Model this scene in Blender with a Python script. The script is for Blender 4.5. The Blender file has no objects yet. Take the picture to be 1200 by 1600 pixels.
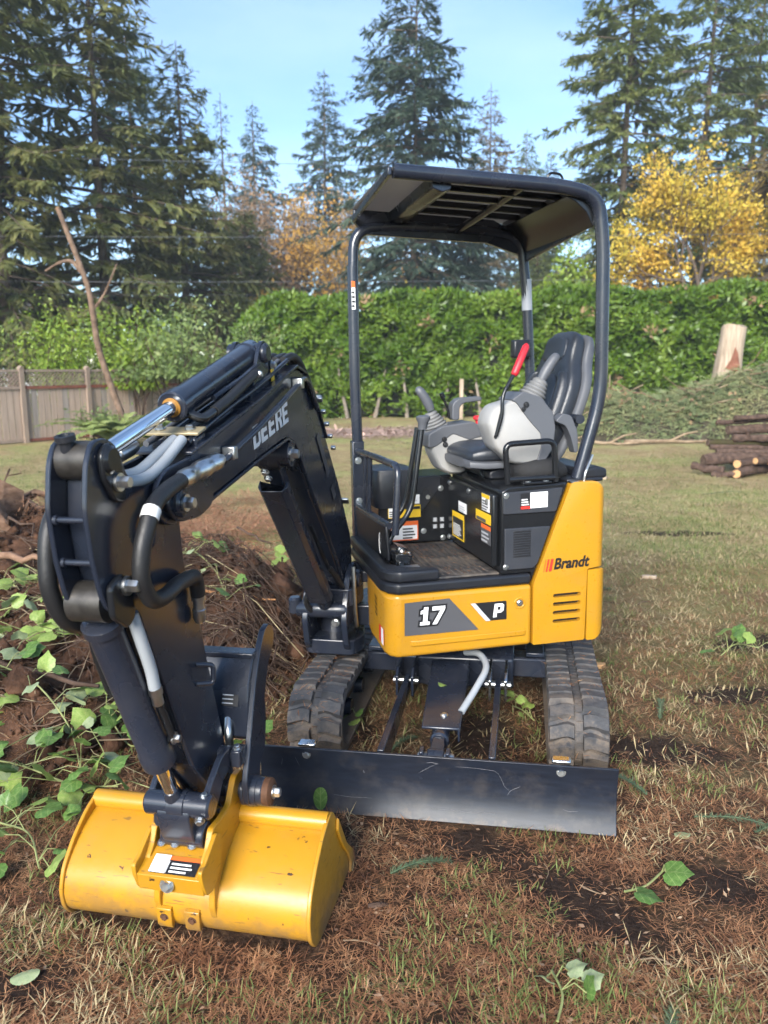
import bpy, bmesh, math, random
import numpy as np
from mathutils import Matrix, Vector, noise
R = math.radians
random.seed(7); RNG = np.random.default_rng(7)
SC = bpy.context.scene
COL = SC.collection

# ------------------------------------------------------------------ camera
cam_data = bpy.data.cameras.new('camera')
cam = bpy.data.objects.new('camera', cam_data); COL.objects.link(cam)
cam.location = (0, 0, 1.575)
cam.rotation_euler = (R(90 - 10.6), 0, 0)
cam_data.sensor_fit = 'VERTICAL'; cam_data.sensor_height = 34.6; cam_data.lens = 25.95
cam_data.clip_start = .05; cam_data.clip_end = 1500
cam_data.dof.use_dof = True; cam_data.dof.focus_distance = 2.5; cam_data.dof.aperture_fstop = 3.4
SC.camera = cam

# ------------------------------------------------------------------ sky, sun, exposure
SUN_EL, SUN_AZ = 27.0, 198.0         # degrees; azimuth clockwise from +Y (the view direction)
world = bpy.data.worlds.new('World'); SC.world = world; world.use_nodes = True
wn, wl = world.node_tree.nodes, world.node_tree.links
wn.clear()
w_out = wn.new('ShaderNodeOutputWorld'); w_bg = wn.new('ShaderNodeBackground'); w_sky = wn.new('ShaderNodeTexSky')
w_sky.sky_type = 'NISHITA'; w_sky.sun_disc = False
w_sky.sun_elevation = R(SUN_EL); w_sky.sun_rotation = R(SUN_AZ)
w_sky.air_density = 1.05; w_sky.dust_density = 0; w_sky.ozone_density = 4.0; w_sky.altitude = 500
w_bg.inputs['Strength'].default_value = .087
# thin high cloud veils over the whole sky
w_tc = wn.new('ShaderNodeTexCoord'); w_map = wn.new('ShaderNodeMapping'); w_map.inputs['Scale'].default_value = (1.2, 1.2, 4.5)
w_nz = wn.new('ShaderNodeTexNoise'); w_nz.inputs['Scale'].default_value = 1.7; w_nz.inputs['Detail'].default_value = 5
w_rmp = wn.new('ShaderNodeValToRGB'); w_rmp.color_ramp.elements[0].position = .40; w_rmp.color_ramp.elements[1].position = .80
w_rmp.color_ramp.elements[0].color = (.0,)*3 + (1,); w_rmp.color_ramp.elements[1].color = (.34,)*3 + (1,)
w_mix = wn.new('ShaderNodeMixRGB'); w_mix.inputs[2].default_value = (4.6, 5.6, 6.6, 1)
wl.new(w_tc.outputs['Generated'], w_map.inputs[0]); wl.new(w_map.outputs[0], w_nz.inputs['Vector'])
wl.new(w_nz.outputs['Fac'], w_rmp.inputs[0]); wl.new(w_rmp.outputs[0], w_mix.inputs[0]); wl.new(w_sky.outputs[0], w_mix.inputs[1])
wl.new(w_mix.outputs[0], w_bg.inputs[0]); wl.new(w_bg.outputs[0], w_out.inputs[0])

sun_d = bpy.data.lights.new('sun', 'SUN'); sun_d.energy = 3.0; sun_d.angle = R(32); sun_d.color = (1, .95, .87)
sun = bpy.data.objects.new('sun', sun_d); COL.objects.link(sun)
_sd = Vector((math.sin(R(SUN_AZ))*math.cos(R(SUN_EL)), math.cos(R(SUN_AZ))*math.cos(R(SUN_EL)), math.sin(R(SUN_EL))))
sun.rotation_euler = _sd.to_track_quat('Z', 'Y').to_euler()
SC.view_settings.view_transform = 'Standard'; SC.view_settings.look = 'None'
SC.view_settings.exposure = 1.68; SC.view_settings.gamma = 1; SC.view_settings.use_curve_mapping = False
SC.cycles.max_bounces = 4; SC.cycles.diffuse_bounces = 2; SC.cycles.glossy_bounces = 2; SC.cycles.transmission_bounces = 2; SC.cycles.transparent_max_bounces = 4
SC.cycles.volume_bounces = 0; SC.cycles.use_light_tree = False
SC.cycles.caustics_reflective = False; SC.cycles.caustics_refractive = False
SC.cycles.use_adaptive_sampling = True; SC.cycles.adaptive_threshold = .03; SC.cycles.use_denoising = True

# ------------------------------------------------------------------ helpers
def frame(o, yaw, tilt=True):
    """right-handed local frame: x to the picture's right, y away, z up, turned by yaw, leaning with the ground"""
    a = R(yaw)
    m = Matrix(((math.cos(a), math.sin(a), 0), (-math.sin(a), math.cos(a), 0), (0, 0, 1)))
    if tilt:
        m = Matrix.Rotation(R(-1.2), 3, Vector((math.sin(R(10.2)), math.cos(R(10.2)), 0))) @ m
    return Matrix.Translation(o) @ m.to_4x4()
FU = frame((.17, 2.47, .01), 10.2)        # undercarriage: origin at the blade
FV = frame((.37, 3.582, .01), -13)        # upper structure: origin under the slew ring, x to the tail
FW = frame((-.555, 1.94, 0), 12)          # boom, arm and bucket: origin at the bucket, y towards the machine
ID = Matrix.Identity(4)
WORIG = {}                                # world origin of every object made here

class MB:
    """collects shapes for ONE mesh object, in the coordinates of a local frame"""
    def __init__(s, fr=ID): s.v = []; s.f = []; s.fr = fr
    def add(s, v, f):
        n = len(s.v); s.v += [tuple(p) for p in v]; s.f += [tuple(i + n for i in q) for q in f]; return s
    def box(s, x0, x1, y0, y1, z0, z1):
        v = [(x, y, z) for x in (x0, x1) for y in (y0, y1) for z in (z0, z1)]
        return s.add(v, [(0,1,3,2),(4,6,7,5),(0,4,5,1),(2,3,7,6),(0,2,6,4),(1,5,7,3)])
    def obox(s, c, size, m):
        c = Vector(c); v = []
        for x in (-.5, .5):
            for y in (-.5, .5):
                for z in (-.5, .5): v.append(c + m @ Vector((x*size[0], y*size[1], z*size[2])))
        return s.add(v, [(0,1,3,2),(4,6,7,5),(0,4,5,1),(2,3,7,6),(0,2,6,4),(1,5,7,3)])
    def beam(s, p0, p1, w, h, up=(0,0,1)):
        p0, p1 = Vector(p0), Vector(p1); d = (p1-p0); L = d.length; d.normalize()
        u = Vector(up); x = d.cross(u).normalized(); u = x.cross(d).normalized()
        return s.obox((p0+p1)/2, (w, L, h), Matrix((x, d, u)).transposed())
    def prism(s, poly, axis, a, b):
        def P(q, t):
            return {'x': (t, q[0], q[1]), 'y': (q[0], t, q[1]), 'z': (q[0], q[1], t)}[axis]
        n = len(poly); v = [P(q, a) for q in poly] + [P(q, b) for q in poly]
        f = [tuple(range(n))[::-1], tuple(range(n, 2*n))] + [(i, (i+1) % n, n+(i+1) % n, n+i) for i in range(n)]
        return s.add(v, f)
    def rev(s, p0, p1, prof, n=20):
        """prof = [(t, r)...] revolved about the line p0-p1, t in metres from p0"""
        p0, p1 = Vector(p0), Vector(p1); d = (p1-p0).normalized()
        a = d.orthogonal().normalized(); b = d.cross(a); v = []; f = []
        for t, r in prof:
            for i in range(n):
                th = 2*math.pi*i/n; v.append(p0 + d*t + (a*math.cos(th)+b*math.sin(th))*max(r, 1e-4))
        for k in range(len(prof)-1):
            for i in range(n): j = (i+1) % n; f.append((k*n+i, k*n+j, (k+1)*n+j, (k+1)*n+i))
        f.append(tuple(range(n))[::-1]); m = (len(prof)-1)*n; f.append(tuple(range(m, m+n)))
        return s.add(v, f)
    def cyl(s, p0, p1, r, n=18, ch=0.0):
        L = (Vector(p1)-Vector(p0)).length
        return s.rev(p0, p1, [(0, r-ch), (ch, r), (L-ch, r), (L, r-ch)] if ch else [(0, r), (L, r)], n)
    def ring(s, p0, p1, ro, ri, n=24):
        L = (Vector(p1)-Vector(p0)).length
        p0, p1 = Vector(p0), Vector(p1); d = (p1-p0).normalized(); a = d.orthogonal().normalized(); b = d.cross(a); v = []; f = []
        for t, r in ((0, ro), (L, ro), (L, ri), (0, ri)):
            for i in range(n):
                th = 2*math.pi*i/n; v.append(p0 + d*t + (a*math.cos(th)+b*math.sin(th))*r)
        for k in range(4):
            for i in range(n): j = (i+1) % n; f.append((k*n+i, k*n+j, ((k+1) % 4)*n+j, ((k+1) % 4)*n+i))
        return s.add(v, f)
    def tube(s, pts, r, n=10, ry=None, cap=True):
        pts = [Vector(p) for p in pts]; m = len(pts)
        rr = r if hasattr(r, '__len__') else [r]*m
        t0 = (pts[1]-pts[0]).normalized(); a = t0.orthogonal().normalized(); v = []; f = []
        for k in range(m):
            t = (pts[min(k+1, m-1)] - pts[max(k-1, 0)])
            t = t.normalized() if t.length > 1e-9 else t0
            a = (a - t*a.dot(t)); a = a.normalized() if a.length > 1e-6 else t.orthogonal().normalized()
            b = t.cross(a)
            for i in range(n):
                th = 2*math.pi*i/n; v.append(pts[k] + (a*math.cos(th)+b*math.sin(th))*rr[k])
        for k in range(m-1):
            for i in range(n): j = (i+1) % n; f.append((k*n+i, k*n+j, (k+1)*n+j, (k+1)*n+i))
        if cap: f.append(tuple(range(n))[::-1]); f.append(tuple(range((m-1)*n, m*n)))
        return s.add(v, f)
    def loft(s, rings, cap=True):
        n = len(rings[0]); v = [p for r in rings for p in r]; f = []
        for k in range(len(rings)-1):
            for i in range(n): j = (i+1) % n; f.append((k*n+i, k*n+j, (k+1)*n+j, (k+1)*n+i))
        if cap: f.append(tuple(range(n))[::-1]); f.append(tuple(range((len(rings)-1)*n, len(rings)*n)))
        return s.add(v, f)
    def mesh(s, name, origin):
        me = bpy.data.meshes.new(name)
        me.from_pydata([tuple((s.fr @ Vector(p)) - origin) for p in s.v], [], s.f)
        bm = bmesh.new(); bm.from_mesh(me); bmesh.ops.recalc_face_normals(bm, faces=bm.faces); bm.to_mesh(me); bm.free()
        return me
    def build(s, name, mat, parent=None, bevel=0, seg=2, smooth=38, origin=None, sub=0):
        if origin is None:
            c = np.array([tuple(s.fr @ Vector(p)) for p in s.v]); lo, hi = c.min(0), c.max(0)
            origin = Vector(((lo[0]+hi[0])/2, (lo[1]+hi[1])/2, (lo[2]+hi[2])/2))
        me = s.mesh(name, Vector(origin))
        return link(name, me, mat, parent, Vector(origin), bevel, seg, smooth, sub)

def finish(me, smooth):
    if smooth:
        me.polygons.foreach_set('use_smooth', [True]*len(me.polygons))
        if smooth < 180: me.set_sharp_from_angle(angle=R(smooth))
    me.update()
def link(name, me, mat, parent, origin, bevel=0, seg=2, smooth=38, sub=0):
    o = bpy.data.objects.new(name, me); COL.objects.link(o)
    if mat is not None and not me.materials: me.materials.append(mat)
    finish(me, smooth)
    WORIG[o.name] = origin.copy()
    o.location = origin - (WORIG[parent.name] if parent else Vector())
    o.parent = parent
    if bevel:
        b = o.modifiers.new('bevel', 'BEVEL'); b.width = bevel; b.segments = seg; b.limit_method = 'ANGLE'; b.angle_limit = R(35)
        b.harden_normals = False; b.use_clamp_overlap = True
    if sub:
        m = o.modifiers.new('sub', 'SUBSURF'); m.levels = m.render_levels = sub
    return o
def tag(o, label=None, cat=None, group=None, kind=None):
    if label: o['label'] = label
    if cat: o['category'] = cat
    if group: o['group'] = group
    if kind: o['kind'] = kind
    return o
def empty(name, loc, label=None, cat=None, group=None):
    o = bpy.data.objects.new(name, None); COL.objects.link(o); o.location = loc; o.empty_display_size = .1
    WORIG[o.name] = Vector(loc); return tag(o, label, cat, group)
def inst(name, me, parent, M):
    """one more object that shares mesh data, at world matrix M"""
    o = bpy.data.objects.new(name, me); COL.objects.link(o)
    po = WORIG[parent.name] if parent else Vector()
    o.matrix_basis = Matrix.Translation(-po) @ M; o.parent = parent; WORIG[o.name] = M.translation.copy()
    return o
def np_mesh(name, v, quads=None, tris=None, mats=(), mi=None, smooth=False):
    """big meshes straight from arrays"""
    v = np.asarray(v, np.float32); me = bpy.data.meshes.new(name)
    q = np.zeros((0, 4), np.int32) if quads is None else np.asarray(quads, np.int32)
    t = np.zeros((0, 3), np.int32) if tris is None else np.asarray(tris, np.int32)
    loops = np.concatenate([q.ravel(), t.ravel()]); n = len(q)+len(t)
    starts = np.concatenate([np.arange(len(q))*4, len(q)*4+np.arange(len(t))*3]).astype(np.int32)
    me.vertices.add(len(v)); me.vertices.foreach_set('co', v.ravel())
    me.loops.add(len(loops)); me.loops.foreach_set('vertex_index', loops)
    me.polygons.add(n); me.polygons.foreach_set('loop_start', starts)
    for m in mats: me.materials.append(m)
    if mi is not None: me.polygons.foreach_set('material_index', np.asarray(mi, np.int32))
    if smooth: me.polygons.foreach_set('use_smooth', np.ones(n, bool))
    me.update(calc_edges=True); me.validate(); return me

def bend(pts, rad, seg=6):
    """round the inner corners of a polyline"""
    pts = [Vector(p) for p in pts]; rr = rad if hasattr(rad, '__len__') else [rad]*(len(pts)-2); out = [pts[0]]
    for i in range(1, len(pts)-1):
        a, b, c = pts[i-1], pts[i], pts[i+1]; u, w = (a-b), (c-b)
        r = min(rr[i-1], u.length*.49, w.length*.49); p, q = b+u.normalized()*r, b+w.normalized()*r
        for k in range(seg+1):
            t = k/seg; out.append(p*(1-t)**2 + b*2*t*(1-t) + q*t*t)
    return out + [pts[-1]]
def spline(pts, n=8):
    P = [Vector(p) for p in pts]; P = [P[0]*2-P[1]] + P + [P[-1]*2-P[-2]]; out = []
    for i in range(1, len(P)-2):
        for k in range(n):
            t = k/n; a, b, c, d = P[i-1], P[i], P[i+1], P[i+2]
            out.append(.5*((2*b)+(c-a)*t+(2*a-5*b+4*c-d)*t*t+(3*b-a-3*c+d)*t**3))
    return out + [P[-2]]
def sring(c, ux, uy, a, b, p=3.0, n=24):
    """super-ellipse ring"""
    c, ux, uy = Vector(c), Vector(ux), Vector(uy); o = []
    for i in range(n):
        th = 2*math.pi*i/n; cs, sn = math.cos(th), math.sin(th)
        o.append(c + ux*a*math.copysign(abs(cs)**(2/p), cs) + uy*b*math.copysign(abs(sn)**(2/p), sn))
    return o

# ------------------------------------------------------------------ materials (all procedural)
MAT = {}
def mat(name, col, rough=.5, metal=0., var=.12, vscale=6., col2=None, bump=0., bscale=60., rvar=.08, spec=.5, coat=0., sub=0., stretch=None, dust=0., world=False, dcol=(.20, .16, .12), dlo=.45):
    m = bpy.data.materials.new(name); m.use_nodes = True; MAT[name] = m
    n, l = m.node_tree.nodes, m.node_tree.links; b = n['Principled BSDF']
    b.inputs['Metallic'].default_value = metal; b.inputs['Specular IOR Level'].default_value = spec
    b.inputs['Coat Weight'].default_value = coat; b.inputs['Coat Roughness'].default_value = .12
    tc = n.new('ShaderNodeTexCoord'); mp = n.new('ShaderNodeMapping'); src_ = n.new('ShaderNodeNewGeometry').outputs['Position'] if world else tc.outputs['Object']
    l.new(src_, mp.inputs[0])
    if stretch: mp.inputs['Scale'].default_value = stretch
    nz = n.new('ShaderNodeTexNoise'); nz.inputs['Scale'].default_value = vscale; nz.inputs['Detail'].default_value = 6; nz.inputs['Roughness'].default_value = .62
    l.new(mp.outputs[0], nz.inputs['Vector'])
    rp = n.new('ShaderNodeValToRGB'); rp.color_ramp.elements[0].position = .3; rp.color_ramp.elements[1].position = .7
    c1 = tuple(c*(1-var) for c in col); c2 = col2 or tuple(min(1, c*(1+var)) for c in col)
    rp.color_ramp.elements[0].color = (*c1, 1); rp.color_ramp.elements[1].color = (*c2, 1)
    l.new(nz.outputs['Fac'], rp.inputs[0]); out = rp.outputs[0]
    nz2 = n.new('ShaderNodeTexNoise'); nz2.inputs['Scale'].default_value = bscale; nz2.inputs['Detail'].default_value = 4
    l.new(mp.outputs[0], nz2.inputs['Vector'])
    if dust:
        nz3 = n.new('ShaderNodeTexNoise'); nz3.inputs['Scale'].default_value = 9; nz3.inputs['Detail'].default_value = 8; nz3.inputs['Roughness'].default_value = .7
        l.new(src_, nz3.inputs['Vector'])
        r3 = n.new('ShaderNodeValToRGB'); r3.color_ramp.elements[0].position = dlo; r3.color_ramp.elements[1].position = dlo+.25
        r3.color_ramp.elements[0].color = (0,)*3+(1,); r3.color_ramp.elements[1].color = (dust,)*3+(1,)
        l.new(nz3.outputs['Fac'], r3.inputs[0])
        mx = n.new('ShaderNodeMixRGB'); mx.inputs[2].default_value = (*dcol, 1); l.new(r3.outputs[0], mx.inputs[0]); l.new(out, mx.inputs[1]); out = mx.outputs[0]
    l.new(out, b.inputs['Base Color'])
    mr = n.new('ShaderNodeMapRange'); mr.inputs['To Min'].default_value = max(.02, rough-rvar); mr.inputs['To Max'].default_value = min(1, rough+rvar)
    l.new(nz2.outputs['Fac'], mr.inputs[0]); l.new(mr.outputs[0], b.inputs['Roughness'])
    if bump:
        bp = n.new('ShaderNodeBump'); bp.inputs['Strength'].default_value = bump; bp.inputs['Distance'].default_value = .01
        l.new(nz2.outputs['Fac'], bp.inputs['Height']); l.new(bp.outputs[0], b.inputs['Normal'])
    return m
def add_mud(m, z0, z1, k, col=(.13, .085, .052)):
    """soil splashed up from the ground, ragged upper edge"""
    n, l = m.node_tree.nodes, m.node_tree.links; b = n['Principled BSDF']; src = b.inputs['Base Color'].links[0].from_socket
    g = n.new('ShaderNodeNewGeometry'); sx = n.new('ShaderNodeSeparateXYZ'); l.new(g.outputs['Position'], sx.inputs[0])
    t = n.new('ShaderNodeTexNoise'); t.inputs['Scale'].default_value = 14; t.inputs['Detail'].default_value = 7; t.inputs['Roughness'].default_value = .68; l.new(g.outputs['Position'], t.inputs['Vector'])
    mr = n.new('ShaderNodeMapRange'); mr.inputs['From Min'].default_value = z0; mr.inputs['From Max'].default_value = z1; mr.inputs['To Min'].default_value = .34; mr.inputs['To Max'].default_value = -.30; l.new(sx.outputs['Z'], mr.inputs[0])
    a = n.new('ShaderNodeMath'); a.operation = 'ADD'; l.new(mr.outputs[0], a.inputs[0]); l.new(t.outputs['Fac'], a.inputs[1])
    r = n.new('ShaderNodeValToRGB'); r.color_ramp.elements[0].position = .52; r.color_ramp.elements[1].position = .68; r.color_ramp.elements[1].color = (k,)*3+(1,); l.new(a.outputs[0], r.inputs[0])
    x = n.new('ShaderNodeMixRGB'); x.inputs[2].default_value = (*col, 1); l.new(r.outputs[0], x.inputs[0]); l.new(src, x.inputs[1]); l.new(x.outputs[0], b.inputs['Base Color'])
    rs = b.inputs['Roughness'].links[0].from_socket; y = n.new('ShaderNodeMath'); y.operation = 'MAXIMUM'; l.new(rs, y.inputs[0]); mu = n.new('ShaderNodeMath'); mu.operation = 'MULTIPLY'; mu.inputs[1].default_value = .9; l.new(r.outputs[0], mu.inputs[0]); l.new(mu.outputs[0], y.inputs[1]); l.new(y.outputs[0], b.inputs['Roughness'])
def leafmat(name, cols, rough=.5, trans=.25, scale=1.2, fine=14., veins=False):
    """foliage: colour by large and small noise, some light through the blade"""
    m = bpy.data.materials.new(name); m.use_nodes = True; MAT[name] = m
    n, l = m.node_tree.nodes, m.node_tree.links; b = n['Principled BSDF']; b.inputs['Roughness'].default_value = rough
    b.inputs['Specular IOR Level'].default_value = .35
    tc = n.new('ShaderNodeTexCoord'); a = n.new('ShaderNodeTexNoise'); a.inputs['Scale'].default_value = scale; a.inputs['Detail'].default_value = 4
    c = n.new('ShaderNodeTexNoise'); c.inputs['Scale'].default_value = fine; c.inputs['Detail'].default_value = 2
    l.new(tc.outputs['Object'], a.inputs['Vector']); l.new(tc.outputs['Object'], c.inputs['Vector'])
    ad = n.new('ShaderNodeMath'); ad.operation = 'MULTIPLY_ADD'; ad.inputs[1].default_value = .55; l.new(a.outputs['Fac'], ad.inputs[0])
    mu = n.new('ShaderNodeMath'); mu.operation = 'MULTIPLY'; mu.inputs[1].default_value = .45; l.new(c.outputs['Fac'], mu.inputs[0]); l.new(mu.outputs[0], ad.inputs[2])
    rp = n.new('ShaderNodeValToRGB'); e = rp.color_ramp.elements
    for i in range(len(cols)-2): e.new(.5)
    for i, k in enumerate(cols): e[i].position = .30 + .4*i/(len(cols)-1); e[i].color = (*k, 1)
    l.new(ad.outputs[0], rp.inputs[0])
    if veins:      # pale midrib and side veins drawn in the leaf's own coordinates
        sp_ = n.new('ShaderNodeSeparateXYZ'); l.new(tc.outputs['Object'], sp_.inputs[0]); ab = n.new('ShaderNodeMath'); ab.operation = 'ABSOLUTE'; l.new(sp_.outputs['X'], ab.inputs[0])
        at = n.new('ShaderNodeMath'); at.operation = 'MULTIPLY_ADD'; at.inputs[1].default_value = -.75; l.new(ab.outputs[0], at.inputs[0]); l.new(sp_.outputs['Y'], at.inputs[2])
        pp = n.new('ShaderNodeMath'); pp.operation = 'PINGPONG'; pp.inputs[1].default_value = .17; l.new(at.outputs[0], pp.inputs[0])
        mn = n.new('ShaderNodeMath'); mn.operation = 'MINIMUM'; l.new(pp.outputs[0], mn.inputs[0]); l.new(ab.outputs[0], mn.inputs[1])
        vr = n.new('ShaderNodeMapRange'); vr.inputs['From Min'].default_value = .008; vr.inputs['From Max'].default_value = .03; vr.inputs['To Min'].default_value = .26; vr.inputs['To Max'].default_value = 0; l.new(mn.outputs[0], vr.inputs[0])
        vm = n.new('ShaderNodeMixRGB'); vm.inputs[2].default_value = (.36, .42, .17, 1); l.new(vr.outputs[0], vm.inputs[0]); l.new(rp.outputs[0], vm.inputs[1]); rp = vm
    l.new(rp.outputs[0], b.inputs['Base Color'])
    if trans:
        t = n.new('ShaderNodeBsdfTranslucent'); l.new(rp.outputs[0], t.inputs['Color']); mx = n.new('ShaderNodeMixShader'); mx.inputs[0].default_value = trans
        l.new(b.outputs[0], mx.inputs[1]); l.new(t.outputs[0], mx.inputs[2]); l.new(mx.outputs[0], n['Material Output'].inputs['Surface'])
    return m

YELLOW = mat('yellow_paint', (.45, .217, .012), .30, var=.05, vscale=3, rvar=.08, coat=.25, dust=.10)
def worn_yellow():
    m = mat('worn_yellow_paint', (.43, .210, .012), .34, var=.06, vscale=4, rvar=.10, dust=.12, world=True, dlo=.48)
    n, l = m.node_tree.nodes, m.node_tree.links; b = n['Principled BSDF']; src = b.inputs['Base Color'].links[0].from_socket
    g = n.new('ShaderNodeNewGeometry'); sx = n.new('ShaderNodeSeparateXYZ'); l.new(g.outputs['Position'], sx.inputs[0])
    def nz(s, det, st=None):
        t = n.new('ShaderNodeTexNoise'); t.inputs['Scale'].default_value = s; t.inputs['Detail'].default_value = det
        if st:
            mp = n.new('ShaderNodeMapping'); mp.inputs['Scale'].default_value = st; l.new(g.outputs['Position'], mp.inputs[0]); l.new(mp.outputs[0], t.inputs['Vector'])
        else: l.new(g.outputs['Position'], t.inputs['Vector'])
        return t.outputs['Fac']
    def ramp(s, a, c, hi=1.):
        r = n.new('ShaderNodeValToRGB'); r.color_ramp.elements[0].position = a; r.color_ramp.elements[1].position = c; r.color_ramp.elements[1].color = (hi,)*3+(1,); l.new(s, r.inputs[0]); return r.outputs[0]
    def mix(f, a, col):
        x = n.new('ShaderNodeMixRGB'); x.inputs[2].default_value = (*col, 1); l.new(f, x.inputs[0]); l.new(a, x.inputs[1]); return x.outputs[0]
    c = mix(ramp(nz(26, 3), .69, .715), src, (.05, .026, .014))                         # chips down to rusty steel
    c = mix(ramp(nz(16, 2, (1, 1, 9)), .665, .70, .6), c, (.10, .06, .03))               # scrapes
    mr = n.new('ShaderNodeMapRange'); mr.inputs['From Min'].default_value = .015; mr.inputs['From Max'].default_value = .13; mr.inputs['To Min'].default_value = .75; mr.inputs['To Max'].default_value = 0; l.new(sx.outputs['Z'], mr.inputs[0])
    mu = n.new('ShaderNodeMath'); mu.operation = 'MULTIPLY'; l.new(mr.outputs[0], mu.inputs[0]); l.new(ramp(nz(11, 6), .40, .62), mu.inputs[1])
    c = mix(mu.outputs[0], c, (.16, .10, .055)); l.new(c, b.inputs['Base Color']); return m          # splashed soil
YELLOWB = worn_yellow()
DARK = mat('charcoal_paint', (.0145, .019, .031), .27, var=.10, vscale=3, rvar=.04, bscale=7, coat=.25, dust=.06)
DARKP = mat('black_plastic', (.011, .0125, .017), .38, var=.2, rvar=.08, bump=.04, bscale=300, dust=.03)
BLACK = mat('black_gloss', (.010, .011, .013), .22, var=.2, rvar=.05)
BLADE = mat('scratched_blade_paint', (.012, .016, .026), .36, var=.25, vscale=12, rvar=.06, stretch=(1, 1, 5), dust=.16, dlo=.5)
STEEL = mat('bright_steel', (.62, .63, .64), .25, 1., var=.1, vscale=20, rvar=.1)
CHROME = mat('chrome_rod', (.80, .82, .84), .08, 1., var=.02, rvar=.03)
ZINC = mat('zinc_fitting', (.55, .56, .56), .32, 1., var=.15, vscale=30, rvar=.1)
RUST = mat('rusty_steel', (.10, .045, .022), .75, .3, var=.4, vscale=30)
RUBBER = mat('track_rubber', (.040, .041, .045), .75, var=.35, vscale=14, rvar=.12, bump=.3, bscale=70, dust=.6, world=True, dcol=(.17, .135, .105), dlo=.46)
HOSE = mat('hose_rubber', (.012, .012, .013), .5, var=.2, rvar=.1, bump=.1, bscale=120)
GHOSE = mat('grey_hose', (.30, .32, .34), .45, var=.1)
GREYL = mat('light_grey_plastic', (.33, .325, .315), .45, var=.04, bump=.05, bscale=400, dust=.06)
GREYM = mat('mid_grey_plastic', (.085, .09, .102), .48, var=.06, bump=.05, bscale=400)
GREYD = mat('rubber_boot_grey', (.15, .15, .15), .6, var=.08)
SEATV = mat('seat_vinyl', (.020, .024, .032), .36, var=.15, bump=.12, bscale=260)
RED = mat('red_grip', (.50, .02, .03), .42, var=.08)
MATF = mat('floor_mat_rubber', (.035, .034, .036), .55, var=.5, vscale=18, dust=.7, bump=.1)
WHITE = mat('white_print', (.78, .78, .78), .45, var=.03)
TAPE = mat('white_tape', (.70, .70, .68), .5, var=.05)
BLK = mat('black_print', (.012, .012, .014), .4, var=.05)
DGREY = mat('grey_decal', (.075, .075, .082), .4, var=.05)
SILV = mat('silver_decal', (.42, .43, .45), .4, var=.04)
ORANGE = mat('orange_print', (.72, .13, .02), .45, var=.04)
YPRINT = mat('yellow_print', (.75, .48, .02), .45, var=.04)
REDP = mat('red_print', (.60, .03, .02), .45, var=.04)
BEARING = mat('worn_bushing', (.06, .055, .05), .4, .6, var=.4, vscale=25)
BRASS = mat('clamp_plate', (.40, .33, .20), .5, .5, var=.2)
WIPER = mat('rod_seal', (.30, .14, .02), .5, var=.1)
add_mud(BLADE, -.06, .09, .45); add_mud(RUBBER, -.05, .42, .8, (.15, .115, .085)); add_mud(YELLOWB, -.05, .26, .45, (.16, .10, .05))
CLOTHB = mat('black_cover_cloth', (.014, .014, .015), .85, var=.2, bump=.3, bscale=40)

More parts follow.
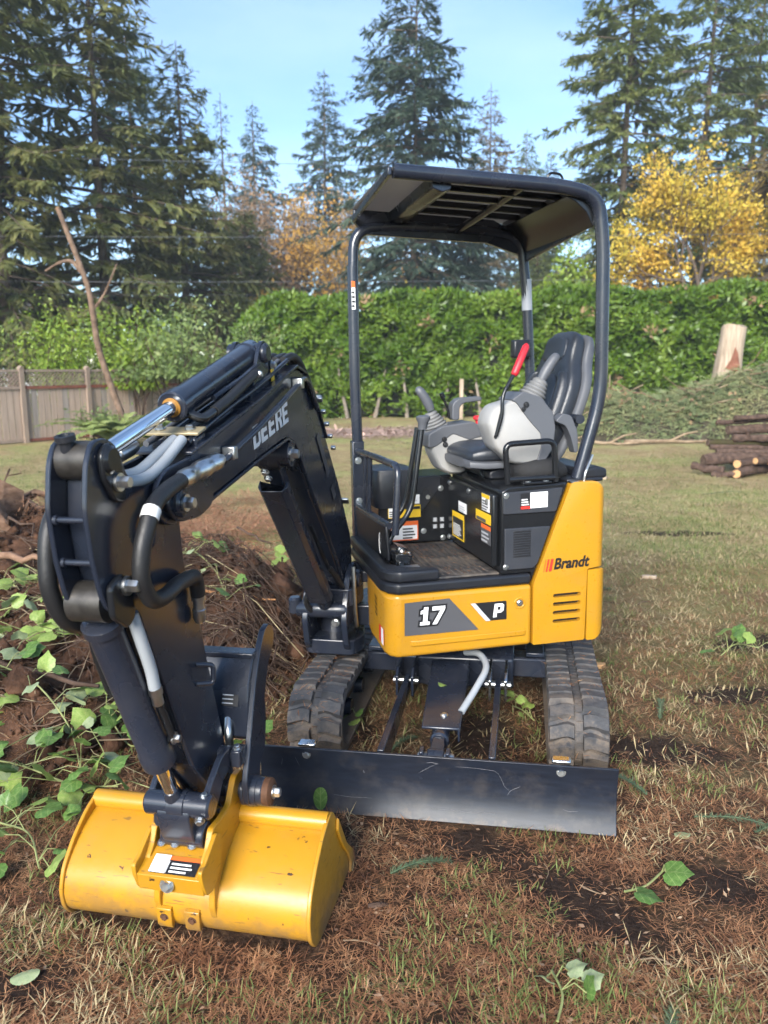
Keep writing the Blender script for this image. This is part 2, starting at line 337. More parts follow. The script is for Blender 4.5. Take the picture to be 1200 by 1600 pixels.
# ================================================================== materials of the place
def ground_mat():
    m = bpy.data.materials.new('lawn_and_needles'); m.use_nodes = True; n, l = m.node_tree.nodes, m.node_tree.links; b = n['Principled BSDF']
    b.inputs['Roughness'].default_value = .95; b.inputs['Specular IOR Level'].default_value = .15
    tc = n.new('ShaderNodeTexCoord')
    def nz(scale, det=6, ro=.6):
        t = n.new('ShaderNodeTexNoise'); t.inputs['Scale'].default_value = scale; t.inputs['Detail'].default_value = det; t.inputs['Roughness'].default_value = ro
        l.new(tc.outputs['Object'], t.inputs['Vector']); return t.outputs['Fac']
    def ramp(src, stops):
        r = n.new('ShaderNodeValToRGB'); e = r.color_ramp.elements
        for i in range(len(stops)-2): e.new(.5)
        for i, (p, c) in enumerate(stops): e[i].position = p; e[i].color = (*c, 1)
        l.new(src, r.inputs[0]); return r.outputs[0]
    def mix(f, a, c):
        x = n.new('ShaderNodeMixRGB'); l.new(f, x.inputs[0]); l.new(a, x.inputs[1]); l.new(c, x.inputs[2]); return x.outputs[0]
    needles = ramp(nz(26, 8, .8), [(.34, (.020, .013, .009)), (.50, (.060, .033, .020)), (.62, (.13, .075, .042)), (.76, (.26, .17, .095))])  # dark soil base, darkened further to paint the shade between loose needles
    lawn = ramp(nz(9, 8, .75), [(.28, (.17, .155, .062)), (.45, (.34, .30, .12)), (.60, (.46, .40, .19)), (.75, (.60, .53, .30))])
    green = ramp(nz(7, 6, .7), [(.35, (.15, .175, .052)), (.65, (.36, .37, .13))])
    lawn = mix(ramp(nz(.55, 5), [(.44, (0,)*3), (.62, (.85,)*3)]), lawn, green)
    brown = ramp(nz(5, 6, .7), [(.35, (0.225, 0.143, 0.075)), (.65, (0.420, 0.300, 0.165))])
    lawn = mix(ramp(nz(.8, 5), [(.44, (.75,)*3), (.58, (0,)*3)]), lawn, brown)
    sx = n.new('ShaderNodeSeparateXYZ'); l.new(tc.outputs['Object'], sx.inputs[0])
    mr = n.new('ShaderNodeMapRange'); mr.inputs['From Min'].default_value = 2.8; mr.inputs['From Max'].default_value = 7.5; l.new(sx.outputs['Y'], mr.inputs[0])
    ad = n.new('ShaderNodeMath'); ad.operation = 'MULTIPLY_ADD'; ad.inputs[1].default_value = .9; ad.inputs[2].default_value = -.45; l.new(nz(1.1, 5), ad.inputs[0])
    a2 = n.new('ShaderNodeMath'); a2.operation = 'ADD'; a2.use_clamp = True; l.new(mr.outputs[0], a2.inputs[0]); l.new(ad.outputs[0], a2.inputs[1])
    col = mix(a2.outputs[0], needles, lawn)
    soil = ramp(nz(30, 6), [(.3, (.016, .010, .008)), (.7, (.055, .034, .024))])
    at = n.new('ShaderNodeAttribute'); at.attribute_name = 'soil'
    mm = n.new('ShaderNodeMath'); mm.operation = 'MULTIPLY_ADD'; mm.inputs[1].default_value = 1.8; mm.inputs[2].default_value = -.95; l.new(nz(5, 7, .7), mm.inputs[0])
    m2 = n.new('ShaderNodeMath'); m2.operation = 'ADD'; l.new(at.outputs['Fac'], m2.inputs[0]); l.new(mm.outputs[0], m2.inputs[1]); mm = m2
    sm = ramp(m2.outputs[0], [(.38, (0,)*3), (.58, (.95,)*3)])
    col = mix(sm, col, soil)
    l.new(col, b.inputs['Base Color'])
    bp = n.new('ShaderNodeBump'); bp.inputs['Strength'].default_value = .9; bp.inputs['Distance'].default_value = .03; l.new(nz(60, 6, .7), bp.inputs['Height']); l.new(bp.outputs[0], b.inputs['Normal'])
    return m
GROUND = ground_mat()
SOIL = mat('dug_soil', (.040, .024, .018), .95, var=.6, vscale=7, col2=(.13, .068, .042), bump=1.0, bscale=45, spec=.1)
BARK = mat('conifer_bark', (.085, .065, .052), .95, var=.4, vscale=5, col2=(.17, .13, .10), bump=.6, bscale=14, stretch=(4, 4, .7), spec=.1)
BARKP = mat('pale_bark', (.20, .165, .13), .9, var=.3, vscale=8, col2=(.32, .27, .22), bump=.4, bscale=20, stretch=(3, 3, .8), spec=.1)
BARKS = mat('sapling_bark', (.13, .085, .06), .9, var=.4, vscale=7, col2=(.25, .17, .12), bump=.4, bscale=20, spec=.1)
BARKL = mat('log_bark', (.060, .040, .032), .95, var=.5, vscale=14, col2=(.13, .085, .065), bump=.7, bscale=30, spec=.1)
MOSS = mat('mossy_bark', (.085, .085, .025), .95, var=.5, vscale=10, col2=(.06, .045, .03), bump=.6, bscale=40, spec=.1)
CUT = mat('fresh_cut_wood', (.52, .30, .14), .8, var=.15, vscale=12, spec=.2)
OLDCUT = mat('weathered_cut_wood', (.11, .075, .055), .9, var=.4, vscale=15, spec=.1)
SPLIT = mat('split_pale_wood', (.36, .27, .19), .85, var=.35, vscale=3, col2=(.50, .40, .30), bump=.3, bscale=12, stretch=(5, 5, .5), spec=.1)
REDROT = mat('red_heartwood', (.20, .085, .055), .9, var=.4, vscale=8, spec=.1)
ROOTW = mat('torn_root_wood', (.17, .095, .060), .9, var=.45, vscale=10, col2=(.29, .18, .12), bump=.5, bscale=30, stretch=(1, 1, 2), spec=.1)
TWIGM = mat('dry_twig', (.24, .16, .10), .9, var=.5, vscale=4, col2=(.36, .27, .18), spec=.1)
TWIGD = mat('dark_twig', (.075, .05, .038), .9, var=.5, vscale=6, spec=.1)
VINE = mat('green_vine_stem', (.22, .24, .09), .6, var=.3, vscale=6)
FENCEW = mat('weathered_cedar_boards', (.36, .275, .215), .9, var=.18, vscale=3, bump=.2, bscale=18, stretch=(6, 6, .4), spec=.1, world=True)
FENCEW2 = mat('grey_cedar_boards', (.30, .255, .22), .9, var=.2, vscale=3, bump=.2, bscale=18, stretch=(6, 6, .4), spec=.1, world=True)
FENCER = mat('red_brown_rail', (.20, .075, .05), .85, var=.25, vscale=6, spec=.1)
FENCEP = mat('fence_post_wood', (.27, .205, .16), .9, var=.25, vscale=4, stretch=(5, 5, .5), spec=.1)
NEED_A = leafmat('fir_needles_dark', [(.058, .088, .030), (.125, .150, .050), (.215, .215, .075), (.34, .29, .11)], .8, .40, .4, 3)
NEED_B = leafmat('fir_needles_blue', [(.045, .080, .058), (.085, .130, .090), (.145, .190, .125)], .8, .40, .4, 3)
NEED_C = leafmat('fir_needles_pale_green', [(.078, .118, .034), (.165, .205, .062), (.29, .29, .098)], .8, .40, .4, 3)  # paler green needle tone for some of the firs
NEED_D = leafmat('spruce_needles_brownish', [(.12, .10, .050), (.22, .17, .085), (.31, .23, .115)], .8, .40, .4, 3)
HEDGEM = leafmat('laurel_leaves', [(.028, .062, .008), (.070, .132, .014), (.135, .215, .028), (.26, .33, .065)], .33, .25, .7, 7)
MAPLE = leafmat('maple_leaves_yellow', [(.24, .27, .04), (.56, .44, .06), (.72, .48, .07), (.66, .34, .05)], .6, .35, .35, 4)
ORANGEL = leafmat('autumn_leaves_orange', [(.42, .27, .07), (.62, .37, .08), (.62, .29, .06)], .6, .35, .5, 4)
BROWNL = leafmat('dry_leaves_brown', [(0.195, 0.124, 0.072), (0.325, 0.208, 0.117), (0.390, 0.260, 0.156)], .8, .2, .5, 5)
BUSH_A = leafmat('bright_shrub_leaves', [(0.081, 0.149, 0.020), (0.203, 0.297, 0.034), (0.365, 0.419, 0.054)], .45, .3, 1., 6)
BUSH_B = leafmat('olive_shrub_leaves', [(0.063, 0.105, 0.031), (0.140, 0.196, 0.056), (0.266, 0.294, 0.098)], .5, .25, 1., 6)
FERNM = leafmat('fern_fronds', [(.09, .13, .035), (.19, .24, .07), (.32, .33, .12)], .6, .25, 1.5, 9)
IVY_A = leafmat('ivy_leaf_green', [(.050, .115, .022), (.10, .19, .045), (.17, .26, .07)], .38, .25, 6, 30, True)
IVY_B = leafmat('ivy_leaf_light', [(.15, .26, .05), (.26, .36, .09), (.36, .42, .13)], .42, .3, 6, 30, True)
IVY_C = leafmat('ivy_leaf_pale_underside', [(.20, .28, .14), (.30, .36, .20), (.36, .40, .24)], .5, .2, 6, 30, True)
NEEDLE = leafmat('fallen_needles', [(.085, .038, .022), (.22, .098, .048), (.37, .185, .09), (.50, .35, .20)], .85, .1, 9, 60)
STRAW = leafmat('straw_grass', [(0.232, 0.167, 0.080), (0.392, 0.304, 0.160), (0.580, 0.478, 0.290)], .8, .2, 1.5, 30)
GRASS = leafmat('green_grass', [(0.080, 0.109, 0.029), (0.145, 0.181, 0.051), (0.275, 0.290, 0.109)], .7, .25, 1.5, 30)
SPRIG = leafmat('fallen_fir_sprig', [(.045, .075, .04), (.085, .125, .065), (.15, .18, .095)], .7, .1, 3, 20)
LITTER = leafmat('leaf_litter', [(0.065, 0.036, 0.026), (0.182, 0.104, 0.065), (0.312, 0.208, 0.130), (0.416, 0.338, 0.221)], .85, .1, 3, 25)

def unit(a): return a/np.maximum(np.linalg.norm(a, axis=-1, keepdims=True), 1e-9)
def leaves(P, D, N, L, W, fold=.15, off=.42):
    """folded diamond blades: base, two sides, tip -> (verts, quads)"""
    D = unit(D); S = unit(np.cross(D, N)); U = np.cross(S, D); L = np.asarray(L)[:, None]; W = np.asarray(W)[:, None]
    a = P; b = P + D*L*off + S*W*.5 + U*W*fold; c = P + D*L; d = P + D*L*off - S*W*.5 + U*W*fold
    V = np.stack([a, b, c, d], 1).reshape(-1, 3); return V, np.arange(len(P)*4).reshape(-1, 4)
def rdir(n, up=0.):
    v = RNG.normal(size=(n, 3)); v = unit(v); v[:, 2] += up; return unit(v)
def stick_mesh(segs, n=5):
    """many tapered sticks: list of (points Nx3, r0, r1) -> one vertex and quad list"""
    V = []; Q = []; k = 0
    for pts, r0, r1 in segs:
        pts = np.asarray(pts, float); m = len(pts); t = np.gradient(pts, axis=0); t = unit(t)
        a = unit(np.cross(t, np.array([.31, .17, .93])+1e-6)); b = np.cross(t, a); rr = np.linspace(r0, r1, m)
        th = np.arange(n)*2*np.pi/n
        ring = pts[:, None, :] + rr[:, None, None]*(np.cos(th)[None, :, None]*a[:, None, :] + np.sin(th)[None, :, None]*b[:, None, :])
        V.append(ring.reshape(-1, 3)); i = np.arange(m-1)[:, None]*n; j = np.arange(n)[None, :]; jn = (j+1) % n
        Q.append(np.stack([i+j, i+jn, i+n+jn, i+n+j], -1).reshape(-1, 4)+k); k += m*n
    return np.concatenate(V), np.concatenate(Q)
def arr_obj(name, V, Q, m, parent, origin, smooth=False):
    me = np_mesh(name, np.asarray(V)-np.array(origin)[None, :], quads=Q, mats=[m], smooth=smooth)
    return link(name, me, m, parent, Vector(origin), smooth=0)

# ================================================================== ground
PATCH = ((.60, 2.05, .34, .14, -.75), (.33, 2.33, .22, .10, -.5), (1.05, 2.12, .22, .13, -.3), (1.15, 2.98, .40, .16, -.15), (1.75, 3.55, .35, .13, .1), (-1.0, 1.75, .2, .08, .3), (.40, 3.1, .22, .3, 0), (-.15, 3.25, .12, .3, 0), (2.3, 4.3, .5, .15, .2), (.15, 1.62, .12, .05, .4), (1.35, 6.4, .6, .18, .0), (2.9, 7.3, .6, .15, .1))
def patch(x, y):
    """bare dark soil: where tracks and roots broke the turf"""
    h = np.zeros_like(x)
    for cx, cy, a, b_, r in PATCH:
        dx, dy = x-cx, y-cy; u, v = dx*math.cos(r)+dy*math.sin(r), -dx*math.sin(r)+dy*math.cos(r); h = np.maximum(h, np.exp(-(u/a)**2-(v/b_)**2))
    return h
def hfun(x, y):
    """small unevenness of the lawn"""
    h = .012*np.sin(1.7*x+.6*y)+.010*np.sin(2.9*y-1.1*x)+.006*np.sin(7.1*x+3.3)*np.sin(6.3*y)
    near = np.clip((np.hypot(x-.3, y-3.3)-1.6)/1.2, 0, 1)
    rut = -.035*np.exp(-((x-1.55-.10*(y-2.2))**2)/.05)*np.exp(-((y-2.3)**2)/.9)
    return h*(.25+.75*near) - .012*(1-near) + rut + .012*np.clip(x, -1, 1)*(1-near)
def mound(x, y):
    def g(cx, cy, sx, sy, a): return a*np.exp(-((x-cx)/sx)**2-((y-cy)/sy)**2)
    return g(-1.55, 4.0, .75, .85, .34)+g(-1.02, 4.65, .38, .55, .42)+g(-2.7, 5.2, .8, .9, .46)+g(-2.0, 3.2, .55, .45, .16)+g(-3.6, 6.6, .9, 1.0, .38)+g(-.78, 3.75, .22, .5, .12)+g(-2.1, 6.4, .9, .7, .12)
def grid(xs, ys, f):
    X, Y = np.meshgrid(xs, ys); Z = f(X, Y); nx, ny = len(xs), len(ys); V = np.stack([X, Y, Z], -1).reshape(-1, 3)
    i = (np.arange(ny-1)[:, None]*nx + np.arange(nx-1)[None, :]).ravel(); return V, np.stack([i, i+1, i+nx+1, i+nx], 1)
xs = np.concatenate([[-110, -80, -60, -35], np.arange(-22, -6, .8), np.arange(-6, 6.01, .08), np.arange(6.8, 23, .8), [35, 60, 80, 110]])
ys = np.concatenate([[-40, -20, -6], np.arange(-2, .8, .4), np.arange(.8, 9.01, .08), np.arange(9.5, 40, .7), [50, 70, 90, 120]])
V, Q = grid(xs, ys, hfun); g = np_mesh('ground', V, quads=Q, mats=[GROUND], smooth=True); at_ = g.attributes.new('soil', 'FLOAT', 'POINT'); at_.data.foreach_set('value', patch(V[:, 0], V[:, 1]).astype(np.float32)); go = link('ground', g, GROUND, None, Vector()); tag(go, kind='structure')
def rough(x, y, s=1.):
    z = np.zeros_like(x)
    for k, (f, a) in enumerate(((3.1, .05), (7.3, .028), (15, .016), (31, .009))):
        z += a*np.sin(f*x+1.3*k+1.7*np.sin(f*.7*y))*np.sin(f*.9*y+2.1*k+1.3*np.sin(f*.6*x))
    return z*s
def mz(x, y):
    m = mound(x, y); return hfun(x, y)+m-.05+rough(x, y)*1.5*np.clip(m*6, 0, 1)+np.clip(m*4, 0, 1)*.045
V, Q = grid(np.arange(-5.6, -.2, .035), np.arange(2.2, 8.6, .035), lambda x, y: mz(x, y)+RNG.normal(size=x.shape)*.010*np.clip(mound(x, y)*8, 0, 1))
mo = link('soil_mound', np_mesh('soil_mound', V, quads=Q, mats=[SOIL], smooth=True), SOIL, None, Vector()); tag(mo, kind='structure')
def gz(x, y):
    """height of whatever ground is uppermost"""
    x = np.asarray(x, float); y = np.asarray(y, float); return np.maximum(hfun(x, y), np.where((x > -5.6) & (x < -.25) & (y > 2.2) & (y < 8.6), mz(x, y), -9))

# ================================================================== hedge
def hedge():
    x0, x1, y0, dep, h = -5.0, 23.5, 25.2, 1.9, 3.72
    root = empty('laurel_hedge', (6., y0+.8, 0), 'tall clipped green laurel hedge running behind the canopy', 'hedge')
    def front(x): return y0 - .085*(x+5) + .22*np.sin(1.1*x)+.14*np.sin(2.7*x+1)
    def top(x): return h + .015*(x+5) + .10*np.sin(1.3*x)+.06*np.sin(3.7*x) - 1.0*np.clip((-3.3-x)/1.7, 0, 1)**2
    n = 98000; x = RNG.uniform(x0, x1, n); u = RNG.random(n); z = np.where(u < .86, RNG.random(n)**.9*top(x), top(x)-RNG.random(n)**2*.25)
    lump = .30*np.sin(2.3*x+1.9*z)*np.sin(2.9*z-1.2*x)+.26*np.sin(5.1*x-2.2*z+np.sin(x))*np.sin(4.3*z+1.7*np.sin(1.9*x))+.12*np.sin(11*x+3*z)*np.sin(9*z-2*x)
    d = np.where(u < .86, np.abs(RNG.normal(size=n))*.16 - lump*.95, RNG.random(n)*dep)
    d += .55*np.clip((z-top(x)+.45)/.45, 0, 1)**2*(u < .86); d += .35*np.clip((.5-z)/.5, 0, 1)
    hole = (np.sin(3.1*x+2.3*np.sin(1.7*z))*np.sin(3.7*z+1.9*np.sin(1.3*x)) > .72) & (z < top(x)*.8) & (u < .86); hole |= (z < .9) & (np.sin(2.2*x+1.)*np.sin(5*x) > .25) & (u < .86)
    kk = ~(hole & (RNG.random(n) < .85)); x, z, u, d = x[kk], z[kk], u[kk], d[kk]; n = len(x)
    y = front(x)+d; P = np.stack([x, y, z], 1)
    end = x < x0+.9; P[end, 1] += RNG.random(end.sum())*dep*.9
    D = unit(np.stack([RNG.normal(size=n)*.8, -.45+RNG.normal(size=n)*.45, .25+RNG.normal(size=n)*.55], 1)); D[u >= .80, 2] += .9
    N = unit(np.stack([RNG.normal(size=n)*.5, -.75+RNG.normal(size=n)*.4, .6+RNG.normal(size=n)*.4], 1))
    V, Q = leaves(P, D, N, RNG.uniform(.10, .30, n), RNG.uniform(.05, .12, n), .12)
    dry = (np.sin(1.9*x+1.1*z+2)*np.sin(2.7*z-.8*x+1) > .86) & (RNG.random(n) < .35); Q0 = np.arange(n*4).reshape(-1, 4)
    arr_obj('foliage', V.reshape(-1, 4, 3)[~dry].reshape(-1, 3), Q0[:(~dry).sum()], HEDGEM, root, (6., y0+.8, 0)); arr_obj('dry_leaves', V.reshape(-1, 4, 3)[dry].reshape(-1, 3), Q0[:dry.sum()], BROWNL, root, (6., y0+.8, 0))
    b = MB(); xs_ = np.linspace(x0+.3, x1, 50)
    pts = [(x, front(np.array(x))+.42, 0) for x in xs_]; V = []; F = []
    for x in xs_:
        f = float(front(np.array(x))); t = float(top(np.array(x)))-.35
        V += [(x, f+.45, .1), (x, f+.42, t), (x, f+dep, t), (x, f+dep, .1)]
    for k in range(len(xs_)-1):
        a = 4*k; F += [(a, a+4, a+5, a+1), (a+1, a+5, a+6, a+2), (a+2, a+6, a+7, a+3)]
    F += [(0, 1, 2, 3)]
    b.add(V, F); b.build('dark_inner_core', mat('hedge_interior', (.012, .014, .006), .95, var=.4), root, origin=(6, y0+.8, 0))  # near-black core; the shade inside the hedge is put into its colour
    for k, (x, lean) in enumerate(((-2.6, .2), (-1.15, -.25), (-.3, .3), (.75, -.1), (1.9, .15), (3.1, -.2), (5.3, .1))):
        f = float(front(np.array(x))); b = MB(); b.tube([(x, f+.1, -.05), (x+lean*.4, f+.02, .5), (x+lean, f+.05, 1.1), (x+lean*1.2, f+.25, 1.7)], [.07, .055, .04, .02], 8); b.build('stem', BARKP, root)
hedge()
b = MB(); b.box(2.36, 2.48, 24.25, 24.33, 0, 1.25); st = b.build('wooden_stake', SPLIT, None, .01); tag(st, 'pale wooden stake standing against the foot of the hedge', 'stake')

# ================================================================== trees
def conifer(x, y, H, Rm, label, m, c0=.12, droop=.35, dens=1., tr=.22, gap=.0, thin=1., seed=0, lean=0., top_pow=.85, blade=1.):
    rng = np.random.default_rng(seed+11)
    root = empty('conifer_tree', (x, y, 0), label, 'tree', 'conifers behind the hedge and fence')
    tp = np.array([[x+lean*t*t*H*.06+.05*math.sin(5*t+seed), y, H*t] for t in np.linspace(0, 1, 14)])
    V, Q = stick_mesh([(tp, tr, .015)], 9); arr_obj('trunk', V, Q, BARK, root, (x, y, 0), True)
    PP = []; DD = []; NN = []; LL = []; WW = []; sticks = []
    z = c0*H
    while z < H*.985:
        t = (z/H-c0)/(1-c0); rad = Rm*(1-t)**top_pow*(.70+.6*rng.random()) + .15
        if t < .15: rad *= .7+.3*t/.15
        nb = max(3, int((5.5 if t < .8 else 4)*dens+rng.random()*2)); a0 = rng.random()*6.28
        for k in range(nb):
            if rng.random() < gap: continue
            az = a0+6.283*k/nb+rng.normal()*.35; L = rad*rng.choice([rng.uniform(.45, .9), rng.uniform(.8, 1.25)]); el = .30*(t-.35)+rng.normal()*.10
            d = np.array([math.cos(az), math.sin(az), el]); s = np.linspace(0, 1, 7)[:, None]
            cx = x+lean*(z/H)**2*H*.06; pts = np.array([cx, y, z])+d*L*s + np.array([0, 0, -1.])*L*droop*s**1.6*(1-.5*t) + np.array([0, 0, 1.])*L*.10*s**4
            if L > .7: sticks.append((pts, .012+.012*L, .004))
            nt = max(5, int(L/.088*thin)); ss = rng.uniform(.10, 1., nt)**.8
            bp = np.stack([np.interp(ss, s[:, 0], pts[:, i]) for i in range(3)], 1)
            fw = unit(pts[-1]-pts[2])[None]; sd = unit(np.cross(fw, [[0, 0, 1.]])); sg = np.where(rng.random(nt) < .5, -1, 1)[:, None]
            tl = (.26+.50*np.sin(np.clip(ss*1.05, 0, 1)*np.pi)**.6*min(1., L*.55))*rng.uniform(.7, 1.25, nt)*blade
            td = unit(fw*.75+sd*sg*rng.uniform(.5, 1.1, (nt, 1))+np.array([[0, 0, -1.]])*rng.uniform(.05, .65, (nt, 1))+rng.normal(size=(nt, 3))*.16)
            for j in range(3):
                q = bp+td*tl[:, None]*(.0, .35, .62)[j]; dd = unit(td+rng.normal(size=(nt, 3))*(.05, .45, .45)[j]); ll = tl*(1., .62, .5)[j]
                PP.append(q); DD.append(dd); NN.append(unit(np.array([[0, 0, 1.]])+rng.normal(size=(nt, 3))*.35)); LL.append(ll); WW.append(ll*rng.uniform(.17, .30, nt))
        z += (.27+.20*rng.random())*(1.15-.55*t)*max(.8, H/18)/dens**.3
    P, D, N, L, W = (np.concatenate(q) for q in (PP, DD, NN, LL, WW)); V, Q = leaves(P, D, N, L, W, .10)
    arr_obj('crown', V, Q, m, root, (x, y, 0))
    if sticks: V, Q = stick_mesh(sticks, 3); tag(arr_obj('branches', V, Q, BARK, root, (x, y, 0)), kind='stuff')
    return len(L)
nleaf = 0
for a in (
    (-15.6, 28, 20.5, 5.6, 'dense dark fir at the far left edge, cut by the frame', NEED_A, dict(seed=1, dens=1.0, c0=.10, gap=.08)),
    (-12.6, 26.5, 19.5, 5.2, 'dark fir with olive boughs, second from the left edge', NEED_A, dict(seed=2, dens=.95, c0=.13, gap=.10)),
    (-10.3, 29.5, 19.0, 5.2, 'tall fir whose long bough juts into the blue sky', NEED_A, dict(seed=3, dens=.85, c0=.13, gap=.14, droop=.28)),
    (-8.2, 33, 14.2, 4.0, 'shorter fir at the right end of the left-hand grove', NEED_A, dict(seed=4, dens=.95, c0=.08, gap=.08)),
    (-12.3, 40, 18.5, 4.8, 'fir standing behind the left-hand grove', NEED_B, dict(seed=5, dens=.8, c0=.15, gap=.2)),
    (-11.0, 56, 19.8, 3.2, 'thin sparse conifer, left one of the far pair', NEED_B, dict(seed=6, dens=.7, gap=.35, thin=.7, c0=.25)),
    (-9.5, 60, 20.6, 3.6, 'dark pointed conifer, right one of the far pair', NEED_B, dict(seed=7, dens=.9, gap=.15, c0=.40)),
    (-6.9, 40, 9.3, 2.3, 'broad dark green evergreen below the far pair', NEED_A, dict(seed=8, dens=1.3, c0=.02, top_pow=.45)),
    (-4.2, 58, 22, 5.0, 'slender pointed spruce alone left of the tall spruce', NEED_B, dict(seed=9, dens=.9, gap=.08, c0=.30)),
    (1.5, 40, 20.6, 6.9, 'tall blue-green spruce rising behind the canopy roof', NEED_B, dict(seed=10, dens=1.0, gap=.05, c0=.05, droop=.42, top_pow=.78)),
    (8.0, 62, 22.5, 4.6, 'brownish thin spruce right of the tall spruce', NEED_D, dict(seed=11, dens=.8, gap=.2, c0=.2)),
    (4.9, 47, 13.5, 3.6, 'dark fir filling in beside the tall spruce', NEED_B, dict(seed=12, dens=1., c0=.05)),
    (12.2, 70, 21.5, 5.2, 'pale green far fir above the canopy roof', NEED_C, dict(seed=13, dens=1., c0=.05)),
    (15.3, 75, 21.3, 4.4, 'small dark far fir tip beside the right-hand grove', NEED_B, dict(seed=14, dens=1., c0=.05)),
    (11.2, 38, 22.8, 5.6, 'tall fir with a bare lower trunk by the right canopy post', NEED_C, dict(seed=15, dens=1.0, gap=.08, c0=.16, droop=.38, tr=.26)),
    (16.4, 42, 26., 5.6, 'tall open fir behind the yellow maple', NEED_C, dict(seed=16, dens=.85, gap=.18, c0=.28, tr=.26)),
    (20.6, 46, 26., 6.0, 'tall fir right of the yellow maple', NEED_C, dict(seed=17, dens=.9, gap=.12, c0=.25, tr=.26)),
    (17.0, 31.5, 17.5, 4.6, 'brownish drooping spruce at the right edge, cut by the frame', NEED_D, dict(seed=18, dens=1., c0=.22, droop=.6, gap=.1)),
    (-21.0, 29, 18., 5.0, 'fir beyond the left edge of the view', NEED_A, dict(seed=20, dens=.8, c0=.12, gap=.1)),
    (-27.5, 36, 19., 5.2, 'farther fir beyond the left edge of the view', NEED_B, dict(seed=21, dens=.75, c0=.12, gap=.1)),
    (25.5, 40, 21., 5.4, 'fir beyond the right edge of the view', NEED_C, dict(seed=22, dens=.8, c0=.15, gap=.1)),
    (9.6, 50, 10.5, 3.0, 'small light green fir between the canopy posts', NEED_C, dict(seed=19, dens=1.1, c0=.02)),
):
    x, y, H, Rm, lab, m, kw = a; nleaf += conifer(x, y, H, Rm, lab, m, **kw)

def broadleaf(name, x, y, H, W, label, cat, m, nleaf, tr=.13, seed=0, levels=4, leafl=.16, bare=.0, bark=None, first=.28, group=None, spread=.6, clump=.35):
    rng = np.random.default_rng(seed+100); root = empty(name, (x, y, 0), label, cat, group); segs = []; tips = []
    def grow(p, d, L, r, lev):
        n = 5; pts = [p]; q = p.copy(); dd = d.copy()
        for k in range(n):
            dd = unit(dd+rng.normal(size=3)*.14+np.array([0, 0, .05])); q = q+dd*L/n; pts.append(q.copy())
        segs.append((np.array(pts), r, r*.62))
        if lev <= 1: tips.extend(pts[2:])
        if lev == 0: return
        for k in range(3 if lev > 1 else 3):
            i = rng.integers(2, n+1); a = rng.random()*6.283; s = unit(np.cross(dd, rng.normal(size=3)))
            nd = unit(dd*rng.uniform(.4, 1.)+s*spread*rng.uniform(.6, 1.5)); grow(pts[i], nd, L*rng.uniform(.58, .82), r*.55, lev-1)
        grow(pts[-1], unit(dd+rng.normal(size=3)*.2), L*.72, r*.6, lev-1)
    grow(np.array([x, y, -.05]), np.array([0., 0, 1]), H*first, tr, levels)
    T = np.array(tips); allp = np.concatenate([s[0] for s in segs]); zs = allp[:, 2].max(); wx = max(.1, np.abs(allp[:, 0]-x).max())
    fz = H*.97/zs; fx = min(2.0, max(.5, W*.5/wx))
    sc = lambda P: np.stack([x+(P[..., 0]-x)*fx, y+(P[..., 1]-y)*fx, P[..., 2]*fz], -1)
    V, Q = stick_mesh([(sc(s[0]), s[1], s[2]) for s in segs], 5); arr_obj('trunk', V, Q, bark or BARK, root, (x, y, 0), True)
    T = sc(T); T = T[rng.random(len(T)) < .42] if len(T) > 60 else T; n = nleaf; P = T[rng.integers(0, len(T), n)]+rng.normal(size=(n, 3))*clump*np.array([1, 1, .7])
    P[:, 2] = np.maximum(P[:, 2], .15)
    V, Q = leaves(P, unit(rng.normal(size=(n, 3))+np.array([[0, -.2, -.35]])), unit(rng.normal(size=(n, 3))*.6+np.array([[0, -.4, .8]])), rng.uniform(.7, 1.3, n)*leafl, rng.uniform(.7, 1.2, n)*leafl*.72, .12, .5)
    arr_obj('crown', V, Q, m, root, (x, y, 0)); return root
broadleaf('maple_tree', 12.7, 33, 10.8, 7.4, 'golden yellow maple standing behind the right end of the hedge', 'tree', MAPLE, 12500, .16, 1, leafl=.145, clump=.27)
broadleaf('maple_tree', 15.9, 36, 11.6, 7.5, 'yellow maple with a dark trunk near the right edge', 'tree', MAPLE, 7500, .20, 2, leafl=.145, clump=.28)
broadleaf('autumn_tree', -5.4, 49, 12.0, 4.6, 'pale trunked autumn tree with thin brown leaves left of the hedge top', 'tree', BROWNL, 3500, .17, 3, bark=BARKP, leafl=.22, clump=.5)
broadleaf('autumn_tree', -2.8, 46, 12.6, 5.8, 'golden orange tree showing left of the front canopy post', 'tree', ORANGEL, 4200, .14, 4, bark=BARKP, leafl=.20, clump=.55)
broadleaf('autumn_tree', .9, 50, 10., 4.6, 'golden tree glowing low behind the tall spruce', 'tree', ORANGEL, 4500, .14, 5, leafl=.22, clump=.5)
broadleaf('bare_tree', -9.0, 45, 13.0, 5.6, 'leafless brown tree in front of the far pair of conifers', 'tree', BROWNL, 4200, .12, 6, bark=BARKP, leafl=.18, clump=.55)
broadleaf('bare_tree', -7.3, 50, 13.0, 5.6, 'leafless pinkish brown tree left of the pale trunked tree', 'tree', BROWNL, 4200, .12, 7, bark=BARKP, leafl=.18, clump=.55)
broadleaf('autumn_shrub', -14.8, 35, 5.8, 2.6, 'orange shrub glowing under the left-hand firs', 'shrub', ORANGEL, 2500, .06, 8, leafl=.2)
broadleaf('autumn_shrub', -4.9, 36, 5.2, 3.4, 'orange shrub peeking over the left end of the hedge', 'shrub', ORANGEL, 3200, .06, 9, leafl=.2)
broadleaf('autumn_shrub', 1.0, 34, 4.9, 3.4, 'golden shrub peeking over the hedge behind the front post', 'shrub', MAPLE, 2200, .06, 10, leafl=.2)
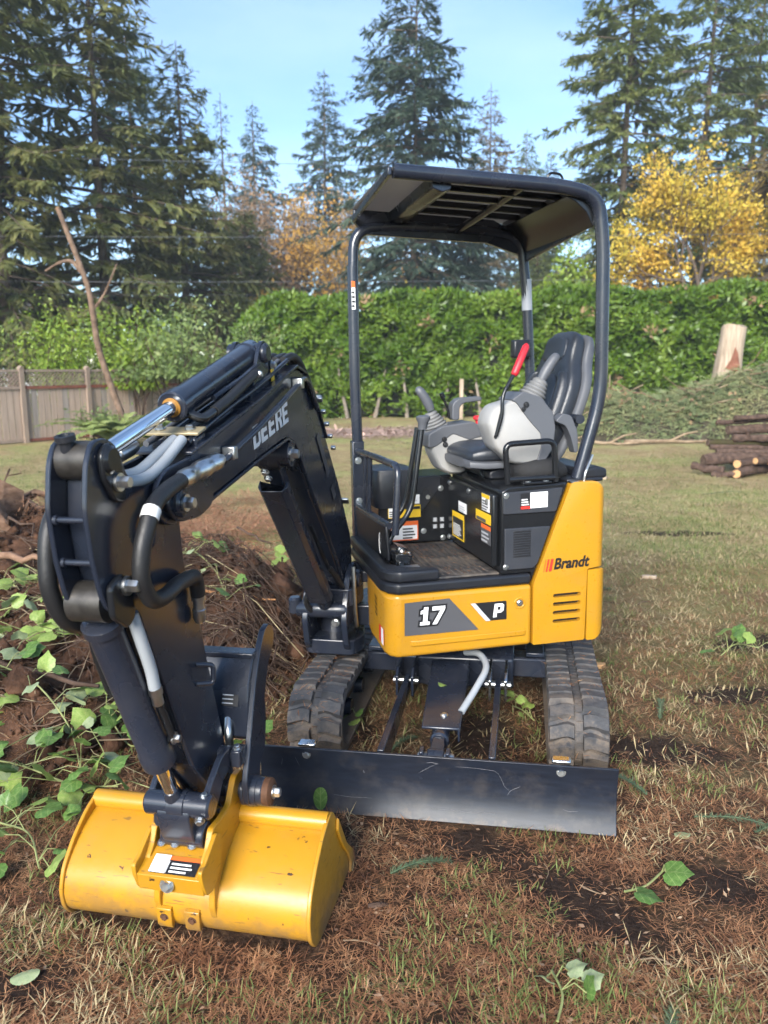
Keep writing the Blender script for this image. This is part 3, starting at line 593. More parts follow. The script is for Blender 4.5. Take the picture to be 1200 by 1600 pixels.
broadleaf('autumn_shrub', 10.4, 32, 5.0, 3.8, 'orange shrub above the hedge right of the rear canopy post', 'shrub', ORANGEL, 3000, .06, 11, leafl=.2)
broadleaf('autumn_shrub', 14.8, 33, 5.4, 4.6, 'orange shrub above the hedge near the right edge', 'shrub', ORANGEL, 2500, .06, 12, leafl=.2)
broadleaf('leafy_shrub', 8.0, 35, 7.2, 3.6, 'light green shrub between the far canopy post and the rear post', 'shrub', BUSH_A, 3500, .08, 13, leafl=.2)

# ================================================================== left boundary: fence, shrubs, fern, cut sapling
def fence():
    P0 = np.array([-8.04, 16.065]); d = np.array([.577, .817]); nrm = np.array([.817, -.577])
    root = empty('wooden_fence', (-6.5, 18.2, 0), 'weathered board fence with lattice top at the left edge', 'fence')
    M = Matrix(((d[0], nrm[0], 0, 0), (d[1], nrm[1], 0, 0), (0, 0, 1, 0), (0, 0, 0, 1)))    # x along, y to the viewer
    posts = [-9.0, -7.4, -5.8, -4.2, -2.6, -1.02, .57, 2.15, 3.75, 5.35, 6.95]
    base = Matrix.Translation((P0[0], P0[1], 0)) @ M
    b = MB(); b.box(-.066, .066, -.010, .010, .06, 1.16); bmA = b.mesh('board', Vector()); bmA.materials.append(FENCEW)
    bmB = bmA.copy(); bmB.materials.clear(); bmB.materials.append(FENCEW2)
    b = MB(); b.box(-.05, .05, -.05, .05, 0, 1.58); b.prism([(-.058, 1.58), (.058, 1.58), (0, 1.63)], 'y', -.058, .058); pm = b.mesh('post', Vector()); pm.materials.append(FENCEP)
    for p in posts: inst('post', pm, root, base @ Matrix.Translation((p, .02, 0)))
    for i, (a, c) in enumerate(zip(posts[:-1], posts[1:])):
        n = 10; w = (c-a-.10)/n
        for k in range(n):
            inst('board', bmA if (k*7+i*3) % 5 else bmB, root, base @ Matrix.Translation((a+.05+w*(k+.5), random.uniform(-.004, .004), random.uniform(-.01, .01))) @ Matrix.Rotation(random.uniform(-.006, .006), 4, 'Y'))
        fr = base
        b = MB(fr); b.box(a+.05, c-.05, .012, .05, 1.14, 1.20); b.build('rail', FENCER if i > 5 else FENCEP, root)
        b = MB(fr); b.box(a+.05, c-.05, .0, .045, 1.50, 1.55); b.build('rail', FENCEP, root)
        b = MB(fr); b.box(a+.05, c-.05, .012, .04, .02, .08); b.build('rail', FENCER if i > 5 else FENCEP, root)
        b = MB(fr); L = c-a-.1; k = -.3
        while k < L:
            for sg in (1, -1):
                x0, x1 = (k, k+.3) if sg > 0 else (k+.3, k); z0, z1 = 1.20, 1.50
                if x0 < 0: z0 = 1.2+(0-x0)/(x1-x0)*.3; x0 = 0
                if x1 > L: z1 = z0+(L-x0)/(x1-x0)*(z1-z0); x1 = L
                if x1 < 0 and sg < 0: z1 = z0+(x0)/(x0-x1)*(z1-z0); x1 = 0
                if x0 > L and sg < 0: z0 = z0+(x0-L)/(x0-x1)*(z1-z0); x0 = L
                b.beam((a+.05+x0, .02+.006*sg, z0), (a+.05+x1, .02+.006*sg, z1), .012, .022, (0, 1, 0))
            k += .085
        o = b.build('lattice_panel', FENCEP, root); 
fence()
def bush(x, y, H, W, label, m, n, seed, leafl=.11, name='leafy_shrub', bark=None, dens_low=.1, zb=0.):
    """dome-shaped shrub: stems and leaves in lumpy shells"""
    rng = np.random.default_rng(seed+500); root = empty(name, (x, y, zb), label, 'shrub'); segs = []; C = []
    for k in range(9):
        a = rng.random()*6.283; r = W*.42*rng.random()**.5; tip = np.array([x+math.cos(a)*r, y+math.sin(a)*r, zb+H*rng.uniform(.6, .95)])
        s = np.linspace(0, 1, 6)[:, None]; p = np.array([x, y, zb])*(1-s)+tip*s+rng.normal(size=(6, 3))*.05; p[:, :2] += (np.sin(s*3)*.12*rng.normal(size=(1, 2))); segs.append((p, .03, .008)); C += [tip, p[4]*.6+p[3]*.4, p[3]]
        for j in range(3):
            q = p[rng.integers(2, 5)]; t2 = q+unit(rng.normal(size=3)+np.array([0, 0, .4]))*W*.28; segs.append((np.linspace(q, t2, 4), .012, .004)); C.append(t2)
    V, Q = stick_mesh(segs, 4); arr_obj('stem', V, Q, bark or TWIGD, root, (x, y, zb), True)
    C = np.array(C); P = C[rng.integers(0, len(C), n)]+rng.normal(size=(n, 3))*W*.12; P[:, 2] = np.maximum(P[:, 2], zb+dens_low*H)
    V, Q = leaves(P, unit(rng.normal(size=(n, 3))+np.array([[0, -.3, -.1]])), unit(rng.normal(size=(n, 3))*.6+np.array([[0, -.5, .8]])), rng.uniform(.7, 1.35, n)*leafl, rng.uniform(.7, 1.2, n)*leafl*.45, .12)
    arr_obj('foliage', V, Q, m, root, (x, y, zb))
bush(-8.1, 18.9, 2.9, 2.2, 'bright yellow-green shrub behind the fence left of the cut sapling', BUSH_A, 3800, 1)
bush(-9.6, 18.4, 2.7, 2.0, 'dull green shrub behind the fence at the left edge', BUSH_B, 3000, 2)
bush(-6.9, 20.3, 3.0, 2.2, 'leafy shrub behind the fence right of the cut sapling', BUSH_A, 3000, 3)
bush(-5.7, 21.6, 3.4, 2.4, 'olive shrub filling the gap before the hedge', BUSH_B, 3600, 4)
bush(-4.9, 18.2, 2.9, 2.6, 'loose rhododendron with crooked stems in front of the fence', BUSH_B, 1700, 5, .15, bark=TWIGD, dens_low=.50)
bush(-3.9, 20.6, 2.9, 2.1, 'rusty green shrub beside the left end of the hedge', BUSH_B, 2200, 6, .13, dens_low=.25)
bush(-6.1, 19.0, 2.9, 1.7, 'shrub with large light leaves over the fence top', BUSH_A, 1800, 7, .15, dens_low=.4)
bush(-5.9, 16.0, .75, .9, 'small dark weed clump at the foot of the fence', BUSH_B, 500, 8, .09)
b = MB(); pth = spline([(-5.45, 16.6, -.1), (-5.65, 16.55, .7), (-5.98, 16.5, 1.9), (-6.05, 16.45, 2.7), (-6.12, 16.4, 3.3), (-6.46, 16.35, 4.4), (-6.58, 16.35, 4.75)], 5)
b.tube(pth, list(np.linspace(.075, .048, len(pth))), 10); sap = b.build('cut_sapling', BARKS, None); tag(sap, 'leaning pale sapling trunk with a sawn-off top beside the fence', 'tree')
b = MB(); b.rev(pth[-1]-Vector((0, 0, .005)), pth[-1]+Vector((-.02, 0, .05)), [(0, .048), (.012, .044)], 10); b.build('sawn_top', CUT, sap)
b = MB(); b.tube(spline([(-6.20, 16.4, 3.50), (-6.38, 16.35, 3.72), (-6.62, 16.3, 3.68), (-6.9, 16.28, 3.52)], 4), [.045]*5+[.035]*4+[.022]*4, 8); b.build('side_branch', BARKS, sap)
b = MB(); b.tube(spline([(-6.06, 16.45, 2.75), (-5.8, 16.5, 3.1), (-5.5, 16.5, 3.7)], 4), [.03]*4+[.02]*4+[.012], 6); b.build('side_branch', BARKS, sap)
def fern(x, y, label, seed, nf=26, L0=1.15):
    rng = np.random.default_rng(seed); root = empty('sword_fern', (x, y, 0), label, 'fern')
    for k in range(nf):
        az = rng.random()*6.283; L = L0*rng.uniform(.65, 1.1); el = rng.uniform(.75, 1.38); s = np.linspace(0, 1, 30)
        r = L*s*math.cos(el)*(1+.5*s); z = L*(s*math.sin(el)-.48*s**2.4)
        p = np.stack([x+np.cos(az)*r, y+np.sin(az)*r, .03+z], 1); t = unit(np.gradient(p, axis=0)); sd = unit(np.cross(t, [[0, 0, 1.]])); PP = []; DD = []; LL = []
        for sg in (-1, 1):
            PP.append(p[2:]); DD.append(unit(sd[2:]*sg+t[2:]*.45+np.array([[0, 0, -.15]]))); LL.append(.15*np.sin(np.clip(s[2:]*.93+.05, 0, 1)*np.pi)**.55+.015)
        P, D, LLn = np.concatenate(PP), np.concatenate(DD), np.concatenate(LL); V, Q = leaves(P, D, unit(rng.normal(size=(len(P), 3))*.5+np.array([[0, -.6, .7]])), LLn, np.full(len(P), .045), .05, .3)
        V2, Q2 = stick_mesh([(p, .006, .002)], 3); Q2 = Q2+len(V)
        arr_obj('frond', np.concatenate([V, V2]), np.concatenate([Q, Q2]), FERNM, root, (x, y, 0))
fern(-5.35, 15.4, 'large sword fern in front of the fence', 1, 34, 1.45)
fern(-4.55, 15.6, 'smaller sword fern right of the large one', 2, 22, 1.15)

# ================================================================== brush pile, standing log, log stack
def brush():
    rng = np.random.default_rng(3); root = empty('brush_pile', (7.2, 18.2, 0), 'long heap of cut fir branches in front of the hedge', 'brush pile')
    def hp(x, y):
        t = np.clip((x-3.6)/1.6, 0, 1); h = (.95+.06*(x-3.6)+.16*np.sin(1.7*x)+.40*np.exp(-((x-9.6)/1.3)**2))*t; return h*np.clip(1-((y-18.4)/1.75)**2, 0, 1)**.6
    V, Q = grid(np.arange(3.2, 13, .12), np.arange(16.4, 20.5, .12), lambda x, y: hp(x, y)*.86+.05*np.sin(9*x)*np.sin(8*y)*(hp(x, y) > .05)-.03)
    arr_obj('heap_core', V, Q, mat('brush_core', (.05, .045, .028), .95, var=.5, vscale=5, col2=(.11, .09, .055)), root, (7.2, 18.2, 0), True)
    n = 9000; x = rng.uniform(3.4, 12.6, n); y = rng.uniform(16.6, 19.6, n); h = hp(x, y); k = (h > .06) | (rng.random(n) < .12); x, y, h = x[k], y[k], h[k]; n = len(x)
    az = rng.normal(size=n)*1.2+3.9; D = np.stack([np.cos(az), np.sin(az), rng.normal(size=n)*.35-.2], 1); PP, DD, LL = [], [], []
    base = np.stack([x, y, h*.9+rng.uniform(-.02, .10, n)], 1); D = unit(D); L = rng.uniform(.18, .40, n)
    for j in range(5):
        q = base+D*L[:, None]*(.2*j); sg = (-1)**j; d2 = unit(D+unit(np.cross(D, [[0, 0, 1.]]))*sg*rng.uniform(.3, .9, (n, 1))+rng.normal(size=(n, 3))*.15); PP.append(q); DD.append(d2); LL.append(L*rng.uniform(.35, .6, n))
    P, D2, LLn = np.concatenate(PP), np.concatenate(DD), np.concatenate(LL)
    V, Q = leaves(P, D2, np.tile([[0, -.4, .9]], (len(P), 1)), LLn, LLn*.18, .05, .4)
    arr_obj('fir_boughs', V, Q, leafmat('wilting_fir_boughs', [(.075, .11, .045), (.16, .20, .085), (.28, .28, .125), (.40, .33, .17)], .8, .1, .8, 6), root, (7.2, 18.2, 0))
    for k in range(70):
        x = rng.uniform(3.7, 12); y = rng.uniform(16.8, 18.6); z = float(hp(np.array(x), np.array(y)))*.95+.06; a = rng.uniform(0, 6.28); L = rng.uniform(.4, 1.4)
        d = np.array([math.cos(a), math.sin(a)*.5, rng.normal()*.35]); s = np.linspace(0, 1, 5)[:, None]; p = np.array([x, y, z])+d*L*(s-.5)+rng.normal(size=(5, 3))*.03
        V, Q = stick_mesh([(p, .016, .006)], 5); arr_obj('branch', V, Q, TWIGM if k % 3 else ROOTW, root, (x, y, z))
    n = 90; P = np.stack([rng.uniform(4, 8.5, n), rng.uniform(16.8, 17.6, n), np.zeros(n)], 1); P[:, 2] = hp(P[:, 0], P[:, 1])+.04
    V, Q = leaves(P, rdir(n), rdir(n, .5), rng.uniform(.08, .16, n), rng.uniform(.06, .1, n)); arr_obj('caught_leaves', V, Q, BROWNL, root, (7.2, 18.2, 0))
brush()
def standing_log():
    rng = np.random.default_rng(5); x, y = 8.75, 19.9; b = MB(); rings = []
    for z, r, dx in ((0, .52, -.12), (.4, .44, -.08), (1.0, .36, -.04), (1.45, .345, -.01), (1.9, .315, .01), (2.3, .30, .05), (2.62, .30, .07)):
        rings.append([(x+dx+r*(1+.06*math.sin(3*a+z)+.03*math.sin(7*a))*math.cos(a), y+r*math.sin(a), z+(.05*math.sin(2*a) if z > 2.5 else 0)) for a in np.linspace(0, 6.283, 19)[:-1]])
    b.loft(rings); o = b.build('standing_log', SPLIT, None); tag(o, 'pale stripped log standing upright before the hedge at right', 'log')
    b = MB(); pts = [(x-.30, 1.15), (x-.02, 1.16), (x+.22, 1.2), (x+.17, 1.62), (x+.08, 1.95), (x+.0, 2.1), (x-.08, 1.80), (x-.20, 1.55)]
    v = []
    for px, z in pts:
        r = .345; v.append((px, y-math.sqrt(max(.004, r*r-(px-x)**2))-.006, z))
    c = (x-.01, y-.36, 1.55); v.append(c); b.add(v, [(i, (i+1) % 8, 8) for i in range(8)]); b.build('red_rot_patch', REDROT, o)
standing_log()
def log_obj(p0, p1, r, label, m=None, group='logs stacked at the right edge', knob=0, seed=0, bright=False):
    p0, p1 = Vector(p0), Vector(p1); rng = random.Random(seed); d = (p1-p0); n = 7; pts = []
    for k in range(n+1):
        t = k/n; pts.append(p0+d*t+Vector((0, 0, .015*math.sin(t*5+seed)))+Vector((rng.uniform(-.01, .01), rng.uniform(-.01, .01), rng.uniform(-.008, .008))))
    pts = [Vector(q) for q in spline(pts, 3)]; n = len(pts)-1; rr_ = [r*rng.uniform(.78, .98) for _ in pts]
    b = MB(); b.tube(pts, rr_, 14, cap=True); nv = 14
    b.v = [tuple(pts[i//nv]+(Vector(v)-pts[i//nv])*(1+rng.uniform(-.09, .07)+.05*math.sin(3*(i % nv)*6.283/nv+seed))) for i, v in enumerate(b.v)]
    o = b.build('cut_log', m or BARKL, None, smooth=50); tag(o, label, 'log', group)
    for e, q in ((0, -1), (n, 1)):
        nd = d.normalized()*q; b = MB(); b.rev(pts[e]-nd*.004, pts[e]+nd*.008, [(0, r*.78), (.008, r*.74)], 12); b.build('cut_end', CUT if bright else OLDCUT, o)
    if knob:
        b = MB(); q = pts[3]; b.tube([q, q+Vector((-.02, -.06, r+.06))], [.03, .022], 7); b.build('branch_stub', m or BARKL, o)
    return o
for i, a in enumerate((
    ((5.06, 10.95, .085), (5.95, 11.7, .09), .082, 'lowest log with a bright round cut end facing the machine'),
    ((5.12, 11.05, .195), (6.2, 11.9, .20), .078, 'log with an orange cut end resting on the lowest log'),
    ((4.62, 11.45, .13), (5.0, 11.2, .10), .065, 'short dark forked log lying left of the stack'),
    ((4.80, 11.15, .06), (5.10, 10.98, .06), .050, 'thin grey log leaning towards the lowest cut end'),
    ((5.42, 11.15, .26), (6.6, 11.7, .26), .060, 'log with a small cut end under the middle of the stack'),
    ((5.66, 11.2, .25), (7.0, 11.8, .26), .085, 'log with an orange end at the right edge of the frame'),
    ((4.86, 11.65, .20), (7.0, 11.95, .22), .105, 'thick dark log at mid height with a blunt left end'),
    ((5.10, 11.75, .305), (7.0, 11.8, .31), .055, 'slim dark log above the thick one'),
    ((5.05, 11.85, .37), (6.9, 11.9, .37), .050, 'slim red-brown log below the mossy one'),
    ((5.02, 11.9, .44), (6.8, 12.1, .45), .065, 'moss-covered log near the left of the stack'),
    ((5.40, 11.9, .52), (7.0, 11.9, .54), .065, 'brown log with a side stub on the mossy log'),
    ((5.38, 12.05, .63), (7.0, 12.3, .65), .085, 'fat blunt log second from the top'),
    ((5.22, 12.1, .74), (7.2, 12.2, .78), .045, 'topmost thin log sticking out to the left'),
    ((5.45, 12.0, .80), (7.2, 12.1, .86), .045, 'topmost slender log at the right edge'),
    ((5.6, 12.3, .12), (7.2, 12.5, .12), .12, 'shaded log at the back foot of the stack'),
    ((5.6, 12.2, .32), (7.2, 12.3, .32), .10, 'shaded log inside the stack'))):
    log_obj(*a[:3], a[3], MOSS if i in (9,) else BARKL, knob=(i == 10), seed=i, bright=i in (0, 1, 4, 5))
for i, (p, q, r, lab) in enumerate((((4.2, 16.1, .05), (5.3, 15.9, .06), .04, 'fallen branch in front of the brush pile, left of the forked one'), ((5.0, 15.95, .06), (7.0, 16.2, .08), .05, 'forked fallen branch in front of the brush pile'), ((3.3, 15.9, .03), (4.4, 16.2, .04), .025, 'thin fallen branch by the rear of the machine'), ((6.5, 15.7, .03), (7.9, 15.95, .03), .028, 'thin fallen branch near the log stack'))):
    s = np.linspace(0, 1, 7)[:, None]; pts = np.array(p)*(1-s)+np.array(q)*s+np.random.default_rng(i).normal(size=(7, 3))*.03; pts[:, 2] = np.maximum(pts[:, 2], r*.6)
    V, Q = stick_mesh([(pts, r, r*.5), (np.stack([pts[3], pts[3]+[.25, -.08, .15], pts[3]+[.5, -.1, .2]]), r*.6, r*.3)], 7); o = arr_obj('fallen_branch', V, Q, TWIGM, None, tuple(pts[3]), True); tag(o, lab, 'branch')

# ================================================================== overhead wires
for i, (a, c, sag, lab) in enumerate(((( -30, 24, 4.1), (22, 27, 4.25), .3, 'lowest wire running above the hedge top'), ((-30, 24.2, 4.35), (22, 27, 4.75), .25, 'second lowest wire above the hedge'), ((-30, 24.4, 5.8), (22, 27.2, 6.2), .3, 'middle wire crossing behind the canopy posts'), ((-30, 24.6, 8.5), (22, 27.6, 8.1), .3, 'topmost wire crossing the left-hand firs'))):
    pts = [(a[0]+(c[0]-a[0])*t, a[1]+(c[1]-a[1])*t, a[2]+(c[2]-a[2])*t-sag*4*t*(1-t)) for t in np.linspace(0, 1, 30)]
    b = MB(); b.tube(pts, .007, 5); o = b.build('overhead_wire', GREYM if i != 0 else HOSE, None); tag(o, lab, 'wire')
# far white house glimpsed under the firs
b = MB(); b.box(-27, -20.5, 46, 52, 0, 5.2); hs = b.build('white_house', mat('white_siding', (.72, .72, .72), .7, var=.04), None); tag(hs, 'white house glimpsed between trunks at the far left', 'house')
b = MB(); b.prism([(-27.4, 5.1), (-20.1, 5.1), (-23.7, 7.6)], 'y', 45.6, 52.4); b.build('roof', mat('dark_shingles', (.05, .05, .05), .9), hs)
b = MB(); b.box(-22.6, -21.5, 45.95, 46.02, 3.0, 4.3); b.build('window', BLACK, hs)

# ================================================================== the air
b = MB(); b.box(-112, 112, -42, 122, -1.3, 27.6); hz_ = b.build('haze', None, None, smooth=0); tag(hz_, kind='stuff')
hm = bpy.data.materials.new('thin_haze'); hm.use_nodes = True; hn, hl = hm.node_tree.nodes, hm.node_tree.links; hn.remove(hn['Principled BSDF'])
pv = hn.new('ShaderNodeVolumePrincipled'); pv.inputs['Color'].default_value = (.82, .90, 1, 1); pv.inputs['Density'].default_value = .0010; pv.inputs['Anisotropy'].default_value = .0
hl.new(pv.outputs[0], hn['Material Output'].inputs['Volume']); hz_.data.materials.append(hm)

# ================================================================== the mini excavator
EX = empty('mini_excavator', tuple(FU @ Vector((0, 1.13, -.01))), 'yellow and charcoal mini excavator with open canopy parked on the lawn', 'excavator')
def part(name, m, mb, bevel=0, seg=2, parent=None, smooth=38, sub=0):
    return mb.build(name, m, parent or EX, bevel, seg, smooth, sub=sub)
def bolt(fr, p, d, r=.012, h=.008, parent=None, m=None):
    """hexagon head on a round washer"""
    p = Vector(p); d = Vector(d).normalized(); b = MB(fr)
    b.rev(p, p+d, [(0, r*1.45), (h*.3, r*1.45)], 16); b.rev(p+d*h*.3, p+d, [(0, r), (h*.8, r), (h, r*.85)], 6)
    return b.build('bolt', m or ZINC, parent or EX, smooth=30)

# ---------------------------------------------------------------- tracks
def lug_mesh(side):
    """chevron rubber block with a wavy leading edge; x across the belt, y along it, z outward"""
    w, L, h = .098, .064, .021; pts = []
    xs = [0, .25, .5, .75, 1.]
    lead = [0, .008, .004, -.006, -.012]
    b = MB()
    lo0 = [((x-.5)*w*side, -L/2+l) for x, l in zip(xs, lead)]
    hi0 = [((x-.5)*w*side, L/2+l) for x, l in zip(xs, lead)]
    loop = lo0 + hi0[::-1]; n = len(loop); cx = 0
    top = [(x*.93, y*.72) for x, y in loop]
    v = [(x, y, -.004) for x, y in loop] + [(x, y, h) for x, y in top]
    f = [tuple(range(n, 2*n))] + [(i, (i+1) % n, n+(i+1) % n, n+i) for i in range(n)]
    b.add(v, f); me = b.mesh('tread_lug', Vector()); me.materials.append(RUBBER); finish(me, 50); return me
LUG = {1: lug_mesh(1), -1: lug_mesh(-1)}
_b = MB(); _b.box(-.013, .013, -.016, .016, -.002, .007)
LINKM = _b.mesh('link_block', Vector()); LINKM.materials.append(RUBBER); finish(LINKM, 40)
TY0, TY1, TR, TZ = .365, 1.90, .128, .124     # track front, rear, end radius, axle height (undercarriage frame)
def track_path(s):
    """point, outward normal at arc length s round the belt (y, z)"""
    a, b = TY0+TR, TY1-TR; L = b-a; C = math.pi*TR; s %= 2*(L+C)
    if s < L: return (a+s, TZ+TR - .012*math.sin(math.pi*s/L)), (0, 1)
    s -= L
    if s < C: t = s/TR; return (b+TR*math.sin(t), TZ+TR*math.cos(t)), (math.sin(t), math.cos(t))
    s -= C
    if s < L: return (b-s, TZ-TR), (0, -1)
    s -= L; t = s/TR; return (a-TR*math.sin(t), TZ-TR*math.cos(t)), (-math.sin(t), -math.cos(t))
PER = 2*(TY1-TY0-2*TR) + 2*math.pi*TR
for xc in (-.525, .525):
    b = MB(FU); N = 120; hw = .115; rings = []
    for k in range(N):
        (y, z), (ny, nz) = track_path(PER*k/N)
        rings.append([(xc-hw, y, z), (xc-hw*.96, y+ny*.004, z+nz*.004), (xc+hw*.96, y+ny*.004, z+nz*.004), (xc+hw, y, z), (xc+hw, y-ny*.02, z-nz*.02), (xc-hw, y-ny*.02, z-nz*.02)])
    v = [p for r in rings for p in r]; f = [(k*6+i, k*6+(i+1) % 6, ((k+1) % N)*6+(i+1) % 6, ((k+1) % N)*6+i) for k in range(N) for i in range(6)]
    b.add(v, f); belt = part('rubber_track', RUBBER, b)
    nl = 46
    for k in range(nl):
        for side in (-1, 1):
            (y, z), (ny, nz) = track_path(PER*(k + (.5 if side > 0 else 0))/nl)
            zz = Vector((0, ny, nz)); xx = Vector((1, 0, 0)); yy = zz.cross(xx)
            M = Matrix((xx, yy, zz)).transposed().to_4x4(); M.translation = Vector((xc+side*.064, y, z))
            inst('tread_lug', LUG[side], belt, FU @ M)
    for k in range(nl*2):
        (y, z), (ny, nz) = track_path(PER*(k+.5)/(nl*2))
        zz = Vector((0, ny, nz)); xx = Vector((1, 0, 0)); yy = zz.cross(xx)
        M = Matrix((xx, yy, zz)).transposed().to_4x4(); M.translation = Vector((xc+.002, y, z))
        inst('link_block', LINKM, belt, FU @ M)
    b = MB(FU)
    b.prism([(TY0+.16, .08), (TY1-.16, .08), (TY1-.16, .17), (TY0+.3, .19), (TY0+.16, .15)], 'x', xc-.05, xc+.05)
    tf = part('track_frame', DARK, b, .006)
    for yc, r, nm in ((TY0+TR, .098, 'idler_wheel'), (TY1-TR, .10, 'drive_sprocket')):
        b = MB(FU); b.rev((xc-.06, yc, TZ), (xc+.06, yc, TZ), [(0, r*.8), (.01, r), (.035, r), (.04, r*.8), (.08, r*.8), (.085, r), (.11, r), (.12, r*.8)], 28)
        part(nm, DARK, b, parent=tf)
    for yc in (.75, 1.0, 1.25, 1.5):
        b = MB(FU); b.rev((xc-.07, yc, .055), (xc+.07, yc, .055), [(0, .036), (.045, .042), (.05, .03), (.09, .03), (.095, .042), (.14, .036)], 18); part('roller', DARK, b, parent=tf)

# ---------------------------------------------------------------- undercarriage frame
b = MB(FU)
b.prism([(.86, .13), (1.45, .13), (1.45, .28), (1.30, .33), (.98, .33), (.86, .27)], 'x', -.27, .27)
b.box(-.47, .47, .93, 1.03, .16, .255); b.box(-.47, .47, 1.28, 1.38, .16, .255)
carb = part('car_body', DARK, b, .01)
b = MB(FU); b.cyl((0, 1.13, .325), (0, 1.13, .40), .27, 40, .01); part('slew_ring', DARKP, b, parent=carb)
for xc in (-.365, .365):
    b = MB(FU); b.box(xc-.04, xc+.04, .9, 1.4, .272, .292); part('rub_plate', DARK, b, .004, parent=carb)
for xc in (-.20, .205):
    for dx in (-.034, .034):
        b = MB(FU); b.prism([(.68, .15), (.9, .13), (.9, .27), (.72, .27), (.68, .24)], 'x', xc+dx-.006, xc+dx+.006); part('pivot_lug', STEEL if xc > 0 else DARK, b, .002, parent=carb)
    b = MB(FU); b.cyl((xc-.055, .73, .205), (xc+.055, .73, .205), .016, 14); part('pivot_pin', ZINC, b, parent=carb)

# ---------------------------------------------------------------- dozer blade
b = MB(FU); n = 10; pf = []; pb = []
for k in range(n+1):
    t = k/n; z = -.012 + .244*t; y = .030*math.sin(math.pi*t) + .004*t
    pf.append((y, z)); pb.append((y+.012, z))
b.prism(pf + pb[::-1], 'x', -.638, .630); blade = part('dozer_blade', BLADE, b, .003, smooth=25)
b = MB(FU); b.prism([(.018, .0), (.05, .02), (.05, .09), (.045, .05)], 'x', -.63, .62); part('back_rib', DARK, b, parent=blade)
for xc, m in ((-.455, STEEL), (.442, STEEL)):
    b = MB(FU); b.box(xc-.032, xc+.032, .012, .05, .233, .247); part('pin_tab', m, b, .005, parent=blade)
    bolt(FU, (xc, .014, .205), (0, -1, .1), .011, .009, blade)
def scratch(pts, w=.0014):
    b = MB(FU); V_ = []
    for k, (x, z) in enumerate(pts):
        t_ = min(1, max(0, (z+.012)/.244)); y = .030*math.sin(math.pi*t_)+.004*t_-.0012; a_, c_ = pts[max(0, k-1)], pts[min(len(pts)-1, k+1)]
        d_ = Vector((c_[0]-a_[0], c_[1]-a_[1])).normalized(); ww = w*(.35+.65*math.sin(math.pi*(k+.5)/len(pts))); V_ += [(x-d_.y*ww/2, y, z+d_.x*ww/2), (x+d_.y*ww/2, y, z-d_.x*ww/2)]
    b.add(V_, [(2*k, 2*k+1, 2*k+3, 2*k+2) for k in range(len(pts)-1)]); part('scratch', SCR, b, parent=blade, smooth=0)
SCR = mat('scraped_paint', (.12, .12, .13), .5, var=.4, vscale=60)
scratch([(.08, .195), (.12, .197), (.17, .194), (.215, .190), (.228, .180)]); scratch([(.228, .182), (.238, .16), (.246, .14), (.252, .125), (.268, .112)]); scratch([(.262, .095), (.272, .112), (.29, .122), (.305, .13)], .002)
scratch([(-.02, .205), (.0, .208), (.022, .203)], .002); scratch([(-.05, .155), (-.025, .175), (.0, .192), (.018, .203)]); scratch([(-.50, .19), (-.495, .17), (-.488, .15)], .0016); scratch([(-.55, .18), (-.552, .165), (-.556, .15)], .0016)
scratch([(-.25, .15), (-.247, .14)], .004); scratch([(.45, .06), (.47, .055), (.50, .057)], .0016); scratch([(-.36, .05), (-.30, .046), (-.22, .048)], .0016); scratch([(.0, .03), (.10, .028), (.22, .031)], .0018)
for xc in (-.19, .207):
    b = MB(FU); y0, z0, y1, z1 = .045, .175, .76, .205
    b.prism([(y0, z0-.05), (y1-.03, z1-.035), (y1, z1), (y1-.03, z1+.03), (y0, z0+.05)], 'x', xc-.012, xc+.012); part('blade_arm', DARK, b, .003)
# lift cylinder under its sloping guard plate
b = MB(FU); b.cyl((.005, .80, .215), (.005, .20, .19), .036, 24, .006); cy = part('blade_cylinder', DARK, b)
b = MB(FU); b.cyl((.005, .24, .19), (.005, .085, .185), .02, 16); part('rod', CHROME, b, parent=cy)
b = MB(FU); b.rev((-.026, .085, .185), (.036, .085, .185), [(0, .034), (.062, .034)], 20); b.beam((.005, .20, .19), (.005, .09, .185), .05, .045); part('rod_eye', DARK, b, .005, parent=cy)
for dx in (-.042, .052):
    b = MB(FU); b.prism([(.03, .13), (.03, .235), (.075, .235), (.11, .20), (.11, .165), (.075, .14)], 'x', dx-.007, dx+.007); part('clevis_plate', DARK, b, .003, parent=cy)
b = MB(FU); b.rev((-.06, .085, .187), (.07, .085, .187), [(0, .016), (.008, .02), (.122, .02), (.13, .016)], 16); part('pin', ZINC, b, parent=cy)
b = MB(FU)
b.add([(-.088, .78, .288), (.082, .78, .288), (.080, .235, .232), (-.066, .235, .232)] + [(-.088, .78, .276), (.082, .78, .276), (.080, .235, .220), (-.066, .235, .220)],
      [(0,1,2,3), (7,6,5,4), (0,4,5,1), (1,5,6,2), (2,6,7,3), (3,7,4,0)])
b.add([(.080, .78, .288), (.080, .235, .232), (.080, .235, .175), (.080, .78, .21), (.070, .78, .288), (.070, .235, .232), (.070, .235, .175), (.070, .78, .21)], [(0,1,2,3), (7,6,5,4), (0,4,5,1), (1,5,6,2), (2,6,7,3), (3,7,4,0)])
gd = part('cylinder_guard', DARK, b, .004)
bolt(FU, (.012, .32, .2415), (0, -.1, 1), .011, .007, gd)
b = MB(FU); b.tube(spline([(.06, .80, .32), (.125, .72, .345), (.16, .60, .335), (.13, .48, .30), (.075, .36, .24)], 8), .014, 12); part('hydraulic_hose', GHOSE, b)

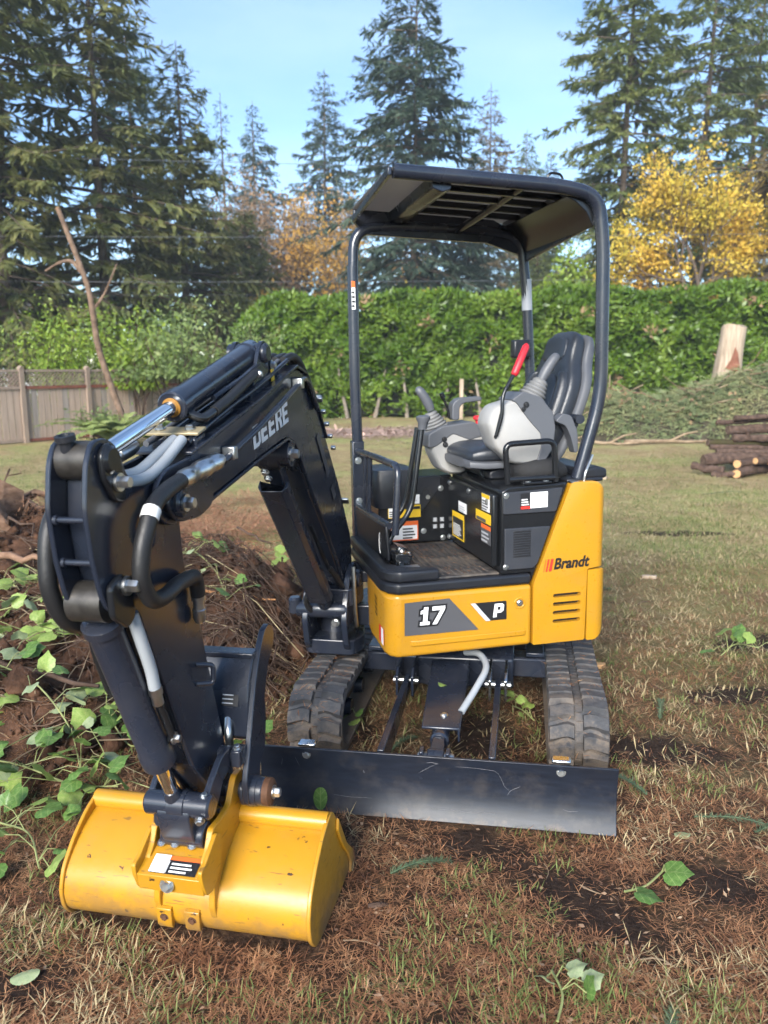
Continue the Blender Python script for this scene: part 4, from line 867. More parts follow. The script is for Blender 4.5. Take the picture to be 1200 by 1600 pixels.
# ---------------------------------------------------------------- upper body: yellow side cover
SY = -.49
b = MB(FV); pl = [(-.30, .05), (-.455, -.03), (-.468, -.16), (-.468, -.42), (-.455, -.465), (-.425, SY), (.167, SY), (.167, .05)]
b.prism(pl, 'z', .388, .657); sc_ = part('side_cover', YELLOW, b, .018, 4)
b = MB(FV); b.prism([(-.374, SY-.002), (-.36, SY-.009), (.125, SY-.009), (.14, SY-.002)], 'z', .437, .461); part('pressed_rib', YELLOW, b, .006, 3, sc_)
def quad_decal(fr, pts, m, parent, name, off=(0, -.0025, 0), th=.0012):
    pts = [Vector(p)+Vector(off) for p in pts]; d = Vector(off).normalized()*th; b = MB(fr); n = len(pts)
    b.add([p for p in pts]+[p+d for p in pts], [tuple(range(n)), tuple(range(n, 2*n))[::-1]]+[(i, (i+1) % n, n+(i+1) % n, n+i) for i in range(n)])
    return b.build(name, m, parent, smooth=0)
def sp(pts): return [(x, SY, z) for x, z in pts]
dc = quad_decal(FV, sp([(-.396, .484), (-.394, .624), (-.203, .629), (-.074, .482)]), DGREY, sc_, 'decal')
def glyph(poly, x, z, h, sl, m, name, lay, parent=sc_, y=SY):
    return quad_decal(FV, [(x+px*h+pz*h*sl, y-.0015-lay*.0015, z+pz*h) for px, pz in poly], m, parent, name, (0, -.002, 0))
ONE = [(.0, .62), (.0, .82), (.16, .86), (.16, 1.0), (.42, 1.0), (.42, .18), (.56, .18), (.56, 0), (.02, 0), (.02, .18), (.17, .18), (.17, .66)]
SEV = [(0, 1.), (.72, 1.), (.72, .8), (.33, 0), (.08, 0), (.47, .78), (.0, .78)]
def fat(poly, k):
    c = Vector((sum(p[0] for p in poly)/len(poly), sum(p[1] for p in poly)/len(poly))); bm = bmesh.new()
    vs = [bm.verts.new((p[0], p[1], 0)) for p in poly]; fc = bm.faces.new(vs); bm.normal_update(); sgn = 1 if fc.normal.z > 0 else -1; out = []
    n = len(poly)
    for i in range(n):
        a, q, e = Vector(poly[i-1]), Vector(poly[i]), Vector(poly[(i+1) % n])
        n1 = Vector(((q-a).y, -(q-a).x)).normalized()*sgn; n2 = Vector(((e-q).y, -(e-q).x)).normalized()*sgn
        mm = (n1+n2); mm = mm.normalized()*min(2.2, 1/max(.3, mm.normalized().dot(n1))) if mm.length > 1e-5 else n1
        out.append((q.x+mm.x*k, q.y+mm.y*k))
    bm.free(); return out
for g, gx in ((ONE, -.333), (SEV, -.284)):
    glyph(fat(g, .10), gx, .525, .076, .10, BLK, 'numeral_outline', 1); glyph(g, gx, .525, .076, .10, WHITE, 'numeral', 2)
quad_decal(FV, sp([(-.095, .598), (.049, .597), (.050, .516), (-.028, .516)]), BLK, sc_, 'decal')
quad_decal(FV, sp([(-.112, .598), (-.090, .598), (-.022, .516), (-.044, .516)]), SILV, sc_, 'decal', (0, -.004, 0))
PL = [(0, 0), (0, 1), (.58, 1), (.74, .86), (.74, .46), (.58, .32), (.26, .32), (.26, 0)]
glyph(PL, -.012, .530, .058, .14, WHITE, 'letter', 1.2); glyph([(.27, .54), (.27, .78), (.47, .78), (.47, .54)], -.012, .530, .058, .14, BLK, 'letter_hole', 2.4)
b = MB(FV); b.ring((.110, SY+.004, .581), (.110, SY-.004, .581), .026, .018); part('fastener_ring', YELLOW, b, .002, 2, sc_)
bolt(FV, (.110, SY-.001, .581), (0, -1, 0), .010, .007, sc_)
for k in range(4):      # louvres and safety label on the front face
    z = .590-k*.024; b = MB(FV); b.add([(-.4715, -.31, z), (-.4715, -.27, z+.012), (-.4715, -.27, z+.022), (-.4715, -.31, z+.010)], [(0,1,2,3)]); part('louvre', BLK, b, parent=sc_, smooth=0)
quad_decal(FV, [(-.469, -.43, .43), (-.469, -.35, .43), (-.469, -.35, .50), (-.469, -.43, .50)], REDP, sc_, 'warning_label', (-.002, 0, 0))
quad_decal(FV, [(-.469, -.43, .43), (-.469, -.395, .43), (-.469, -.395, .50), (-.469, -.43, .50)], WHITE, sc_, 'warning_label', (-.0035, 0, 0))

# ---------------------------------------------------------------- engine cover and counterweight
def round_poly(poly, rad, seg=5):
    n = len(poly); out = []
    for i in range(n):
        a, q, c = Vector(poly[i-1]), Vector(poly[i]), Vector(poly[(i+1) % n]); r = rad[i] if hasattr(rad, '__len__') else rad
        r = min(r, (a-q).length*.45, (c-q).length*.45)
        if r < 1e-4: out.append(tuple(q)); continue
        p, e = q+(a-q).normalized()*r, q+(c-q).normalized()*r
        for k in range(seg+1):
            t = k/seg; out.append(tuple(p*(1-t)**2 + q*2*t*(1-t) + e*t*t))
    return out
def tail_shell(prof, y0, y1, rc, fr):
    """side profile swept across, with the tail end rounded in plan"""
    b = MB(fr); steps = [(y0, 1.0)]; rings = []
    for k in range(9):
        a = math.pi/2*k/8; rings.append((y0+rc*(1-math.sin(a)), rc*(1-math.cos(a))))
    rings = rings[::-1]                      # from the outer side inwards
    seq = [(y, ins) for y, ins in rings] + [(y1-(y-y0), ins) for y, ins in rings[::-1]]
    xm = max(p[0] for p in prof); vs = []
    for y, ins in seq:
        vs.append([(min(x, xm-ins) if x > xm-ins else x, y, z) for x, z in prof])
    b.loft(vs); return b
b = tail_shell(round_poly([(.172, .387), (.172, .655), (.338, 1.086), (.455, 1.086), (.497, 1.05), (.505, .712), (.420, .706), (.414, .387)], [.006, .01, .02, .03, .03, .008, .006, .008]), -.4905, .49, .045, FV)
ec = b.build('engine_cover', YELLOW, None, .006, 3)
def cut(o, cutters):
    for c in cutters:
        m = o.modifiers.new('cut', 'BOOLEAN'); m.object = c; m.operation = 'DIFFERENCE'; m.solver = 'EXACT'
    bpy.context.view_layer.update(); dg = bpy.context.evaluated_depsgraph_get()
    me = bpy.data.meshes.new_from_object(o.evaluated_get(dg)); o.modifiers.clear(); o.data = me
    for c in cutters: bpy.data.objects.remove(c)
    finish(me, 38)
slots = []
def capsule(x0, x1, z, h, slope=0.0, n=8):
    r = h/2; out = []
    for k in range(n+1): a = math.pi/2 - math.pi*k/n; out.append((x1-r+r*math.cos(a), z+r*math.sin(a)))
    for k in range(n+1): a = math.pi*1.5 - math.pi*k/n; out.append((x0+r+r*math.cos(a), z+r*math.sin(a)))
    return out
for k in range(4):
    c = MB(FV); c.prism(capsule(.263, .392, .598-.038*k, .0165), 'y', -.53, -.46); slots.append(c.build('slot_cutter', YELLOW, None, smooth=0))
cut(ec, slots)
ec.parent = EX; ec.location = WORIG[ec.name] - WORIG[EX.name]
for k in range(4):
    b = MB(FV); b.prism(capsule(.265, .390, .598-.038*k, .0150), 'y', -.468, -.461); part('slot_dark_fill', BLK, b, parent=ec)  # black fill added in each recess to paint the shade inside
b = tail_shell(round_poly([(.424, .383), (.424, .700), (.500, .702), (.522, .68), (.522, .46), (.50, .405), (.47, .383)], [.006, .008, .012, .02, .04, .03, .02]), -.488, .49, .06, FV)
cw = part('counterweight', YELLOW, b, .008, 3)
b = MB(FV); b.box(.502, .509, -.36, .36, .73, 1.02); part('tail_grille', DARKP, b, .002, parent=ec)
def text(name, body, fr, origin, ux, uz, h, m, parent, shear=0, offset=0, sx=1.0, ext=.0006, space=1.0):
    cu = bpy.data.curves.new(name, 'FONT'); cu.body = body; cu.size = 1; cu.shear = shear; cu.offset = offset; cu.extrude = 0; cu.space_character = space; cu.resolution_u = 4
    t = bpy.data.objects.new(name, cu); COL.objects.link(t); bpy.context.view_layer.update()
    dg = bpy.context.evaluated_depsgraph_get(); me = bpy.data.meshes.new_from_object(t.evaluated_get(dg)); bpy.data.objects.remove(t)
    co = np.zeros(len(me.vertices)*3); me.vertices.foreach_get('co', co); co = co.reshape(-1, 3)
    lo, hi = co.min(0), co.max(0); sc = h/(hi[1]-lo[1]); ux, uz = Vector(ux).normalized(), Vector(uz).normalized()
    o3 = Vector(fr @ Vector(origin)); r3 = fr.to_3x3()
    for v in me.vertices:
        p = r3 @ (ux*((v.co.x-lo[0])*sc*sx) + uz*((v.co.y-lo[1])*sc)); v.co = p
    me.materials.clear(); me.materials.append(m)
    return link(name, me, m, parent, o3, smooth=0)
text('lettering', 'Brandt', FV, (.262, SY-.0028, .714), (1, 0, .02), (0, 0, 1), .050, BLK, ec, shear=.22, offset=.035, sx=.90)
for k, (w, g) in enumerate(((.004, 0), (.007, .011), (.012, .025))):
    x = .214+g; quad_decal(FV, [(x, SY, .708), (x+w, SY, .708), (x+w+.010, SY, .762), (x+.010, SY, .762)], ORANGE if k == 0 else REDP, ec, 'logo_bar')
b = MB(FV); b.tube(bend([(.40, -.47, 1.07), (.405, -.475, 1.12), (.455, -.44, 1.19)], .02), .006, 8); part('latch_rod', ZINC, b)
b = MB(FV); b.box(.335, .37, -.49, -.46, 1.083, 1.088); part('catch_plate', ZINC, b, parent=ec)

# ---------------------------------------------------------------- floor, skirt, seat pedestal, side console box
b = MB(FV)
pl = [(-.30, .30), (-.452, .30), (-.480, .24), (-.480, -.40), (-.458, -.462), (-.42, -.494), (.160, -.494), (.160, .30)]
b.prism(pl, 'z', .660, .706); sk = part('floor_skirt', DARKP, b, .012, 3)
b = MB(FV); b.prism([(-.475, .28), (-.475, -.40), (-.45, -.455), (-.41, -.485), (-.24, -.485), (-.24, -.43), (-.36, -.40), (-.42, -.33), (-.42, .28)], 'z', .7065, .755)
part('floor_rim', DARKP, b, .012, 3, parent=sk)
b = MB(FV); b.box(-.36, .026, -.470, .176, .7065, .716); fm = part('floor_mat', MATF, b, .003)
for k in range(12):
    x = -.33+.028*k; b = MB(FV); b.box(x, x+.010, -.44, .14, .7162, .7195); part('tread_rib', MATF, b, .001, 1, parent=fm)
PANEL = mat('grained_panel_plastic', (.027, .030, .038), .45, var=.1, bump=.04, bscale=300, dust=.05)
# pedestal: front face, stepped near side with a vent
b = MB(FV)
b.prism([(.028, .708), (.028, 1.060), (.06, 1.078), (.325, 1.085), (.164, .664), (.164, .708)], 'y', -.482, .176)
pd = part('seat_pedestal', BLACK, b, .008, 3)
b = MB(FV); b.prism(round_poly([(.040, .728), (.040, .905), (.245, .905), (.19, .75), (.17, .728)], .008), 'y', -.4925, -.480); vp = part('vent_panel', PANEL, b, .004, 2, parent=pd)
b = MB(FV); b.prism(round_poly([(.034, .965), (.034, 1.056), (.30, 1.066), (.27, .965)], .008), 'y', -.4905, -.480); part('side_panel', PANEL, b, .004, 2, parent=pd)
for k in range(11):
    z = .782+.0105*k; b = MB(FV); b.box(.078, .155, -.4955, -.492, z, z+.006); part('dark_slot_bar', BLK, b, .0008, 1, parent=pd)  # raised black bars; the shade of the vent's slots is painted with them
for x, z in ((.045, 1.045), (.045, .742)): bolt(FV, (x, -.491, z), (0, -1, 0), .009, .005, pd)
b = MB(FV); b.box(-.002, .0275, -.455, .150, .735, 1.045); dr = part('pedestal_door', BLACK, b, .010, 3, parent=pd)
def label(fr, p, ux, uz, w, h, m, parent, nd, rows=0, head=None, box=None, rm=None):
    """printed label: panel, coloured head band, blank pictogram box, rows of fine print as thin bars"""
    p, ux, uz, nd = Vector(p), Vector(ux), Vector(uz), Vector(nd)
    def q(a, b_, c, d_, mm, lay, name):
        pts = [p+ux*a+uz*b_, p+ux*c+uz*b_, p+ux*c+uz*d_, p+ux*a+uz*d_]; return quad_decal(fr, pts, mm, parent, name, tuple(nd*(.0012*lay)), .0006)
    q(0, 0, w, h, m, 1, 'label')
    if head: q(0, h*.78, w, h, head, 2, 'label_band')
    if box: q(w*.03, h*.05, w*.36, h*.72, box, 2, 'label_box')
    if rows:
        x0 = w*.42 if box else w*.08
        for k in range(rows):
            z = h*.08 + k*h*.64/rows; q(x0, z, x0+(w*.93-x0)*(.72+.28*((k*37) % 10)/10), z+h*.30/rows, rm or BLK, 3, 'label_line')
label(FV, (.108, -.4905, .985), (1, 0, .02), (0, 0, 1), .042, .065, BLK, pd, (0, -1, 0), 4, rm=WHITE)
label(FV, (.151, -.4905, .986), (1, 0, .02), (0, 0, 1), .078, .066, WHITE, pd, (0, -1, 0), 0)
for k in range(5): quad_decal(FV, [(.160+.014*k, -.4905, .988), (.1607+.014*k, -.4905, .988), (.1607+.014*k, -.4905, 1.05), (.160+.014*k, -.4905, 1.05)], GREYM, pd, 'label_line', (0, -.003, 0))
quad_decal(FV, [(.108, -.4905, .985), (.150, -.4905, .985), (.150, -.4905, .996), (.108, -.4905, .996)], REDP, pd, 'label_band', (0, -.005, 0))
# labels on the pedestal's front face
FX = -.0025
label(FV, (FX, .075, .768), (0, -1, 0), (0, 0, 1), .175, .125, YPRINT, pd, (-1, 0, 0), 0)
label(FV, (FX-.0012, .062, .776), (0, -1, 0), (0, 0, 1), .149, .092, BLK, pd, (-1, 0, 0), 7, rm=WHITE)
label(FV, (FX, -.02, .905), (0, -1, 0), (0, 0, 1), .115, .048, WHITE, pd, (-1, 0, 0), 3, rm=SILV)
label(FV, (FX, -.335, .965), (0, -1, 0), (0, 0, 1), .095, .072, WHITE, pd, (-1, 0, 0), 4, YPRINT, rm=GREYM)
label(FV, (FX, -.26, .912), (0, -1, 0), (0, 0, 1), .185, .045, YPRINT, pd, (-1, 0, 0), 1, rm=DGREY)
label(FV, (FX, -.33, .825), (0, -1, 0), (0, 0, 1), .115, .080, DGREY, pd, (-1, 0, 0), 3, ORANGE, rm=SILV)
for y, z in ((.12, 1.02), (.13, .75), (-.16, 1.02), (-.40, 1.01)): bolt(FV, (-.003, y, z), (-1, 0, 0), .009, .006, pd)
# right-hand console box with decals, front storage box and hood
b = MB(FV); b.prism([(-.345, .715), (-.345, 1.00), (-.30, 1.045), (.028, 1.050), (.028, .715)], 'y', .182, .45); cb = part('control_box', BLACK, b, .008, 3)
b = MB(FV); b.loft([sring((-.26, .30, z), (1, 0, 0), (0, 1, 0), a, c, 5, 20) for z, a, c in ((.90, .10, .13), (.97, .112, .135), (1.05, .115, .137), (1.085, .105, .125), (1.092, .08, .10))]); part('storage_box', DARKP, b, parent=cb)
b = MB(FV); b.prism([(-.31, 1.046), (-.33, .94), (-.25, .88), (-.12, .88), (-.03, .995), (-.03, 1.046)], 'y', .178, .186); part('trim_panel', DARKP, b, .003, parent=cb)
PY = .1775
label(FV, (-.285, PY, .735), (1, 0, 0), (0, 0, 1), .135, .095, WHITE, cb, (0, -1, 0), 4, ORANGE, WHITE, BLK)
for q in ((-.285, .735, .005, .095), (-.155, .735, .005, .095), (-.285, .735, .135, .005)):
    quad_decal(FV, [(q[0], PY, q[1]), (q[0]+q[2], PY, q[1]), (q[0]+q[2], PY, q[1]+q[3]), (q[0], PY, q[1]+q[3])], ORANGE, cb, 'label_band', (0, -.006, 0))
label(FV, (-.165+.0, PY, .745), (1, 0, 0), (0, 0, 1), .001, .001, ORANGE, cb, (0, -1, 0))
label(FV, (-.30, PY, .848), (1, 0, 0), (0, 0, 1), .165, .062, YPRINT, cb, (0, -1, 0), 0)
label(FV, (-.297, PY-.001, .852), (1, 0, 0), (0, 0, 1), .035, .05, WHITE, cb, (0, -1, 0), 3)
quad_decal(FV, [(-.215, PY, .89), (-.14, PY, .89), (-.14, PY, .903), (-.215, PY, .903)], BLK, cb, 'label_line', (0, -.006, 0))
label(FV, (-.245, PY, .915), (1, 0, 0), (0, 0, 1), .105, .045, WHITE, cb, (0, -1, 0), 3, rm=SILV)
for i in range(2):
    for j in range(2):
        b = MB(FV); x, z = -.062+.036*i, .795+.034*j
        b.ring((x, PY-.001, z), (x, PY-.003, z), .014, .011, 4); b.box(x-.006, x+.006, PY-.003, PY-.001, z-.007, z+.007); part('pictogram', SILV, b, parent=cb)
b = MB(FV); b.ring((-.098, PY-.004, .965), (-.098, PY+.002, .965), .024, .012, 20); part('key_switch', BLK, b, parent=cb)
b = MB(FV); b.rev((-.098, PY, .945), (-.098, PY-.01, .945), [(0, .011), (.008, .011)], 14); part('ignition_lock', ZINC, b, parent=cb)
for x, z in ((-.03, .985), (-.12, .775), (-.02, .735)): bolt(FV, (x, .1795, z), (0, -1, 0), .010, .006, cb)

# ---------------------------------------------------------------- front guard, handrail, travel lever, pedals
b = MB(FV)
b.loft([[(-.44, .30, z0), (-.405, -.255, z0), (-.415+dx, -.255, z1), (-.45+dx, .30, z1)] for z0, z1, dx in ((.745, .90, 0),)] + [[(-.425, .30, .745), (-.39, -.255, .745), (-.40, -.255, .90), (-.435, .30, .90)]])
fg = part('front_guard', DARKP, b, .010, 3)
b = MB(FV); b.tube([(-.432, .29, .905), (-.396, -.25, .90)], .016, 12); part('guard_rail', DARK, b, parent=fg)
b = MB(FV); n = 22; ri = [(-.415-.004, -.175+.022*math.cos(2*math.pi*k/n), .812+.042*math.sin(2*math.pi*k/n)) for k in range(n)]
ro = [(-.417-.004, -.175+.027*math.cos(2*math.pi*k/n), .812+.048*math.sin(2*math.pi*k/n)) for k in range(n)]
b.add(ri+ro, [(i, (i+1) % n, n+(i+1) % n, n+i) for i in range(n)]); part('badge_ring', WHITE, b, parent=fg, smooth=0)
def badge(poly):
    b = MB(FV); b.add([(-.4215, -.175+y, .812+z) for y, z in poly], [tuple(range(len(poly)))]); part('badge_mark', WHITE, b, parent=fg, smooth=0)
badge([(-.008, -.030), (.000, -.008), (.006, .002), (.002, .006), (-.010, .004), (-.012, -.004), (-.004, -.004)])
badge([(.000, .002), (.007, .003), (.004, .022), (-.004, .033), (-.001, .018)])
b = MB(FV); b.tube(bend([(-.425, .285, 1.175), (-.40, -.02, 1.176), (-.372, -.335, 1.168), (-.392, -.345, .88)], [.02, .05]), .016, 12); hr = part('handrail', DARK, b)
b = MB(FV); b.tube([(-.408, .06, 1.17), (-.42, .06, .90)], .012, 10); part('rail_post', DARK, b, parent=hr)
b = MB(FV); b.tube([(-.413, .13, 1.17), (-.424, .13, .90)], .010, 10); part('rail_post', DARK, b, parent=hr)
# travel lever with bellows grip
tl = [(-.385, -.16, .79), (-.36, -.15, .84), (-.262, -.12, .935), (-.20, -.10, 1.32)]
b = MB(FV); b.tube(bend(tl, [.03, .06]), .013, 10); tv = part('travel_lever', BLACK, b)
b = MB(FV); b.loft([sring((-.196+dx, -.10, z), (1, 0, 0), (0, 1, 0), a, a*1.3, 2.4, 16) for dx, z, a in ((-.004, 1.30, .018), (0, 1.33, .022), (.001, 1.345, .030), (.001, 1.356, .030), (.002, 1.362, .020))]); part('lever_knob', GREYM, b, parent=tv)
b = MB(FV); b.tube(bend([(-.36, .02, .79), (-.34, .02, .84), (-.255, .02, .93), (-.19, .02, 1.30)], [.03, .06]), .012, 10); part('travel_lever', BLACK, b)
b = MB(FV)
b.obox((-.33, -.25, .775), (.05, .10, .008), Matrix.Rotation(.3, 3, 'Y')); b.obox((-.32, -.13, .78), (.05, .09, .008), Matrix.Rotation(.3, 3, 'Y'))
b.cyl((-.37, -.36, .755), (-.37, .12, .755), .014, 12); b.box(-.40, -.34, -.20, -.16, .72, .78); b.box(-.39, -.33, -.34, -.31, .72, .79)
pdl = part('pedal_bracket', BLACK, b, .003)
b = MB(FV)
for k in range(7): b.cyl((-.36+.012*k, -.30+.022*k, .722), (-.36+.012*k, -.30+.022*k, .76), .009, 8)
b.box(-.40, -.30, -.40, -.36, .72, .75); part('valve_linkage', ZINC, b, .002, parent=pdl)
for y in (-.30, -.27): bolt(FV, (-.352, y, .795), (-.4, 0, 1), .010, .009, pdl)

# ---------------------------------------------------------------- seat
SYC = -.085
b = MB(FV); b.prism([(.06, 1.08), (.06, 1.115), (.12, 1.135), (.36, 1.135), (.36, 1.08)], 'y', SYC-.17, SYC+.17); se = part('seat', DARKP, b, .01)
b = MB(FV); rings = []
for t, z0, z1, w in ((-.040, 1.165, 1.185, .15), (-.025, 1.150, 1.215, .185), (.03, 1.148, 1.235, .205), (.12, 1.15, 1.235, .21), (.24, 1.15, 1.225, .205), (.34, 1.16, 1.23, .19)):
    rings.append([Vector((t, p[1], p[2])) for p in sring((0, SYC, (z0+z1)/2), (0, 1, 0), (0, 0, 1), w, (z1-z0)/2, 3.5, 24)])
b.loft(rings); cu_ = part('cushion', SEATV, b, parent=se, sub=1)
b = MB(FV); b.loft([[Vector((t, p[1], p[2])) for p in sring((0, SYC, z), (0, 1, 0), (0, 0, 1), w, .022, 4, 24)] for t, z, w in ((-.046, 1.155, .14), (-.035, 1.150, .19), (.03, 1.145, .213), (.24, 1.145, .213), (.35, 1.15, .20))]); part('cushion_base', GREYM, b, parent=se)
def back_section(t):          # along the backrest, 0 bottom .. 1 top
    p = Vector((.300+.215*t+.02*math.sin(math.pi*t), SYC-.01, 1.13+.585*t)); return p
bx = Vector((.33, 0, .944)).normalized(); bn = Vector((-.944, 0, .33)).normalized()      # up the back, forward normal
def back_rings(ws, th, off, pw):
    out = []
    for t, w in ws:
        c = back_section(t) + bn*off; out.append(sring(c, (0, 1, 0), bn, w*1.08, th*(1 if .05 < t < .96 else .55), pw, 28))
    return out
b = MB(FV); b.loft(back_rings(((0, .15), (.04, .20), (.2, .225), (.5, .225), (.66, .21), (.74, .175), (.80, .155), (.90, .148), (.96, .135), (1., .10)), .032, -.040, 4)); part('backrest_shell', GREYM, b, parent=se, sub=1)
b = MB(FV); b.loft(back_rings(((0, .14), (.04, .19), (.2, .215), (.5, .215), (.64, .20), (.72, .165), (.79, .142), (.90, .137), (.96, .122), (.995, .09)), .046, .012, 4)); br = part('backrest', SEATV, b, parent=se, sub=1)
b = MB(FV); b.loft(back_rings(((.10, .10), (.13, .13), (.4, .135), (.60, .12), (.66, .09)), .018, .050, 4)); part('backrest_pad', SEATV, b, parent=se, sub=1)
b = MB(FV); b.loft(back_rings(((.75, .09), (.78, .105), (.90, .10), (.94, .08)), .014, .052, 4)); part('headrest_pad', SEATV, b, parent=se, sub=1)
for sy in (-1, 1):
    b = MB(FV); b.loft([sring(back_section(t)+Vector((0, sy*w, 0))+bn*.036, (0, 1, 0), bn, .032, .044, 2.5, 14) for t, w in ((.06, .15), (.12, .175), (.3, .188), (.5, .185), (.62, .168), (.68, .14))]); part('side_bolster', SEATV, b, parent=se, sub=1)
b = MB(FV); b.tube(bend([(.03, -.26, 1.095), (.035, -.20, 1.135), (.06, -.10, 1.12), (.12, -.02, 1.10)], .03), .006, 8); part('slide_bar', BLACK, b, parent=se)
b = MB(FV); rings = []
for x, a, c, z in ((.12, .03, .03, 1.13), (.17, .085, .055, 1.125), (.26, .10, .062, 1.13), (.34, .085, .05, 1.125), (.39, .03, .02, 1.11)):
    rings.append([Vector((x, p[1], p[2])) for p in sring((0, -.33, z), (0, 1, 0), (0, 0, 1), a, c, 2.2, 20)])
b.loft(rings); part('dust_cover', CLOTHB, b, sub=1)
b = MB(FV); b.tube([(.415, -.40, 1.34), (.50, .30, 1.34)], .02, 12); part('cross_tube', DARK, b)
b = MB(FV); b.box(.33, .50, -.46, .47, 1.078, 1.096); part('rear_deck', DARKP, b, .008)
b = MB(FV); b.prism([(.40, 1.09), (.52, 1.09), (.52, 1.13), (.47, 1.145), (.40, 1.13)], 'y', -.455, .45); part('tail_ledge', DARKP, b, .012, 3)

# ---------------------------------------------------------------- control consoles
def console(prof, y0, y1, split, m1, m2):
    b = MB(FV); p = round_poly(prof, .018, 3); mid = (y0+y1)/2; cx = sum(q[0] for q in p)/len(p); cz = sum(q[1] for q in p)/len(p)
    rings = []
    for y, s in ((y0, .90), (y0+.006, .955), (y0+.022, 1.), (y1-.022, 1.), (y1-.006, .955), (y1, .90)):
        rings.append([(cx+(x-cx)*s, y, cz+(z-cz)*s) for x, z in p])
    b.loft(rings); o = part('control_console', m1, b, smooth=40)
    return o
def boot(fr, p, d, m, parent, r0=.062, r1=.026, n=6, L=.09):
    p, d = Vector(p), Vector(d).normalized(); prof = []
    for k in range(n):
        r = r0+(r1-r0)*k/n; t = L*k/n; prof += [(t, r), (t+L/n*.25, r*1.05), (t+L/n*.55, r*1.02), (t+L/n*.8, r*.84)]
    prof.append((L, r1)); b = MB(fr); b.rev(p, p+d, prof, 22); return part('lever_boot', m, b, parent=parent, smooth=80)
def joystick(fr, p, d, bendv, parent, L=.12):
    p, d, e = Vector(p), Vector(d).normalized(), Vector(bendv); pts = [p+d*(L*t)+e*(t*t) for t in (0, .15, .35, .6, .8, .95, 1.0)]
    b = MB(fr); b.tube(pts, [.020, .022, .0245, .023, .022, .017, .006], 16); return part('joystick', GREYM, b, parent=parent, smooth=80)
nc = console([(.006, 1.33), (.018, 1.375), (.045, 1.408), (.11, 1.424), (.155, 1.450), (.235, 1.425), (.285, 1.365), (.296, 1.30), (.286, 1.22), (.235, 1.150), (.115, 1.160), (.042, 1.228)], -.385, -.225, None, GREYL, GREYM)
b = MB(FV); b.prism(round_poly([(.108, 1.430), (.158, 1.464), (.240, 1.438), (.295, 1.373), (.308, 1.308), (.298, 1.218), (.243, 1.142), (.222, 1.165), (.243, 1.225), (.240, 1.285), (.184, 1.345), (.130, 1.415)], .010), 'y', -.389, -.221); part('console_cap', GREYM, b, .01, 3, nc)
bolt(FV, (.172, -.390, 1.408), (0, -1, 0), .009, .004, nc, BLK); bolt(FV, (.160, -.390, 1.390), (0, -1, 0), .007, .004, nc, BLK)
boot(FV, (.215, -.305, 1.405), (.52, 0, .86), GREYD, nc, .072, .028, 7, .12)
joystick(FV, (.275, -.305, 1.505), (.45, 0, .9), (.02, 0, .0), nc, .125)
b = MB(FV); b.tube(bend([(.038, -.392, 1.285), (.062, -.40, 1.37), (.062, -.395, 1.45), (.130, -.372, 1.548)], [.05, .05]), .008, 10); lk = part('lockout_lever', BLACK, b)
b = MB(FV); b.tube([(.122, -.374, 1.530), (.127, -.372, 1.540), (.186, -.345, 1.646), (.193, -.341, 1.658)], [.012, .016, .016, .009], 14); part('grip', RED, b, parent=lk, smooth=80)
b = MB(FV); b.prism(round_poly([(.030, 1.275), (.055, 1.375), (.072, 1.380), (.050, 1.30), (.042, 1.27)], .004), 'y', -.3885, -.384); part('lever_slot', BLK, b, parent=nc)
b = MB(FV); b.prism(round_poly([(.300, 1.335), (.335, 1.368), (.375, 1.358), (.405, 1.29), (.410, 1.205), (.395, 1.195), (.375, 1.265), (.350, 1.315)], .015), 'y', -.40, -.345); part('armrest', GREYM, b, .012, 3)
fc_ = console([(-.110, 1.245), (-.05, 1.285), (.10, 1.302), (.165, 1.262), (.16, 1.15), (.05, 1.065), (-.015, 1.065), (-.06, 1.09), (-.10, 1.17)], .07, .23, None, GREYL, GREYM)
b = MB(FV); b.prism(round_poly([(-.124, 1.195), (-.122, 1.262), (-.055, 1.298), (.10, 1.315), (.178, 1.270), (.165, 1.245), (.085, 1.225), (.0, 1.258), (-.085, 1.200)], .012), 'y', .067, .233); part('console_cap', GREYM, b, .01, 3, fc_)
bolt(FV, (-.045, .066, 1.235), (0, -1, 0), .009, .004, fc_, BLK); bolt(FV, (-.04, .066, 1.21), (0, -1, 0), .009, .004, fc_, BLK)
boot(FV, (-.052, .15, 1.268), (-.38, 0, .92), GREYD, fc_, .066, .026, 7, .10)
joystick(FV, (-.085, .15, 1.37), (-.30, 0, .95), (-.035, 0, .0), fc_, .115)
b = MB(FV); b.tube(bend([(.005, .15, 1.33), (.0, .15, 1.375), (-.025, .15, 1.43)], .02), [.006]*4+[.006]*5, 8); b.tube([(-.022, .15, 1.425), (-.032, .15, 1.45)], .012, 10); part('throttle_lever', BLACK, b)
b = MB(FV); b.prism(round_poly([(.012, 1.32), (.015, 1.40), (.045, 1.425), (.16, 1.43), (.165, 1.41), (.07, 1.40), (.05, 1.38), (.05, 1.32)], .015), 'y', .12, .19); part('armrest', GREYM, b, .010, 3)
b = MB(FV); b.loft([sring((.16, .17, z), (1, 0, 0), (0, 1, 0), a, a, 2, 14) for z, a in ((1.28, .01), (1.315, .012), (1.318, .024), (1.33, .024), (1.336, .018))]); part('red_knob', RED, b)
